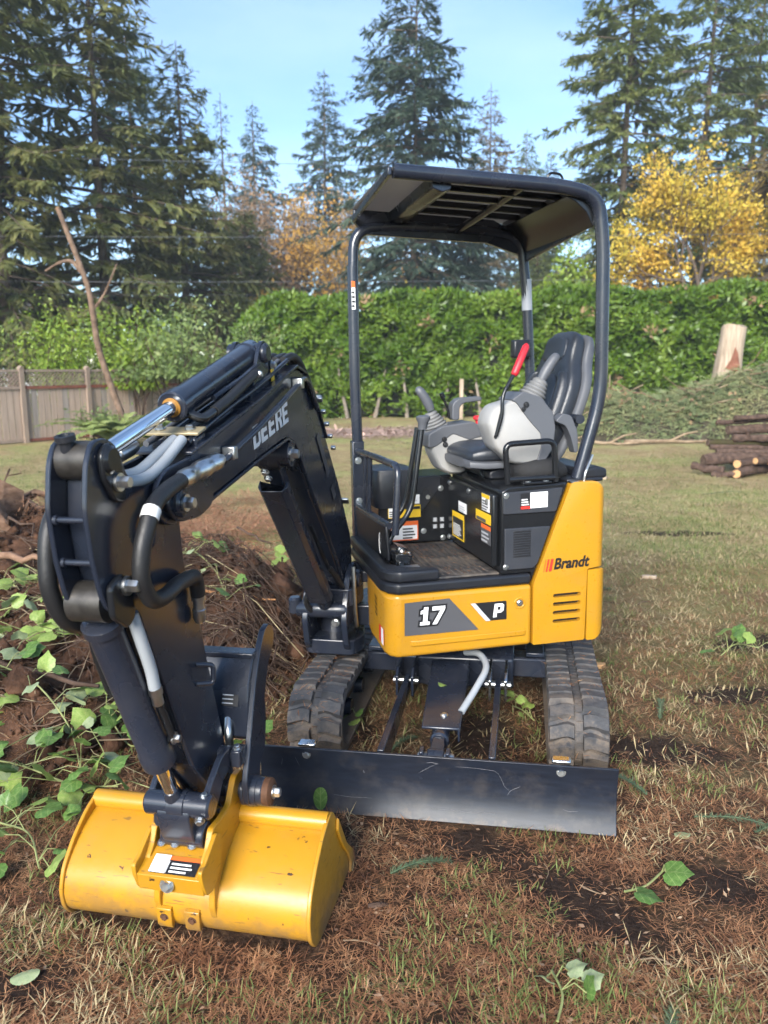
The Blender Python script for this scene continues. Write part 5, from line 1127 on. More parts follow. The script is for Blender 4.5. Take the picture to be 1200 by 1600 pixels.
# near grab handle on the pedestal
b = MB(FV); hp = [(.058, -.475, 1.09), (.045, -.475, 1.255), (.262, -.475, 1.262), (.272, -.475, 1.09), (.058, -.475, 1.09)]
b.tube(bend(hp[:4], .035), .0125, 12); b.tube([(.062, -.475, 1.108), (.27, -.475, 1.108)], .0125, 12); gh = part('grab_handle', BLACK, b)
b = MB(FV); b.box(.12, .25, -.488, -.455, 1.084, 1.096); part('handle_foot', BLACK, b, .004, parent=gh)
for x in (.145, .225): bolt(FV, (x, -.472, 1.095), (0, 0, 1), .011, .008, gh)

# ---------------------------------------------------------------- canopy
YN, YF = -.43, .30
b = MB(FV); b.tube(bend([(-.395, YN, 2.302), (.30, YN, 2.268), (.455, YN, 2.235), (.482, YN, 2.05), (.492, YN, 1.44), (.392, YN, 1.09)], [.08, .13, .25, .12]), .028, 16); cp = part('canopy_post', DARK, b)
cp['label'] = 'near rear canopy post running on as the roof edge tube'
b = MB(FV); b.tube(bend([(-.42, YF, 2.0), (-.41, YF, 2.222), (-.20, YF, 2.235), (.26, YF, 2.222), (.43, YF, 2.19), (.462, YF, 1.95), (.495, YF, 1.42), (.40, YF, 1.09)], [.12, .1, .08, .13, .2, .1]), .0255, 16); cp2 = part('canopy_post', DARK, b)
b = MB(FV); b.tube(bend([(-.41, YF, .72), (-.424, YF, 1.5), (-.42, YF, 2.05)], .1), .027, 16); fp = part('canopy_post', DARK, b)
b = MB(FV); b.box(-.452, -.392, YF-.032, YF+.032, .73, 1.225); part('post_socket', DARK, b, .006, parent=fp)
for z in (1.13, .93): bolt(FV, (-.425, YF-.033, z), (0, -1, 0), .012, .008, fp)
label(FV, (-.434, YF-.0275, 1.85), (1, 0, 0), (0, 0, 1), .018, .13, WHITE, fp, (0, -1, 0), 4, ORANGE, rm=BLK)
b = MB(FV); b.rev((.468, YF, 1.845), (.4598, YF, 2.0), [(0, .0263), (.15, .0263)], 16); part('post_label', SILV, b, parent=cp2)
b = MB(FV); b.box(.375, .465, YF-.06, YF-.005, 1.61, 1.70); part('cup_holder', DARKP, b, .01, parent=cp2)
b = MB(FV)
pr = [(-.41, 2.318), (.28, 2.286), (.38, 2.262), (.44, 2.215), (.468, 2.14), (.456, 2.14), (.43, 2.205), (.375, 2.25), (.28, 2.274), (-.41, 2.306)]
b.prism(pr, 'y', YN+.01, YF+.02); RS = mat('smoky_roof_sheet', (.16, .155, .15), .25, var=.12, vscale=4, rvar=.05)
_n, _l = RS.node_tree.nodes, RS.node_tree.links; _t = _n.new('ShaderNodeBsdfTranslucent'); _t.inputs['Color'].default_value = (.36, .33, .30, 1); _m = _n.new('ShaderNodeMixShader'); _m.inputs[0].default_value = .6
_l.new(_n['Principled BSDF'].outputs[0], _m.inputs[1]); _l.new(_t.outputs[0], _m.inputs[2]); _l.new(_m.outputs[0], _n['Material Output'].inputs['Surface'])
rf = part('canopy_roof', RS, b, .002)
b = MB(FV); b.prism([(-.41, 2.305), (.28, 2.273), (.44, 2.20), (.452, 2.10), (.25, 2.165), (-.36, 2.195), (-.41, 2.25)], 'y', YF-.012, YF+.018); part('far_fascia', DARK, b, .004, parent=rf)
b = MB(FV); b.beam((-.408, YN, 2.302), (-.408, YF, 2.262), .016, .03); part('front_edge', DARK, b, .003, parent=rf)
b = MB(FV); b.beam((.452, YN, 2.155), (.452, YF, 2.10), .02, .05); part('rear_edge', DARK, b, .006, parent=rf)
b = MB(FV); b.prism([(-.245, 2.294), (-.155, 2.290), (-.160, 2.246), (-.195, 2.236), (-.235, 2.25)], 'y', YN+.02, YF-.01); part('roof_beam', DARK, b, .004, parent=rf)
b = MB(FV); b.tube(bend([(.14, YN+.02, 2.27), (.135, -.15, 2.255), (.10, YF-.02, 2.22)], .2), .018, 12); part('roof_bow', DARK, b, parent=rf)
for k in range(4):
    y = YN+.11+.14*k; b = MB(FV); b.beam((-.15, y, 2.272), (.33, y, 2.248), .018, .024); part('roof_rib', BLACK, b, .002, parent=rf)
b = MB(FV); b.prism([(.33, 2.262), (.378, 2.246), (.432, 2.200), (.456, 2.138), (.440, 2.118), (.41, 2.175), (.36, 2.215), (.32, 2.232)], 'y', YN+.012, YF-.012); part('rear_fascia', BLACK, b, .003, parent=rf)
b = MB(FV); b.tube(bend([(.24, YN+.03, 2.28), (.25, YN+.03, 2.325), (.31, YN+.03, 2.32), (.315, YN+.03, 2.27)], .03), .005, 8); part('lifting_loop', BLACK, b, parent=rf)

# ---------------------------------------------------------------- swing bracket and boom
CX = .012
b = MB(FW)
b.cyl((CX-.01, 1.60, .28), (CX-.01, 1.60, .60), .075, 24, .008)
for z0, z1 in ((.29, .36), (.52, .60)): b.prism(round_poly([(-.13, 1.52), (-.09, 1.42), (.13, 1.42), (.16, 1.52), (.12, 1.68), (-.10, 1.68)], .03), 'z', z0, z1)
sb = part('swing_bracket', DARK, b, .010, 3)
for x in (-.092, .090):
    b = MB(FW); b.prism(round_poly([(1.40, .33), (1.37, .46), (1.40, .55), (1.46, .66), (1.54, .70), (1.60, .66), (1.63, .50), (1.60, .30), (1.50, .27)], .03), 'x', CX+x-.014, CX+x+.014); part('bracket_cheek', DARK, b, .005, 3, sb)
b = MB(FW); b.rev((CX-.14, 1.42, .505), (CX+.10, 1.42, .505), [(0, .034), (.01, .04), (.23, .04), (.24, .034)], 20); part('cylinder_pin', DARK, b, parent=sb)
b = MB(FW); b.rev((CX-.145, 1.41, .49), (CX-.145, 1.41, .56), [(0, .03), (.06, .03), (.07, .022)], 16); part('grease_boss', DARK, b, parent=sb)
b = MB(FW); b.rev((CX+.07, 1.52, .625), (CX+.145, 1.52, .625), [(0, .042), (.065, .042), (.07, .036)], 20); part('foot_pin', DARK, b, parent=sb)
bolt(FW, (CX+.05, 1.385, .455), (0, -1, 0), .013, .015, sb)
b = MB(FW); b.tube([(CX+.125, 1.44, .70), (CX+.13, 1.43, .50), (CX+.13, 1.45, .42)], .009, 8); part('grease_rod', ZINC, b, parent=sb)
# slew-frame nose behind the bracket
b = MB(FV); b.prism([(-.40, -.10), (-.52, -.06), (-.57, .02), (-.57, .10), (-.52, .16), (-.40, .22)], 'z', .40, .50); b.prism([(-.40, -.08), (-.54, -.02), (-.57, .05), (-.54, .13), (-.40, .20)], 'z', .60, .655); part('frame_nose', DARK, b, .008, 2)
b = MB(FV); b.cyl((-.30, .02, .45), (-.56, .10, .45), .03, 16); part('swing_cylinder', DARK, b)

boom_top = [(-.115, 1.335), (.02, 1.352), (.30, 1.418), (.55, 1.475), (.80, 1.545), (.90, 1.572), (1.01, 1.545), (1.10, 1.462), (1.25, 1.285), (1.42, 1.075), (1.60, .80), (1.605, .665)]
boom_bot = [(1.56, .60), (1.47, .60), (1.44, .66), (1.26, .875), (1.06, 1.085), (.955, 1.20), (.90, 1.27), (.85, 1.315), (.77, 1.34), (.52, 1.302), (.11, 1.228), (.02, 1.205), (-.10, 1.195), (-.16, 1.225), (-.165, 1.295)]
prof = round_poly(boom_top + boom_bot, .035, 3)
b = MB(FW); b.prism([(y, z) for y, z in prof if y > .04] , 'x', CX-.058, CX+.058)
bo = part('boom', DARK, b, .006, 2)
for x in (-.067, .067):          # welded side plates, running on past the box as the nose fork
    b = MB(FW); b.prism(prof, 'x', CX+x-.007, CX+x+.007); part('side_plate', DARK, b, .003, 2, bo)
b = MB(FW); b.prism([(.02, 1.356), (.30, 1.422), (.55, 1.479), (.80, 1.549), (.90, 1.576), (1.01, 1.549), (1.10, 1.466), (1.25, 1.289), (1.25, 1.299), (1.11, 1.474), (1.015, 1.558), (.90, 1.586), (.795, 1.558), (.55, 1.488), (.30, 1.431), (.02, 1.365)], 'x', CX-.082, CX+.082)
part('top_flange', DARK, b, .002, parent=bo)
b = MB(FW); b.prism([(.11, 1.226), (.52, 1.299), (.77, 1.337), (.845, 1.311), (.84, 1.300), (.77, 1.326), (.52, 1.289), (.11, 1.216)], 'x', CX-.080, CX+.080); part('under_flange', DARK, b, .002, parent=bo)
b = MB(FW); b.prism(round_poly([(.02, 1.31), (-.10, 1.305), (-.155, 1.26), (-.10, 1.205), (.02, 1.195), (.10, 1.215), (.115, 1.25)], .03), 'x', CX+.076, CX+.092); part('nose_plate', DARK, b, .004, 2, bo)
b = MB(FW); b.rev((CX-.10, -.085, 1.252), (CX+.105, -.085, 1.252), [(0, .036), (.2, .036), (.205, .03)], 20); part('pivot_pin', DARK, b, parent=bo)
bolt(FW, (CX+.106, -.085, 1.252), (1, 0, 0), .015, .020, bo)
bolt(FW, (CX+.076, .80, 1.275), (1, 0, 0), .018, .022, bo)
b = MB(FW); b.rev((CX-.085, .80, 1.275), (CX+.078, .80, 1.275), [(0, .045), (.163, .045)], 20); part('cylinder_boss', DARK, b, parent=bo)
# apex lugs that carry the arm cylinder
for x in (-.045, .045):
    b = MB(FW); b.prism(round_poly([(.50, 1.46), (.60, 1.63), (.635, 1.665), (.68, 1.655), (.71, 1.60), (.80, 1.54), (.75, 1.50)], .02), 'x', CX+x-.007, CX+x+.007); part('apex_lug', DARK, b, .003, 2, bo)
b = MB(FW); b.rev((CX-.065, .642, 1.622), (CX+.068, .642, 1.622), [(0, .032), (.125, .032), (.133, .024)], 20); part('apex_pin', DARK, b, parent=bo)
bolt(FW, (CX+.055, .70, 1.585), (1, 0, 0), .011, .012, bo)
quad_decal(FW, [(CX+.054, .685, 1.53), (CX+.054, .715, 1.535), (CX+.054, .712, 1.573), (CX+.054, .683, 1.568)], YPRINT, bo, 'yellow_tag', (.003, 0, 0))
# DEERE lettering along the boom side
dv = Vector((0, .981, .193)); uv = Vector((0, -.10, .995))
GL = {'D': ([(0, 0), (0, 1), (.50, 1), (.68, .86), (.68, .14), (.50, 0)], [(.22, .2), (.22, .8), (.42, .8), (.46, .75), (.46, .25), (.42, .2)]),
      'E': ([(0, 0), (0, 1), (.62, 1), (.62, .80), (.22, .80), (.22, .60), (.56, .60), (.56, .41), (.22, .41), (.22, .20), (.62, .20), (.62, 0)], None),
      'R': ([(0, 0), (0, 1), (.52, 1), (.68, .88), (.68, .55), (.56, .45), (.72, 0), (.47, 0), (.35, .38), (.22, .38), (.22, 0)], [(.22, .56), (.22, .81), (.42, .81), (.46, .77), (.46, .60), (.42, .56)])}
o0 = Vector((CX+.0745, .455, 1.325)); hh = .070
for k, ch in enumerate('DEERE'):
    for poly, m_, lay in ((GL[ch][0], WHITE, 1), (GL[ch][1], DARK, 2)):
        if poly: quad_decal(FW, [o0+dv*(k*.0705+x*hh*1.30)+uv*(z*hh) for x, z in poly], m_, bo, 'letter' if lay == 1 else 'letter_hole', (.0012*lay, 0, 0), .0008)
# steel pipes, clamps and hoses on the boom
for k, x in enumerate((-.045, -.012, .022, .055)):
    b = MB(FW); b.tube(bend([(CX+x, .02+.01*k, 1.385), (CX+x, .30, 1.455), (CX+x, .585, 1.522), (CX+x, .86, 1.60)], .08), .0085, 10); part('hydraulic_pipe', DARK if k % 2 else GREYM, b, parent=bo)
b = MB(FW); b.obox((CX+.005, .09, 1.412), (.15, .055, .008), Matrix.Rotation(.24, 3, 'X')); part('pipe_clamp', BRASS, b, .002, parent=bo)
b = MB(FW); b.obox((CX+.005, .10, 1.385), (.13, .06, .03), Matrix.Rotation(.24, 3, 'X')); part('clamp_block', DARK, b, .004, parent=bo)
for x in (-.04, .045): bolt(FW, (CX+x, .09, 1.417), (0, -.2, 1), .010, .010, bo)
b = MB(FW); b.tube(bend([(CX+.098, .17, 1.322), (CX+.098, .45, 1.395), (CX+.098, .90, 1.533), (CX+.085, .985, 1.535), (CX+.085, 1.10, 1.42)], .06), .010, 10); part('side_pipe', DARK, b)
for y, z in ((.23, 1.34), (.86, 1.52)):
    b = MB(FW); b.box(CX+.074, CX+.112, y-.014, y+.014, z-.018, z+.018); part('pipe_bracket', ZINC, b, .003, parent=bo)
for x in (-.03, .01, .04):
    b = MB(FW); b.tube(spline([(CX+x, .86, 1.60), (CX+x, .97, 1.615), (CX+x, 1.07, 1.575), (CX+x, 1.17, 1.465), (CX+x, 1.33, 1.25), (CX+x, 1.50, 1.02), (CX+x*.8, 1.62, .85), (CX+x*.6, 1.66, .72), (CX+x*.5, 1.64, .62)], 6), .015, 10); part('hydraulic_hose', HOSE, b)
for y, z in ((1.16, 1.435), (1.52, .965)):
    b = MB(FW); b.obox((CX+.01, y, z+.02), (.16, .03, .012), Matrix.Rotation(-.9, 3, 'X')); part('hose_clamp', ZINC, b, .003, parent=bo)
for k in range(5):
    t = k/4; y, z = 1.13+.17*t, 1.44-.21*t; b = MB(FW); b.obox((CX+.085, y+.015, z+.015), (.02, .014, .014), Matrix.Rotation(.7, 3, 'X')); part('rivet_clip', ZINC, b, .002, parent=bo)
for t0, t1 in ((.10, .42), (.52, .62)):
    a, c = Vector((CX+.0755, 1.08, 1.37)), Vector((CX+.0755, 1.50, .82)); p, q = a.lerp(c, t0), a.lerp(c, t1); w = Vector((0, .028, .021)); quad_decal(FW, [p-w*.5, q-w*.5, q+w*.5, p+w*.5], DGREY, bo, 'grip_strip', (.002, 0, 0))

# boom cylinder with its guard, in front of the boom
b = MB(FW); b.cyl((CX, 1.42, .52), (CX, .96, 1.05), .036, 20, .004); bc = part('boom_cylinder', DARK, b)
b = MB(FW); b.cyl((CX, .97, 1.04), (CX, .80, 1.275), .02, 16); part('rod', CHROME, b, parent=bc)
b = MB(FW); b.rev((CX-.04, .80, 1.262), (CX+.04, .80, 1.262), [(0, .042), (.08, .042)], 20); b.beam((CX, .90, 1.14), (CX, .80, 1.26), .055, .05); part('rod_eye', DARK, b, .004, parent=bc)
ax = Vector((0, 1.40-.80, .56-1.20)).normalized(); nn = Vector((0, -ax.z, ax.y)); nn = nn if nn.y < 0 else -nn
g0, g1 = Vector((CX, .82, 1.175)), Vector((CX, 1.34, .60)); b = MB(FW)
for s_, e_ in ((0, 1),):
    b.loft([[g+Vector((-.055, 0, 0))-nn*.00, g+Vector((-.055, 0, 0))+nn*.030, g+Vector((-.038, 0, 0))+nn*.050, g+Vector((.038, 0, 0))+nn*.050, g+Vector((.055, 0, 0))+nn*.030, g+Vector((.055, 0, 0)), g+Vector((.050, 0, 0)), g+Vector((.036, 0, 0))+nn*.044, g+Vector((-.036, 0, 0))+nn*.044, g+Vector((-.050, 0, 0))] for g in (g0, g1)])
bg = part('cylinder_guard', DARK, b, .003, parent=bc)
bolt(FW, (CX-.01, .79, 1.19), tuple(nn), .011, .010, bc); bolt(FW, (CX-.015, .775, 1.215), tuple(nn), .011, .010, bc)
b = MB(FW); b.tube(spline([(CX+.05, 1.30, .73), (CX+.062, 1.18, .82), (CX+.06, 1.10, .91), (CX+.055, 1.05, .97)], 6), .009, 8); part('hydraulic_pipe', BLACK, b, parent=bc)
b = MB(FW); b.tube(spline([(CX+.055, 1.30, .73), (CX+.075, 1.36, .66), (CX+.07, 1.44, .61), (CX+.05, 1.52, .66)], 6), .013, 8); part('hydraulic_hose', HOSE, b)
b = MB(FW); b.tube(spline([(CX-.06, 1.34, .60), (CX-.075, 1.36, .55), (CX-.06, 1.40, .50), (CX-.04, 1.50, .50)], 6), .013, 8); part('hydraulic_hose', HOSE, b)

# ---------------------------------------------------------------- arm cylinder
p0, p1, p2 = Vector((CX, .642, 1.622)), Vector((CX, .085, 1.474)), Vector((CX, -.325, 1.372))
d = (p1-p0).normalized(); b = MB(FW); L = (p1-p0).length
b.rev(p0, p1, [(-.035, .030), (-.02, .041), (.03, .042), (.035, .038), (L-.05, .038), (L-.048, .042), (L-.004, .042), (L, .038)], 24); ac = part('arm_cylinder', DARK, b)
b = MB(FW); b.rev(p1, p2, [(-.002, .026), (.003, .026), (.004, .021), (.005, .021)], 24); part('rod_seal', WIPER, b, parent=ac)
b = MB(FW); b.cyl(p1-d*.05, p2, .0195, 20); part('rod', CHROME, b, parent=ac)
b = MB(FW); b.tube(bend([(CX+.03, .125, 1.455), (CX+.062, .135, 1.440), (CX+.066, .22, 1.462)], .015), .013, 10); part('port_fitting', BLACK, b, parent=ac)
b = MB(FW); b.tube(spline([(CX+.066, .20, 1.457), (CX+.064, .32, 1.49), (CX+.06, .45, 1.53), (CX+.055, .56, 1.56)], 5), .0155, 10); part('hydraulic_hose', HOSE, b, parent=ac)
b = MB(FW); b.tube([(CX+.035, .27, 1.492), (CX+.045, .45, 1.54), (CX+.045, .60, 1.585)], .009, 8); part('hydraulic_pipe', DARK, b, parent=ac)
b = MB(FW); b.rev((CX+.035, .55, 1.555), (CX+.078, .55, 1.555), [(0, .012), (.035, .012), (.043, .008)], 8); part('elbow_fitting', ZINC, b, parent=ac)

# ---------------------------------------------------------------- arm
AX = .020; AW = .042
plate = round_poly([(-.325, 1.432), (-.372, 1.428), (-.398, 1.385), (-.416, 1.29), (-.405, 1.18), (-.385, 1.10), (-.36, 1.055), (-.30, 1.055), (-.25, 1.03), (-.15, .79), (-.045, .535), (.06, .40), (.12, .31), (.175, .295), (.215, .335), (.20, .42), (.160, .50), (.098, .72), (.045, .925), (-.015, 1.08), (-.022, 1.20), (-.035, 1.285), (-.085, 1.315), (-.18, 1.305), (-.25, 1.34), (-.282, 1.41)], .02, 3)
web = [(-.30, 1.40), (-.345, 1.36), (-.358, 1.27), (-.345, 1.17), (-.30, 1.06), (-.235, 1.01), (-.135, .78), (-.03, .53), (.07, .41), (.13, .33), (.19, .345), (.148, .495), (.086, .718), (.033, .922), (-.026, 1.078), (-.033, 1.20), (-.05, 1.27), (-.085, 1.30), (-.18, 1.29)]
b = MB(FW); b.prism(web, 'x', AX-AW+.006, AX+AW-.006); ar = part('arm', DARK, b, .003, 2)
for x in (-AW, AW):
    b = MB(FW); b.prism(plate, 'x', AX+x-.006, AX+x+.006); part('side_plate', DARK, b, .003, 2, ar)
for z, y in ((1.268, -.400), (1.175, -.388)):
    b = MB(FW); b.tube([(AX-AW, y, z), (AX+AW, y, z)], .007, 10); part('cross_rung', DARK, b, parent=ar)
    b = MB(FW); b.rev((AX-AW+.004, y, z), (AX-AW+.014, y, z), [(0, .011), (.01, .011)], 12); part('rung_collar', DARK, b, parent=ar)
b = MB(FW); b.rev((AX-AW, -.345, 1.385), (AX+AW, -.345, 1.385), [(0, .042), (.084, .042)], 24); part('top_tube', BEARING, b, parent=ar)
b = MB(FW); b.rev((AX-.012, -.368, 1.405), (AX-.013, -.378, 1.452), [(0, .015), (.022, .015), (.024, .021), (.036, .021), (.0365, .013), (.028, .011)], 20); part('grease_cup', DARKP, b, parent=ar)
b = MB(FW); b.prism(round_poly([(-.365, 1.40), (-.335, 1.425), (-.295, 1.40), (-.280, 1.34), (-.285, 1.285), (-.325, 1.295), (-.362, 1.35)], .015), 'x', AX+AW+.006, AX+AW+.020); part('boss_plate', BLACK, b, .005, 3, ar)
bolt(FW, (AX+AW+.02, -.312, 1.335), (1, 0, 0), .014, .022, ar)
b = MB(FW); b.rev((AX+AW+.004, -.332, 1.385), (AX+AW+.028, -.332, 1.385), [(0, .030), (.018, .030), (.024, .024)], 20); part('top_pin', BLACK, b, parent=ar)
# bucket-cylinder pin at the knee
b = MB(FW); b.rev((AX-AW-.008, -.335, 1.075), (AX+AW-.008, -.335, 1.075), [(0, .046), (.084, .046)], 24); part('knee_bushing', BEARING, b, parent=ar)
b = MB(FW); b.prism(round_poly([(-.375, 1.12), (-.325, 1.14), (-.29, 1.10), (-.285, 1.03), (-.32, 1.01), (-.372, 1.05)], .015), 'x', AX+AW+.006, AX+AW+.022); part('knee_plate', BLACK, b, .004, 2, ar)
bolt(FW, (AX+AW+.022, -.318, 1.108), (1, 0, 0), .015, .024, ar)
b = MB(FW); b.tube(bend([(AX+AW+.005, -.12, 1.295), (AX+AW+.03, -.10, 1.30), (AX+AW+.032, -.205, 1.225), (AX+AW+.030, -.205, 1.175), (AX+AW+.004, -.195, 1.165)], .02), .008, 10); part('hose_guard', DARK, b, parent=ar)
b = MB(FW); b.tube(bend([(AX+AW+.004, .015, .795), (AX+AW+.04, .045, .785), (AX+AW+.04, .04, .735), (AX+AW+.004, .01, .742)], .012), .007, 10); part('hose_guard', DARK, b, parent=ar)
# thick hose from the boom coupling, round the knee, to the port on the arm
b = MB(FW); hp = spline([(.118, -.095, 1.309), (.120, -.17, 1.297), (.121, -.235, 1.275), (.122, -.272, 1.24), (.116, -.298, 1.18), (.112, -.300, 1.115), (.112, -.265, 1.062), (.112, -.205, 1.052), (.112, -.14, 1.062), (.108, -.06, 1.058), (.098, -.018, 1.042), (.094, .0, .995)], 6)
b.tube(hp, .0195, 14); hz = part('hydraulic_hose', HOSE, b); hz['label'] = 'thick black hose looping round the knee of the arm'
k0 = len(hp)//4-1; b = MB(FW); b.tube([hp[k0-1], hp[k0], hp[k0+1], hp[k0+2]], .0212, 14); part('white_tape', TAPE, b, parent=hz)
b = MB(FW); a, c = Vector((.108, .16, 1.330)), Vector((.118, -.10, 1.309)); b.rev(a, c, [(0, .015), (.03, .015), (.032, .024), (.07, .024), (.075, .021), (.10, .021), (.102, .025), (.155, .025), (.16, .021), (.20, .021), (.205, .023), (.24, .023), (.262, .019)], 14); part('coupling', ZINC, b, parent=hz)
b = MB(FW); a, c = Vector((.094, .0, 1.0)), Vector((.088, .012, .915)); b.rev(a, c, [(0, .019), (.02, .019), (.022, .015), (.045, .015), (.047, .018), (.07, .018), (.085, .012)], 10); part('port_fitting', ZINC, b, parent=hz)
b = MB(FW); b.tube(spline([(-.058, -.10, 1.33), (-.066, -.25, 1.32), (-.066, -.345, 1.25), (-.066, -.372, 1.16), (-.066, -.366, 1.09), (-.062, -.325, 1.02), (-.05, -.25, .985)], 6), .0195, 12); part('hydraulic_hose', HOSE, b)
for k, (x, dz) in enumerate(((.035, 0), (.072, -.012))):
    b = MB(FW); b.tube(spline([(AX+x*.5, -.255, 1.335+dz), (AX+x*.6, -.16, 1.336+dz), (AX+x*.6, -.07, 1.362+dz), (AX+x*.6, .03, 1.395)], 6), .014, 12); part('hydraulic_hose', GHOSE, b)
b = MB(FW); a, c = Vector((-.035, -.17, 1.36)), Vector((-.035, -.03, 1.385)); b.rev(a, c, [(0, .016), (.05, .016), (.052, .02), (.11, .02), (.14, .015)], 12); part('coupling', ZINC, b)

# ---------------------------------------------------------------- bucket cylinder and links
p0, p1, p2 = Vector((AX-.008, -.335, 1.075)), Vector((AX-.008, -.112, .575)), Vector((AX-.008, -.045, .42))
d = (p1-p0).normalized(); L = (p1-p0).length
b = MB(FW); b.rev(p0, p1, [(.055, .036), (.06, .047), (.08, .047), (.084, .041), (L-.055, .041), (L-.05, .044), (L-.006, .044), (L, .038)], 26); kc = part('bucket_cylinder', DARK, b)
b = MB(FW); b.cyl(p1-d*.05, p2, .0195, 20); part('rod', CHROME, b, parent=kc)
b = MB(FW); b.rev(p2-d*.06, p2, [(0, .021), (.06, .028)], 18); part('rod_neck', DARK, b, parent=kc)
b = MB(FW); b.tube(spline([(AX+.045, -.275, 1.03), (AX+.05, -.253, .96), (AX+.05, -.222, .88), (AX+.048, -.205, .82)], 6), .015, 12); part('hydraulic_hose', GHOSE, b, parent=kc)
b = MB(FW); b.rev((AX+.048, -.206, .825), (AX+.047, -.192, .775), [(0, .017), (.02, .017), (.022, .014), (.05, .014)], 10); part('hose_fitting', ZINC, b, parent=kc)
b = MB(FW); b.tube(bend([(AX+.047, -.192, .78), (AX+.046, -.17, .74), (AX+.046, -.137, .665), (AX+.03, -.13, .648)], .02), .009, 10); part('hydraulic_pipe', BLACK, b, parent=kc)
bolt(FW, (AX+.045, -.128, .655), (1, 0, 0), .011, .014, kc)
b = MB(FW); b.tube(bend([(-.05, -.262, .985), (-.056, -.245, .92), (-.056, -.20, .80), (-.03, -.19, .79)], .03), .010, 10); part('hydraulic_pipe', BLACK, b, parent=kc)
# joint of rod, arm link and bucket link
b = MB(FW); b.rev((AX-.092, -.045, .42), (AX+.098, -.045, .42), [(0, .028), (.006, .034), (.07, .034), (.072, .038), (.118, .038), (.12, .034), (.184, .034), (.19, .028)], 24); jt = part('link_joint', DARK, b)
bolt(FW, (AX+.075, -.08, .40), (.3, -1, -.3), .010, .010, jt); bolt(FW, (AX+.078, -.05, .452), (.2, -.3, 1), .008, .008, jt)
for x in (-.078, .080):
    b = MB(FW); ci = [(-.05, .45), (-.02, .475), (.05, .515), (.12, .515), (.155, .485), (.15, .45), (.11, .455), (.05, .445), (.01, .40), (-.02, .385), (-.06, .39)]
    b.prism(round_poly(ci, .015), 'x', AX+x-.009, AX+x+.009); part('arm_link', DARK, b, .003, 2, jt)
b = MB(FW); b.rev((AX-.092, .125, .482), (AX+.092, .125, .482), [(0, .024), (.184, .024)], 18); part('link_pin', DARK, b, parent=jt)
b = MB(FW); b.box(AX+.09, AX+.118, .10, .15, .455, .505); part('pin_keeper', DARK, b, .004, parent=jt); bolt(FW, (AX+.104, .118, .505), (0, -.2, 1), .009, .010, jt)
b = MB(FW); b.rev((AX-.05, -.045, .42), (AX-.05, -.06, .365), [(0, .02), (.05, .02), (.06, .014)], 14); part('grease_boss', DARK, b, parent=jt)
b = MB(FW); b.prism(round_poly([(-.085, .41), (-.05, .45), (-.01, .43), (.02, .33), (0, .285), (-.04, .285), (-.065, .33)], .02), 'x', AX-.05, AX+.045)
b.rev((AX-.06, -.02, .318), (AX+.065, -.02, .318), [(0, .036), (.125, .036)], 22); part('bucket_link', DARK, b, .004, 2, jt)

# ---------------------------------------------------------------- bucket
BW = .372
sidep = round_poly([(.165, .292), (.10, .268), (.03, .222), (-.028, .165), (-.05, .105), (-.042, .045), (-.005, -.002), (.06, -.014), (.20, -.016), (.345, -.012), (.385, .012), (.365, .06), (.305, .125), (.225, .255), (.20, .288)], .02, 3)
back = spline([(0, .185, .286), (0, .165, .262), (0, .10, .240), (0, .035, .203), (0, -.018, .155), (0, -.040, .100), (0, -.032, .048), (0, .005, .010), (0, .07, 0), (0, .20, -.004), (0, .36, -.004)], 5)
b = MB(FW); n = len(back)
for x0, x1 in ((-BW, BW),):
    v = []; 
    for p in back: v.append((x0, p.y, p.z)); v.append((x1, p.y, p.z))
    for i, p in enumerate(back):
        t = (back[min(i+1, n-1)]-back[max(i-1, 0)]).normalized(); q = p + Vector((0, -t.z, t.y))*-.012 if False else p + Vector((0, t.z, -t.y))*-.010
        v.append((x0, q.y, q.z)); v.append((x1, q.y, q.z))
    f = []
    for i in range(n-1):
        f.append((2*i, 2*i+1, 2*i+3, 2*i+2)); o_ = 2*n; f.append((o_+2*i, o_+2*i+2, o_+2*i+3, o_+2*i+1))
        f.append((2*i, 2*i+2, o_+2*i+2, o_+2*i)); f.append((2*i+1, o_+2*i+1, o_+2*i+3, 2*i+3))
    f.append((0, 2*n, 2*n+1, 1)); f.append((2*n-2, 2*n-1, 4*n-1, 4*n-2)); b.add(v, f)
bk = part('bucket', YELLOWB, b, smooth=50); bk['label'] = 'wide yellow smooth-lipped bucket resting on the ground'
b = MB(FW); b.rev((-BW-.001, .168, .272), (BW+.001, .168, .272), [(0, .028), (2*BW+.002, .028)], 20); part('top_roll', YELLOWB, b, parent=bk)
for x in (-BW, BW):
    b = MB(FW); b.prism(sidep, 'x', x-.006, x+.006); pl_ = part('side_plate', YELLOWB, b, .003, 2, bk)
b = MB(FW); b.prism([(.225, .25), (.305, .12), (.375, .05), (.388, .01), (.345, -.014), (.35, .02), (.32, .07), (.26, .14), (.215, .215)], 'x', BW+.006, BW+.016); part('side_cutter', YELLOWB, b, .003, 2, bk)
b = MB(FW); b.prism([(.30, -.006), (.40, .002), (.402, -.004), (.36, -.018), (.30, -.018)], 'x', -BW, BW); part('cutting_edge', RUST, b, .002, parent=bk)
b = MB(FW); b.prism([(.385, -.005), (.388, .012), (.368, .062), (.375, .062), (.396, .012), (.394, -.008)], 'x', BW-.004, BW+.018); part('worn_edge', RUST, b, .001, parent=bk)
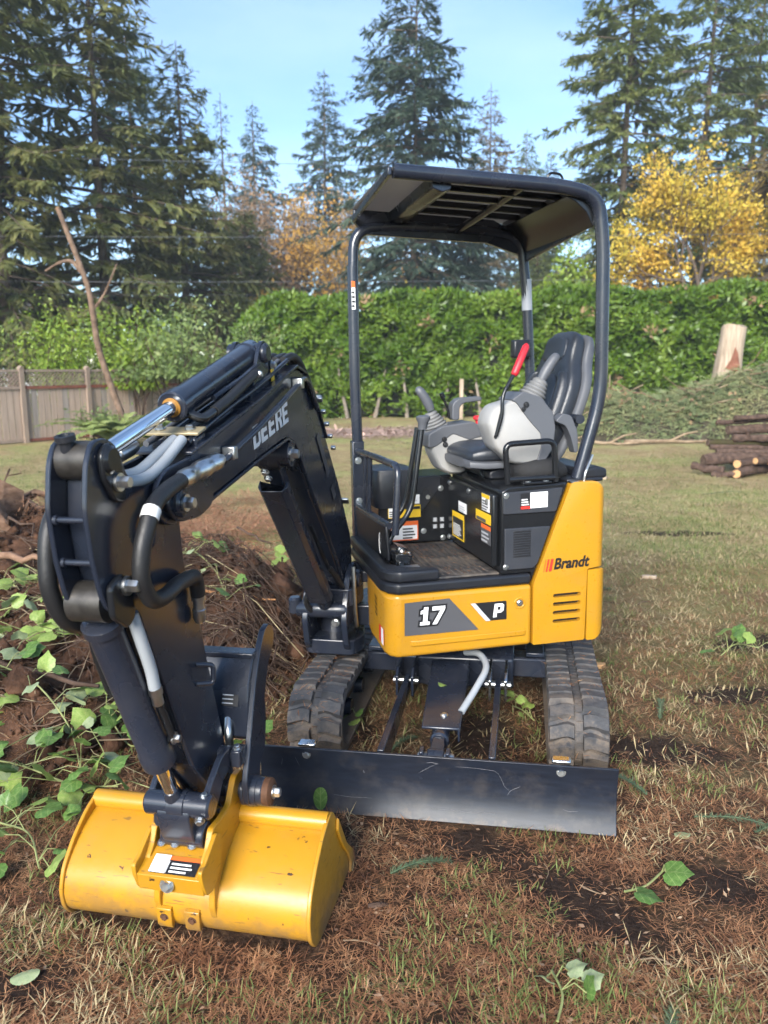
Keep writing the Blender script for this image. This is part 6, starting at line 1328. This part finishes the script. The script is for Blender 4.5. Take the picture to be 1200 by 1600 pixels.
# hanger ears with gusset box, sticker and bolts
ear = round_poly([(.135, .41), (.185, .405), (.215, .36), (.205, .30), (.16, .265), (.10, .235), (.035, .19), (.0, .12), (.0, .055), (-.036, .065), (-.052, .12), (-.04, .19), (-.085, .235), (-.085, .275), (-.055, .30), (-.03, .345), (.03, .34), (.085, .345)], .012, 3)
for x in (-.066, .098):
    b = MB(FW); b.prism(ear, 'x', x-.009, x+.009); part('hanger_ear', YELLOWB, b, .003, 2, bk)
b = MB(FW); b.prism([(-.125, .215), (-.105, .205), (-.03, .235), (-.03, .245), (-.105, .217), (-.118, .222), (-.150, .272), (-.157, .268)], 'x', -.090, .110)
b = MB(FW); b.prism([(-.128, .255), (-.030, .292), (-.026, .283), (-.120, .246), (-.108, .205), (-.116, .203)], 'x', -.076, .112); gb = part('gusset_box', YELLOWB, b, .002, 2, bk)
for x in (-.078, .112):
    b = MB(FW); b.prism(round_poly([(-.13, .25), (-.135, .285), (-.11, .29), (-.03, .335), (.0, .31), (-.02, .22), (-.07, .19), (-.11, .20)], .012), 'x', x-.006, x+.006); part('gusset_cheek', YELLOWB, b, .002, 2, bk)
b = MB(FW); b.box(-.07, .09, -.03, .05, .215, .225); part('gusset_floor', YELLOWB, b, .002, parent=bk)
u2 = Vector((0, .935, .353)).normalized(); nrm = Vector((0, -.353, .935))
label(FW, tuple(Vector((-.042, -.120, .2585))), (1, 0, 0), tuple(u2), .132, .052, BLK, bk, tuple(nrm), 3, ORANGE, WHITE, WHITE)
quad_decal(FW, [Vector((-.042, -.120, .2585)), Vector((.004, -.120, .2585)), Vector((.004, -.120, .2585))+u2*.052, Vector((-.042, -.120, .2585))+u2*.052], WHITE, bk, 'label_box', tuple(nrm*.0045))
bolt(FW, (.012, -.124, .23), (0, -1, .2), .014, .012, bk)
for x in (-.04, .0, .05): bolt(FW, (x, -.045, .296), (0, -.3, 1), .009, .008, bk)
for x in (-.048, .036):
    b = MB(FW); b.prism([(-.040, .100), (-.052, .095), (-.050, .045), (-.040, .03), (-.028, .05)], 'x', x-.022, x+.022); tb = part('drain_tab', YELLOWB, b, .002, parent=bk)
    bolt(FW, (x, -.050, .068), (0, -1, -.1), .009, .004, bk, RUST)
b = MB(FW); b.rev((AX-.10, .168, .350), (AX+.15, .168, .350), [(0, .026), (.25, .026)], 20); part('bucket_pin', DARK, b, parent=bk)

# ---------------------------------------------------------------- thumb behind the bucket
tp = round_poly([(.345, .805), (.385, .785), (.388, .745), (.365, .71), (.335, .69), (.315, .655), (.302, .63), (.285, .59), (.290, .55), (.285, .50), (.270, .44), (.225, .41), (.215, .35), (.205, .30), (.165, .295), (.12, .33), (.115, .40), (.15, .48), (.175, .545), (.195, .60), (.225, .67), (.27, .75), (.31, .795)], .012, 3)
b = MB(FW); b.prism([(.20, .665), (.245, .735), (.262, .725), (.235, .66), (.205, .57), (.195, .50), (.178, .51), (.185, .59)], 'x', AX-.115, AX+.115); th = part('thumb', DARK, b, .004)
b = MB(FW); b.beam((AX-.118, .258, .738), (AX+.118, .258, .738), .05, .016); part('thumb_ledge', DARK, b, .003, parent=th)
for x in (-.12, .120):
    b = MB(FW); b.prism(tp, 'x', AX+x-.009, AX+x+.009); part('thumb_plate', DARK, b, .003, 2, th)
quad_decal(FW, [Vector((AX+.03, .187, .60)), Vector((AX+.085, .187, .60)), Vector((AX+.085, .204, .645)), Vector((AX+.03, .204, .645))], BLK, th, 'data_plate', (0, -.004, .0015))
for k in range(3):
    z = .607+.011*k; y = .1895+.0042*k; quad_decal(FW, [Vector((AX+.036, y, z)), Vector((AX+.07, y, z)), Vector((AX+.07, y+.001, z+.003)), Vector((AX+.036, y+.001, z+.003))], SILV, th, 'label_line', (0, -.007, .002))
b = MB(FW); b.rev((AX+.10, .168, .350), (AX+.185, .168, .350), [(0, .045), (.045, .045), (.046, .042), (.06, .042), (.065, .038)], 22); part('thumb_hub', DARK, b, parent=th)
b = MB(FW); b.rev((AX+.163, .168, .350), (AX+.19, .168, .350), [(0, .040), (.018, .040), (.025, .03)], 22); part('washer', RUST, b, parent=th); bolt(FW, (AX+.186, .168, .350), (1, 0, 0), .014, .018, th)
b = MB(FW); b.obox((AX+.06, .22, .50), (.09, .06, .012), Matrix.Rotation(-.9, 3, 'X')); b.cyl((AX-.06, .20, .545), (AX+.09, .20, .545), .012, 12); part('thumb_strut', DARK, b, .003, parent=th)
b = MB(FW); b.tube(bend([(AX+.05, .19, .56), (AX+.06, .16, .53), (AX+.06, .17, .47)], .02), .012, 10); part('strut_knuckle', ZINC, b, parent=th)

# ================================================================== ground cover: needles, straw, grass, twigs (nobody could count these)
def lit_points(n, x0, x1, y0, y1, keep=None, p=1.6):
    """more points near the viewer"""
    y = y0+(y1-y0)*RNG.random(n)**p; half = .62*y+.5; x = RNG.uniform(-1, 1, n)*half
    k = (x > x0) & (x < x1); x, y = x[k], y[k]
    if keep is not None: k = keep(x, y); x, y = x[k], y[k]
    return x, y
def fnoise(x, y, s, ph=0.):
    return (np.sin(s*x+1.7*np.sin(s*.63*y+ph)+ph)*np.sin(s*.87*y+1.3*np.sin(s*.71*x-ph)+2*ph)+.6*np.sin(2.3*s*x+ph*3+.9*np.sin(1.9*s*y))*np.sin(2.1*s*y+ph))/1.6
def off_tracks(x, y):      # keep litter out of the rubber tracks, the blade and the bucket
    p = np.stack([x, y, np.zeros_like(x)], 1); Mi = np.array(FU.inverted()); q = p@Mi[:3, :3].T+Mi[:3, 3]
    bad = (np.abs(np.abs(q[:, 0])-.525) < .125) & (q[:, 1] > .36) & (q[:, 1] < 1.92); bad |= (np.abs(q[:, 0]) < .64) & (np.abs(q[:, 1]-.015) < .03)
    Mw = np.array(FW.inverted()); w = p@Mw[:3, :3].T+Mw[:3, 3]; bad |= (np.abs(w[:, 0]) < .385) & (w[:, 1] > -.03) & (w[:, 1] < .39)
    return ~bad
def blades(name, x, y, per, Lr, Wr, m, up, spread=.05, lift=.004, flat=False):
    n = len(x)*per; X = np.repeat(x, per)+RNG.normal(size=n)*spread; Y = np.repeat(y, per)+RNG.normal(size=n)*spread
    k = off_tracks(X, Y); X, Y = X[k], Y[k]; n = len(X); Z = gz(X, Y)+lift*RNG.random(n)*(3 if flat else 1)
    a = RNG.random(n)*6.283; el = RNG.normal(size=n)*.22+up; D = np.stack([np.cos(a), np.sin(a), np.tan(np.clip(el, -.2, 1.45))], 1); D = unit(D)
    Nn = unit(np.stack([RNG.normal(size=n)*.3, RNG.normal(size=n)*.3-.3, np.ones(n)], 1)) if flat else unit(np.stack([-np.cos(a), -np.sin(a), np.full(n, .6)], 1))
    V, Q = leaves(np.stack([X, Y, Z], 1), D, Nn, RNG.uniform(*Lr, n), RNG.uniform(*Wr, n), .06, .4)
    o = link(name, np_mesh(name, V, quads=Q, mats=[m]), m, None, Vector(), smooth=0); tag(o, kind='stuff'); return o
soilmask = lambda x, y: fnoise(x, y, 2.1, .7)
bare = lambda x, y: RNG.random(len(x)) > np.clip(patch(x, y)*1.6-.25, 0, .93)
x, y = lit_points(24000, -5, 6, 1.15, 6.0, lambda x, y: (mound(x, y) < .16) & bare(x, y)); o = blades('fallen_needles', x, y, 9, (.018, .060), (.0014, .0032), NEEDLE, .14, .035, .012)
x, y = lit_points(5200, -5, 7, 1.15, 9, lambda x, y: (fnoise(x, y, 1.6, 2.) > -.15) & (mound(x, y) < .10) & bare(x, y), 1.8); o = blades('straw_grass', x, y, 10, (.025, .075), (.0022, .0045), STRAW, .45, .022)
x, y = lit_points(7000, -5, 7, 1.15, 9, lambda x, y: (fnoise(x, y, 2.3, 4.) > .0) & (mound(x, y) < .10) & bare(x, y), 1.6); o = blades('green_grass', x, y, 9, (.02, .065), (.0022, .0045), GRASS, .65, .020)
x, y = lit_points(26000, -7, 9, 2.6, 17, lambda x, y: (mound(x, y) < .08) & (RNG.random(len(y)) < np.clip((y-2.6)/4.5, 0, 1)), 1.25); o = blades('lawn_straw', x, y, 5, (.03, .075), (.003, .007), STRAW, .5, .06)
x, y = lit_points(20000, -7, 9, 2.6, 17, lambda x, y: (mound(x, y) < .08) & (fnoise(x, y, .9, 1.) > -.15) & (RNG.random(len(y)) < np.clip((y-2.6)/4.5, 0, 1)), 1.25); o = blades('lawn_grass', x, y, 5, (.03, .08), (.003, .007), GRASS, .7, .06)
x, y = lit_points(3200, -5, 6, 1.15, 8, lambda x, y: (mound(x, y) < .3)); o = blades('leaf_crumbs', x, y, 1, (.008, .026), (.005, .013), LITTER, .05, .01, .006, True)
def twigs(name, n, Lr, rr, m, x0, x1, y0, y1, lift=0., cond=None, bow=.12, seed=1, up=.06):
    rng = np.random.default_rng(seed); segs = []
    while len(segs) < n:
        yy = y0+(y1-y0)*rng.random()**1.3; xx = rng.uniform(x0, x1)
        if cond is not None and not cond(xx, yy): continue
        L = rng.uniform(*Lr); a = rng.random()*6.283; s = np.linspace(-.5, .5, 5); side = rng.normal()*bow
        px = xx+np.cos(a)*L*s-np.sin(a)*side*L*(4*s*s-1); py = yy+np.sin(a)*L*s+np.cos(a)*side*L*(4*s*s-1)
        if not off_tracks(px, py).all(): continue
        r = rng.uniform(*rr); pz = gz(px, py); pz = .5*pz+.5*np.linspace(pz[0], pz[-1], 5)+r+lift*rng.random()+up*L*(1-4*s*s)*rng.random(); segs.append((np.stack([px, py, np.maximum(pz, gz(px, py)+r*.5)], 1), r, r*.55))
    V, Q = stick_mesh(segs, 4); o = link(name, np_mesh(name, V, quads=Q, mats=[m]), m, None, Vector(), smooth=0); tag(o, kind='stuff'); return o
twigs('dry_twigs', 420, (.04, .16), (.0012, .003), TWIGM, -2, 4, 1.2, 6.5, seed=2)
twigs('dark_twigs', 180, (.04, .16), (.0015, .004), TWIGD, -2, 4, 1.2, 6.5, seed=3)
onm = lambda x, y: mound(np.array(x), np.array(y)) > .07
twigs('mound_roots', 800, (.06, .32), (.0014, .005), mat('root_fibre', (.085, .05, .034), .9, var=.5, vscale=3, col2=(.18, .11, .07)), -4, -.4, 2.9, 6.8, .02, onm, .2, 4, .08)
twigs('root_tangle', 700, (.10, .40), (.0014, .004), TWIGD, -1.6, -.5, 3.5, 5.6, .07, onm, .35, 14, .28)
twigs('mound_twigs', 170, (.12, .5), (.0016, .0045), TWIGM, -3.4, -.4, 2.9, 6.5, .04, onm, .15, 5, .12)
twigs('pale_vines', 40, (.25, .7), (.0018, .003), mat('pale_dry_vine', (.36, .30, .17), .8, var=.3), -2.4, -.45, 3.0, 5.2, .05, onm, .25, 6, .15)
twigs('red_needle_boughs', 420, (.15, .45), (.0012, .003), mat('red_dead_bough', (.24, .11, .055), .9, var=.3), -2.6, -.7, 5.6, 8.5, .10, None, .25, 7, .25)
x, y = lit_points(26000, -3.2, -.7, 5.4, 9.2, lambda x, y: fnoise(x, y, 1.7, 3.) > -.2, 1.); blades('dead_fir_needles', x, y, 5, (.04, .10), (.004, .007), mat('dead_fir_red', (.27, .115, .055), .9, var=.4, vscale=8, col2=(.42, .22, .12)), .35, .06, .14)
# crumbs of soil on the mound
def clods(n):
    rng = np.random.default_rng(9); P = []
    while len(P) < n:
        x, y = rng.uniform(-4.2, -.4), rng.uniform(2.7, 6.8)
        if mound(np.array(x), np.array(y)) > .05: P.append((x, y))
    P = np.array(P); r = np.exp(rng.normal(size=n)*.75)*.014; Z = gz(P[:, 0], P[:, 1])+r*.3
    o = np.array([[1, 0, 0], [-1, 0, 0], [0, 1, 0], [0, -1, 0], [0, 0, 1], [0, 0, -1.]]); T = np.array([[0, 2, 4], [2, 1, 4], [1, 3, 4], [3, 0, 4], [2, 0, 5], [1, 2, 5], [3, 1, 5], [0, 3, 5]])
    V = np.stack([P[:, 0], P[:, 1], Z], 1)[:, None]+o[None]*r[:, None, None]*rng.uniform(.6, 1.3, (n, 6, 3))
    me = np_mesh('soil_clods', V.reshape(-1, 3), tris=(T[None]+6*np.arange(n)[:, None, None]).reshape(-1, 3), mats=[SOIL]); tag(link('soil_clods', me, SOIL, None, Vector(), smooth=0), kind='stuff')
clods(5200)
# pale sawdust spread on the lawn behind the boom
x = RNG.normal(size=2600)*1.1-.2; y = 19.2+RNG.normal(size=2600)*.8; V, Q = leaves(np.stack([x, y, gz(x, y)+.02], 1), rdir(2600)*np.array([1, 1, .1]), np.tile([[0, 0, 1.]], (2600, 1)), RNG.uniform(.08, .2, 2600), RNG.uniform(.05, .12, 2600), 0)
SAW = mat('sawdust', (.42, .28, .22), .95, var=.2); tag(link('sawdust', np_mesh('sawdust', V, quads=Q, mats=[SAW]), SAW, None, Vector(), smooth=0), kind='stuff')

# ================================================================== upturned root mass at the left edge of the mound
def root_mass():
    rng = np.random.default_rng(21); c = np.array([-2.95, 5.45, .45]); root = empty('root_mass', (c[0], c[1], .2), 'upturned ball of torn brown roots at the left edge', 'stump')
    b = MB(); rings = []
    for k in range(9):
        t = k/8; z = .1+.75*t; r = .42*math.sin(math.pi*(.12+.80*t))**.7
        rings.append([(c[0]-.1+r*(1+.18*math.sin(5*a+k)+.10*math.sin(11*a+2*k))*math.cos(a), c[1]+r*(1+.15*math.sin(4*a-k))*math.sin(a), z+.03*math.sin(7*a+k)) for a in np.linspace(0, 6.283, 25)[:-1]])
    b.loft(rings); b.build('root_core', ROOTW, root, smooth=60, origin=tuple(c))
    for k in range(34):
        d = unit(rng.normal(size=3)*np.array([1, 1, .8])+np.array([0, -.3, .2])); p = c+d*.32; L = rng.uniform(.2, .7); s = np.linspace(0, 1, 6)[:, None]
        pts = p+d*L*s+np.array([0, 0, -.22])*s**2+rng.normal(size=(6, 3))*.03; r = rng.uniform(.008, .035); V, Q = stick_mesh([(pts, r, r*.25)], 6); arr_obj('root', V, Q, ROOTW if k % 2 else TWIGD, root, tuple(c), True)
root_mass()
for i, (p, q, r, lab, m) in enumerate((
    ((-1.95, 4.75, .52), (-1.15, 4.95, .42), .016, 'reddish torn root lying across the mound left of the arm', ROOTW),
    ((-2.25, 4.35, .50), (-1.75, 4.25, .50), .024, 'short split root chunk on the mound beside the hose loop', ROOTW),
    ((-1.0, 4.1, .36), (-.62, 4.15, .30), .009, 'orange bare root on the mound left of the swing bracket', mat('orange_root', (.42, .20, .08), .8)),
    ((-1.25, 6.4, .25), (-.9, 6.0, .18), .012, 'dark stick leaning on the red dead boughs', TWIGD),
    ((-1.9, 3.3, .30), (-1.25, 3.15, .20), .018, 'dark root at the front of the mound above the bucket', TWIGD))):
    s = np.linspace(0, 1, 7)[:, None]; pts = np.array(p)*(1-s)+np.array(q)*s+np.random.default_rng(40+i).normal(size=(7, 3))*.012
    pts[:, 2] = np.maximum(pts[:, 2], gz(pts[:, 0], pts[:, 1])+r*.6)
    V, Q = stick_mesh([(pts, r, r*.5)], 7); tag(arr_obj('torn_root', V, Q, m, None, tuple(pts[3]), True), lab, 'root')

# ================================================================== ivy on the mound
def ivy_leaf(m, curl):
    """five-lobed blade, raised along the veins"""
    out = [(0, .02), (.20, -.10), (.40, -.04), (.54, .14), (.55, .30), (.52, .42), (.54, .56), (.42, .66), (.30, .76), (.16, .92), (0, 1.08), (-.16, .92), (-.30, .76), (-.42, .66), (-.54, .56), (-.52, .42), (-.55, .30), (-.54, .14), (-.40, -.04), (-.20, -.10)]; n = len(out)
    z = lambda x, y: -.30*x*x*curl-.22*max(0, y-.45)**1.5*curl+.05*math.sin(9*x)*curl
    v = [(0, .40, .03)]+[(x*.55, .40+(y-.40)*.55, z(x*.55, .4+(y-.4)*.55)+.015*(i % 2)) for i, (x, y) in enumerate(out)]+[(x, y, z(x, y)) for x, y in out]
    me = bpy.data.meshes.new('leaf'); me.from_pydata(v, [], [(0, 1+i, 1+(i+1) % n) for i in range(n)]+[(1+i, 1+n+i, 1+n+(i+1) % n, 1+(i+1) % n) for i in range(n)]); me.materials.append(m); finish(me, 180); return me
IVM = [ivy_leaf(IVY_A, .6), ivy_leaf(IVY_A, 1.3), ivy_leaf(IVY_B, .8), ivy_leaf(IVY_B, 1.6), ivy_leaf(IVY_C, 1.0)]
def ivy(label, path, nl, seed, size=(.05, .10), pal=(0, 1, 2, 3), rise=.05, spread=.12):
    rng = random.Random(seed); P0 = Vector((path[0][0], path[0][1], float(gz(path[0][0], path[0][1])))); root = empty('ivy_vine', tuple(P0), label, 'ivy', 'ivy vines on the ground')
    pts = [Vector((x, y, float(gz(x, y))+.02+rise*rng.random())) for x, y in path]; sp_ = spline(pts, 6); b = MB(); b.tube(sp_, .0035, 6); b.build('vine_stem', VINE, root)
    for k in range(nl):
        a = sp_[rng.randrange(len(sp_))]; off = Vector((rng.gauss(0, spread), rng.gauss(0, spread), 0)); p = a+off; p.z = max(float(gz(p.x, p.y))+.015, a.z)+rng.random()*rise*1.4
        b = MB(); b.tube([a, (a+p)/2+Vector((0, 0, .025)), p], .0018, 5); b.build('leaf_stalk', VINE, root)
        yaw = math.atan2(off.y, off.x)-math.pi/2+rng.gauss(0, .7); s = rng.uniform(*size)
        M = Matrix.Translation(p) @ Matrix.Rotation(yaw, 4, 'Z') @ Matrix.Rotation(rng.gauss(.15, .45), 4, 'X') @ Matrix.Rotation(rng.gauss(0, .4), 4, 'Y') @ Matrix.Scale(s, 4)
        inst('leaf', IVM[rng.choice(pal)], root, M)
ivy('ivy with broad light green leaves at the left edge above the bucket', [(-1.75, 3.25), (-1.5, 3.1), (-1.3, 2.95), (-1.2, 2.8)], 30, 1, (.06, .105), (0, 1, 2, 4))
ivy('dark green ivy sprawling left of the bucket top', [(-1.75, 2.75), (-1.45, 2.75), (-1.2, 2.72), (-1.02, 2.7)], 26, 2, (.06, .105), (0, 0, 1, 2))
ivy('yellowish ivy on the mound crest at the left edge', [(-2.3, 3.9), (-2.0, 3.75), (-1.75, 3.6), (-1.55, 3.55)], 24, 3, (.06, .11), (2, 3, 4, 3))
ivy('ivy trailing over the upper left mound beside the black hose', [(-2.4, 4.6), (-2.1, 4.4), (-1.9, 4.35), (-1.7, 4.3)], 16, 4, (.05, .095), (2, 3, 0))
ivy('pale ivy strand below the hose loop', [(-2.1, 4.0), (-1.8, 4.05), (-1.6, 3.95)], 12, 5, (.05, .09), (4, 3, 2))
ivy('ivy leaves behind the arm on the mound top', [(-1.25, 4.6), (-1.1, 4.35), (-.95, 4.2), (-.85, 4.0)], 13, 6, (.05, .085), (0, 1, 4, 3))
ivy('ivy sprig with a long stalk beside the bucket cylinder', [(-1.2, 3.1), (-1.08, 3.0), (-1.0, 2.95)], 4, 7, (.05, .08), (3, 2), .08, .05)
ivy('ivy between the bucket and the left edge', [(-1.35, 2.45), (-1.2, 2.35), (-1.1, 2.2)], 14, 8, (.05, .085), (0, 2, 1), .03)
ivy('ivy by the foot of the left track beside the thumb', [(-.72, 3.3), (-.62, 3.15), (-.56, 3.0)], 9, 9, (.04, .07), (2, 1, 0), .04, .05)
ivy('ivy strand on the lawn edge behind the arm', [(-1.7, 5.9), (-1.4, 5.6), (-1.1, 5.3), (-.9, 5.1)], 14, 10, (.05, .09), (0, 3, 2), .05, .2)
ivy('ivy strand in front of the root ball', [(-2.9, 5.0), (-2.5, 4.9), (-2.2, 4.8)], 10, 11, (.05, .09), (0, 4, 2), .05, .15)
ivy('ivy between the left track and the blade arm', [(-.28, 3.12), (-.2, 3.2), (-.14, 3.35)], 7, 12, (.035, .055), (3, 1, 2), .02, .05)
ivy('ivy sprig hanging by the inside of the right track', [(.60, 3.35), (.63, 3.25), (.66, 3.15)], 5, 13, (.04, .06), (2, 3), .05, .03)
ivy('single green ivy plant on the lawn right of the machine', [(1.85, 4.0), (1.95, 4.05), (2.05, 4.0)], 7, 14, (.06, .10), (2, 1, 3), .08, .06)
ivy('green ivy leaf on a yellow stalk in front of the blade end', [(.72, 2.05), (.80, 2.10), (.88, 2.16)], 2, 15, (.06, .08), (1, 0), .02, .02)
ivy('ivy leaf and wilted sprig near the lower right corner', [(.42, 1.60), (.45, 1.68), (.44, 1.76)], 4, 16, (.04, .075), (0, 4, 4), .02, .03)
# single leaves one can point at
def one_leaf(label, p, s, k, rot=(0, 0, 0), name='fallen_leaf'):
    o = inst(name, IVM[k], None, Matrix.Translation(p) @ Matrix.Rotation(rot[2], 4, 'Z') @ Matrix.Rotation(rot[0], 4, 'X') @ Matrix.Rotation(rot[1], 4, 'Y') @ Matrix.Scale(s, 4)); return tag(o, label, 'leaf')
def oval_leaf(m, serr=.0):
    n = 20; out = []
    for k in range(n):
        a = 2*math.pi*k/n; r = 1+serr*math.cos(5*a*1.99); out.append((.30*math.sin(a)*r, .5-.5*math.cos(a), -.10*abs(math.sin(a))))
    me = bpy.data.meshes.new('leaf'); me.from_pydata([(0, .5, .02)]+out, [], [(0, 1+i, 1+(i+1) % n) for i in range(n)]); me.materials.append(m); finish(me, 180); return me
IVM += [oval_leaf(IVY_B, .12), oval_leaf(IVY_C, .0), oval_leaf(IVY_A, .0)]
gp = FU @ Vector((-.004, .54, .2665+.004)); one_leaf('lobed pale green leaf lying on the blade cylinder guard', gp, .075, 5, (-.1, 0, .6))
bp = FU @ Vector((-.405, -.006, .0)); one_leaf('green leaf standing against the foot of the blade', bp, .085, 7, (1.45, 0, .1))
one_leaf('cream and green leaf lying left of the bucket', (-.985, 1.76, float(gz(-.985, 1.76))+.015), .075, 6, (.12, .1, -1.3))
one_leaf('dark green crumpled leaf near the bottom right edge', (.43, 1.55, float(gz(.43, 1.55))+.03), .08, 0, (-.5, .5, .5))
one_leaf('light green leaf on the ground between left track and blade arm', (-.16, 3.18, float(gz(-.16, 3.18))+.03), .06, 5, (.3, .1, -1.2))
one_leaf('teal leaf by the outer side of the right track', (1.04, 3.35, float(gz(1.04, 3.35))+.02), .06, 6, (.1, .2, 1.))
for i, (x, y, lab) in enumerate(((-.02, 2.03, 'pine cone right of the bucket end'), (-.33, 1.53, 'pine cone at the bottom of the picture below the bucket'), (.80, 2.86, 'pine cone right of the blade end'))):
    b = MB(); z = float(gz(x, y))+.014
    for k in range(7):
        t = k/6; r = .017*math.sin(math.pi*(.15+.75*t)); c = Vector((x-.025+.05*t, y+.006*t, z))
        for j in range(7):
            a = 6.283*j/7+k*.5; e = Vector((.3, math.cos(a), math.sin(a))); s_ = Vector((0, -math.sin(a), math.cos(a)))*.006; b.add([c-s_, c+s_, c+e*r+Vector((.006, 0, 0))], [(0, 1, 2)])
    b.tube([(x-.028, y, z), (x, y+.003, z), (x+.026, y+.006, z)], [.006, .010, .004], 7)
    tag(b.build('pine_cone', BARKL, None), lab, 'pine cone')
# fir sprigs lying about
def sprig(label, x, y, az, L, seed):
    rng = np.random.default_rng(seed); s = np.linspace(0, 1, 26); p = np.stack([x+np.cos(az)*L*s, y+np.sin(az)*L*s, np.zeros(26)], 1); p[:, 2] = gz(p[:, 0], p[:, 1])+.012+.02*np.sin(s*3); t = unit(np.gradient(p, axis=0)); sd = np.cross(t, [[0, 0, 1.]]); PP = []; DD = []; LL = []
    for sg in (-1, 1):
        for k in range(5): PP.append(p+t*L/26*k/5); DD.append(unit(sd*sg+t*.9+rng.normal(size=(26, 3))*.38)); LL.append((.020+.022*np.sin(s*np.pi)*(k == 0))*rng.uniform(.6, 1.2, 26))
    P, D, Ls = np.concatenate(PP), np.concatenate(DD), np.concatenate(LL); V, Q = leaves(P, D, np.tile([[0, 0, 1.]], (len(P), 1)), Ls, np.full(len(P), .0028), .05); V2, Q2 = stick_mesh([(p, .003, .001)], 4)
    tag(arr_obj('fir_sprig', np.concatenate([V, V2]), np.concatenate([Q, Q2+len(V)]), SPRIG, None, (x, y, float(gz(x, y)))), label, 'sprig')
for i, a in enumerate((('green fir sprig in front of the blade middle', .02, 2.18, .3, .20), ('blue-green fir bough right of the blade, near the right edge', 1.10, 2.48, -.2, .30), ('fir bough touching the right edge of the frame', 1.28, 2.40, .4, .28), ('fir sprig beyond the right track on the grass', 1.25, 3.25, 1.2, .22), ('small fir sprig beside the blade end', .98, 2.62, 2.2, .18), ('dark fir sprig in the bottom right corner', .62, 1.45, 1.1, .22), ('fir sprig on the lawn near the counterweight', 1.35, 5.2, .4, .30), ('dark fir bough on the lawn before the log stack', 4.0, 9.6, .2, .6), ('fir bough on the lawn behind the counterweight', 2.3, 9.4, -.1, .8), ('fir sprig between the blade arms', .02, 2.95, .9, .18))):
    sprig(*a, 60+i)
# pale chips and stones
for i, (x, y, s, lab, m) in enumerate(((1.35, 5.05, .05, 'yellow wood chip on the lawn right of the counterweight', SPLIT), (2.0, 5.6, .06, 'pale wood chip near the right edge of the lawn', SPLIT), (1.13, 3.9, .06, 'tan wood chunk beside the rear of the right track', CUT), (.72, 3.05, .03, 'white chip by the ivy on the right', TAPE), (-.60, 1.62, .014, 'small grey pebble below the bucket', GHOSE), (1.02, 2.38, .03, 'pale green chip near the right edge', IVY_C), (3.1, 11.0, .14, 'pale split chip on the grass left of the logs', SPLIT))):
    b = MB(); rr = random.Random(i); b.loft([[(x+s*(dx+rr.uniform(-.1, .1)), y+s*.45*(dy+rr.uniform(-.1, .1)), float(gz(x, y))+z*s) for dx, dy in ((-1, -.5), (.6, -1), (1, .3), (.1, 1), (-.8, .6))] for z in (-.05, .25, .38)]); tag(b.build('wood_chip' if m is not GHOSE else 'pebble', m, None, .002), lab, 'chip' if m is not GHOSE else 'pebble')

# needles and crumbs lying on the tracks and the floor
def track_litter():
    P = []; D = []; L = []
    for xc in (-.525, .525):
        for k in range(240 if xc < 0 else 110):
            (y, z), (ny, nz) = track_path(RNG.uniform(-.25, .95)); a = RNG.random()*6.283; t = Vector((0, nz, -ny)); x = Vector((1, 0, 0))
            p = FU @ Vector((xc+RNG.uniform(-.11, .11), y+ny*.019, z+nz*.019)); P.append(tuple(p)); D.append(tuple(x*math.cos(a)+t*math.sin(a)+Vector((0, ny, nz))*.12)); L.append(RNG.uniform(.015, .05))
    for k in range(160):
        p = FV @ Vector((RNG.uniform(-.34, .0), RNG.uniform(-.44, .15), .721)); a = RNG.random()*6.283; P.append(tuple(p)); D.append((math.cos(a), math.sin(a), .05)); L.append(RNG.uniform(.008, .025))
    P, D, L = np.array(P), np.array(D), np.array(L); V, Q = leaves(P, D, np.tile([[0, -.3, 1.]], (len(P), 1)), L, np.full(len(P), .0026), .05); tag(link('stuck_needles', np_mesh('stuck_needles', V, quads=Q, mats=[NEEDLE]), NEEDLE, None, Vector(), smooth=0), kind='stuff')
track_litter()
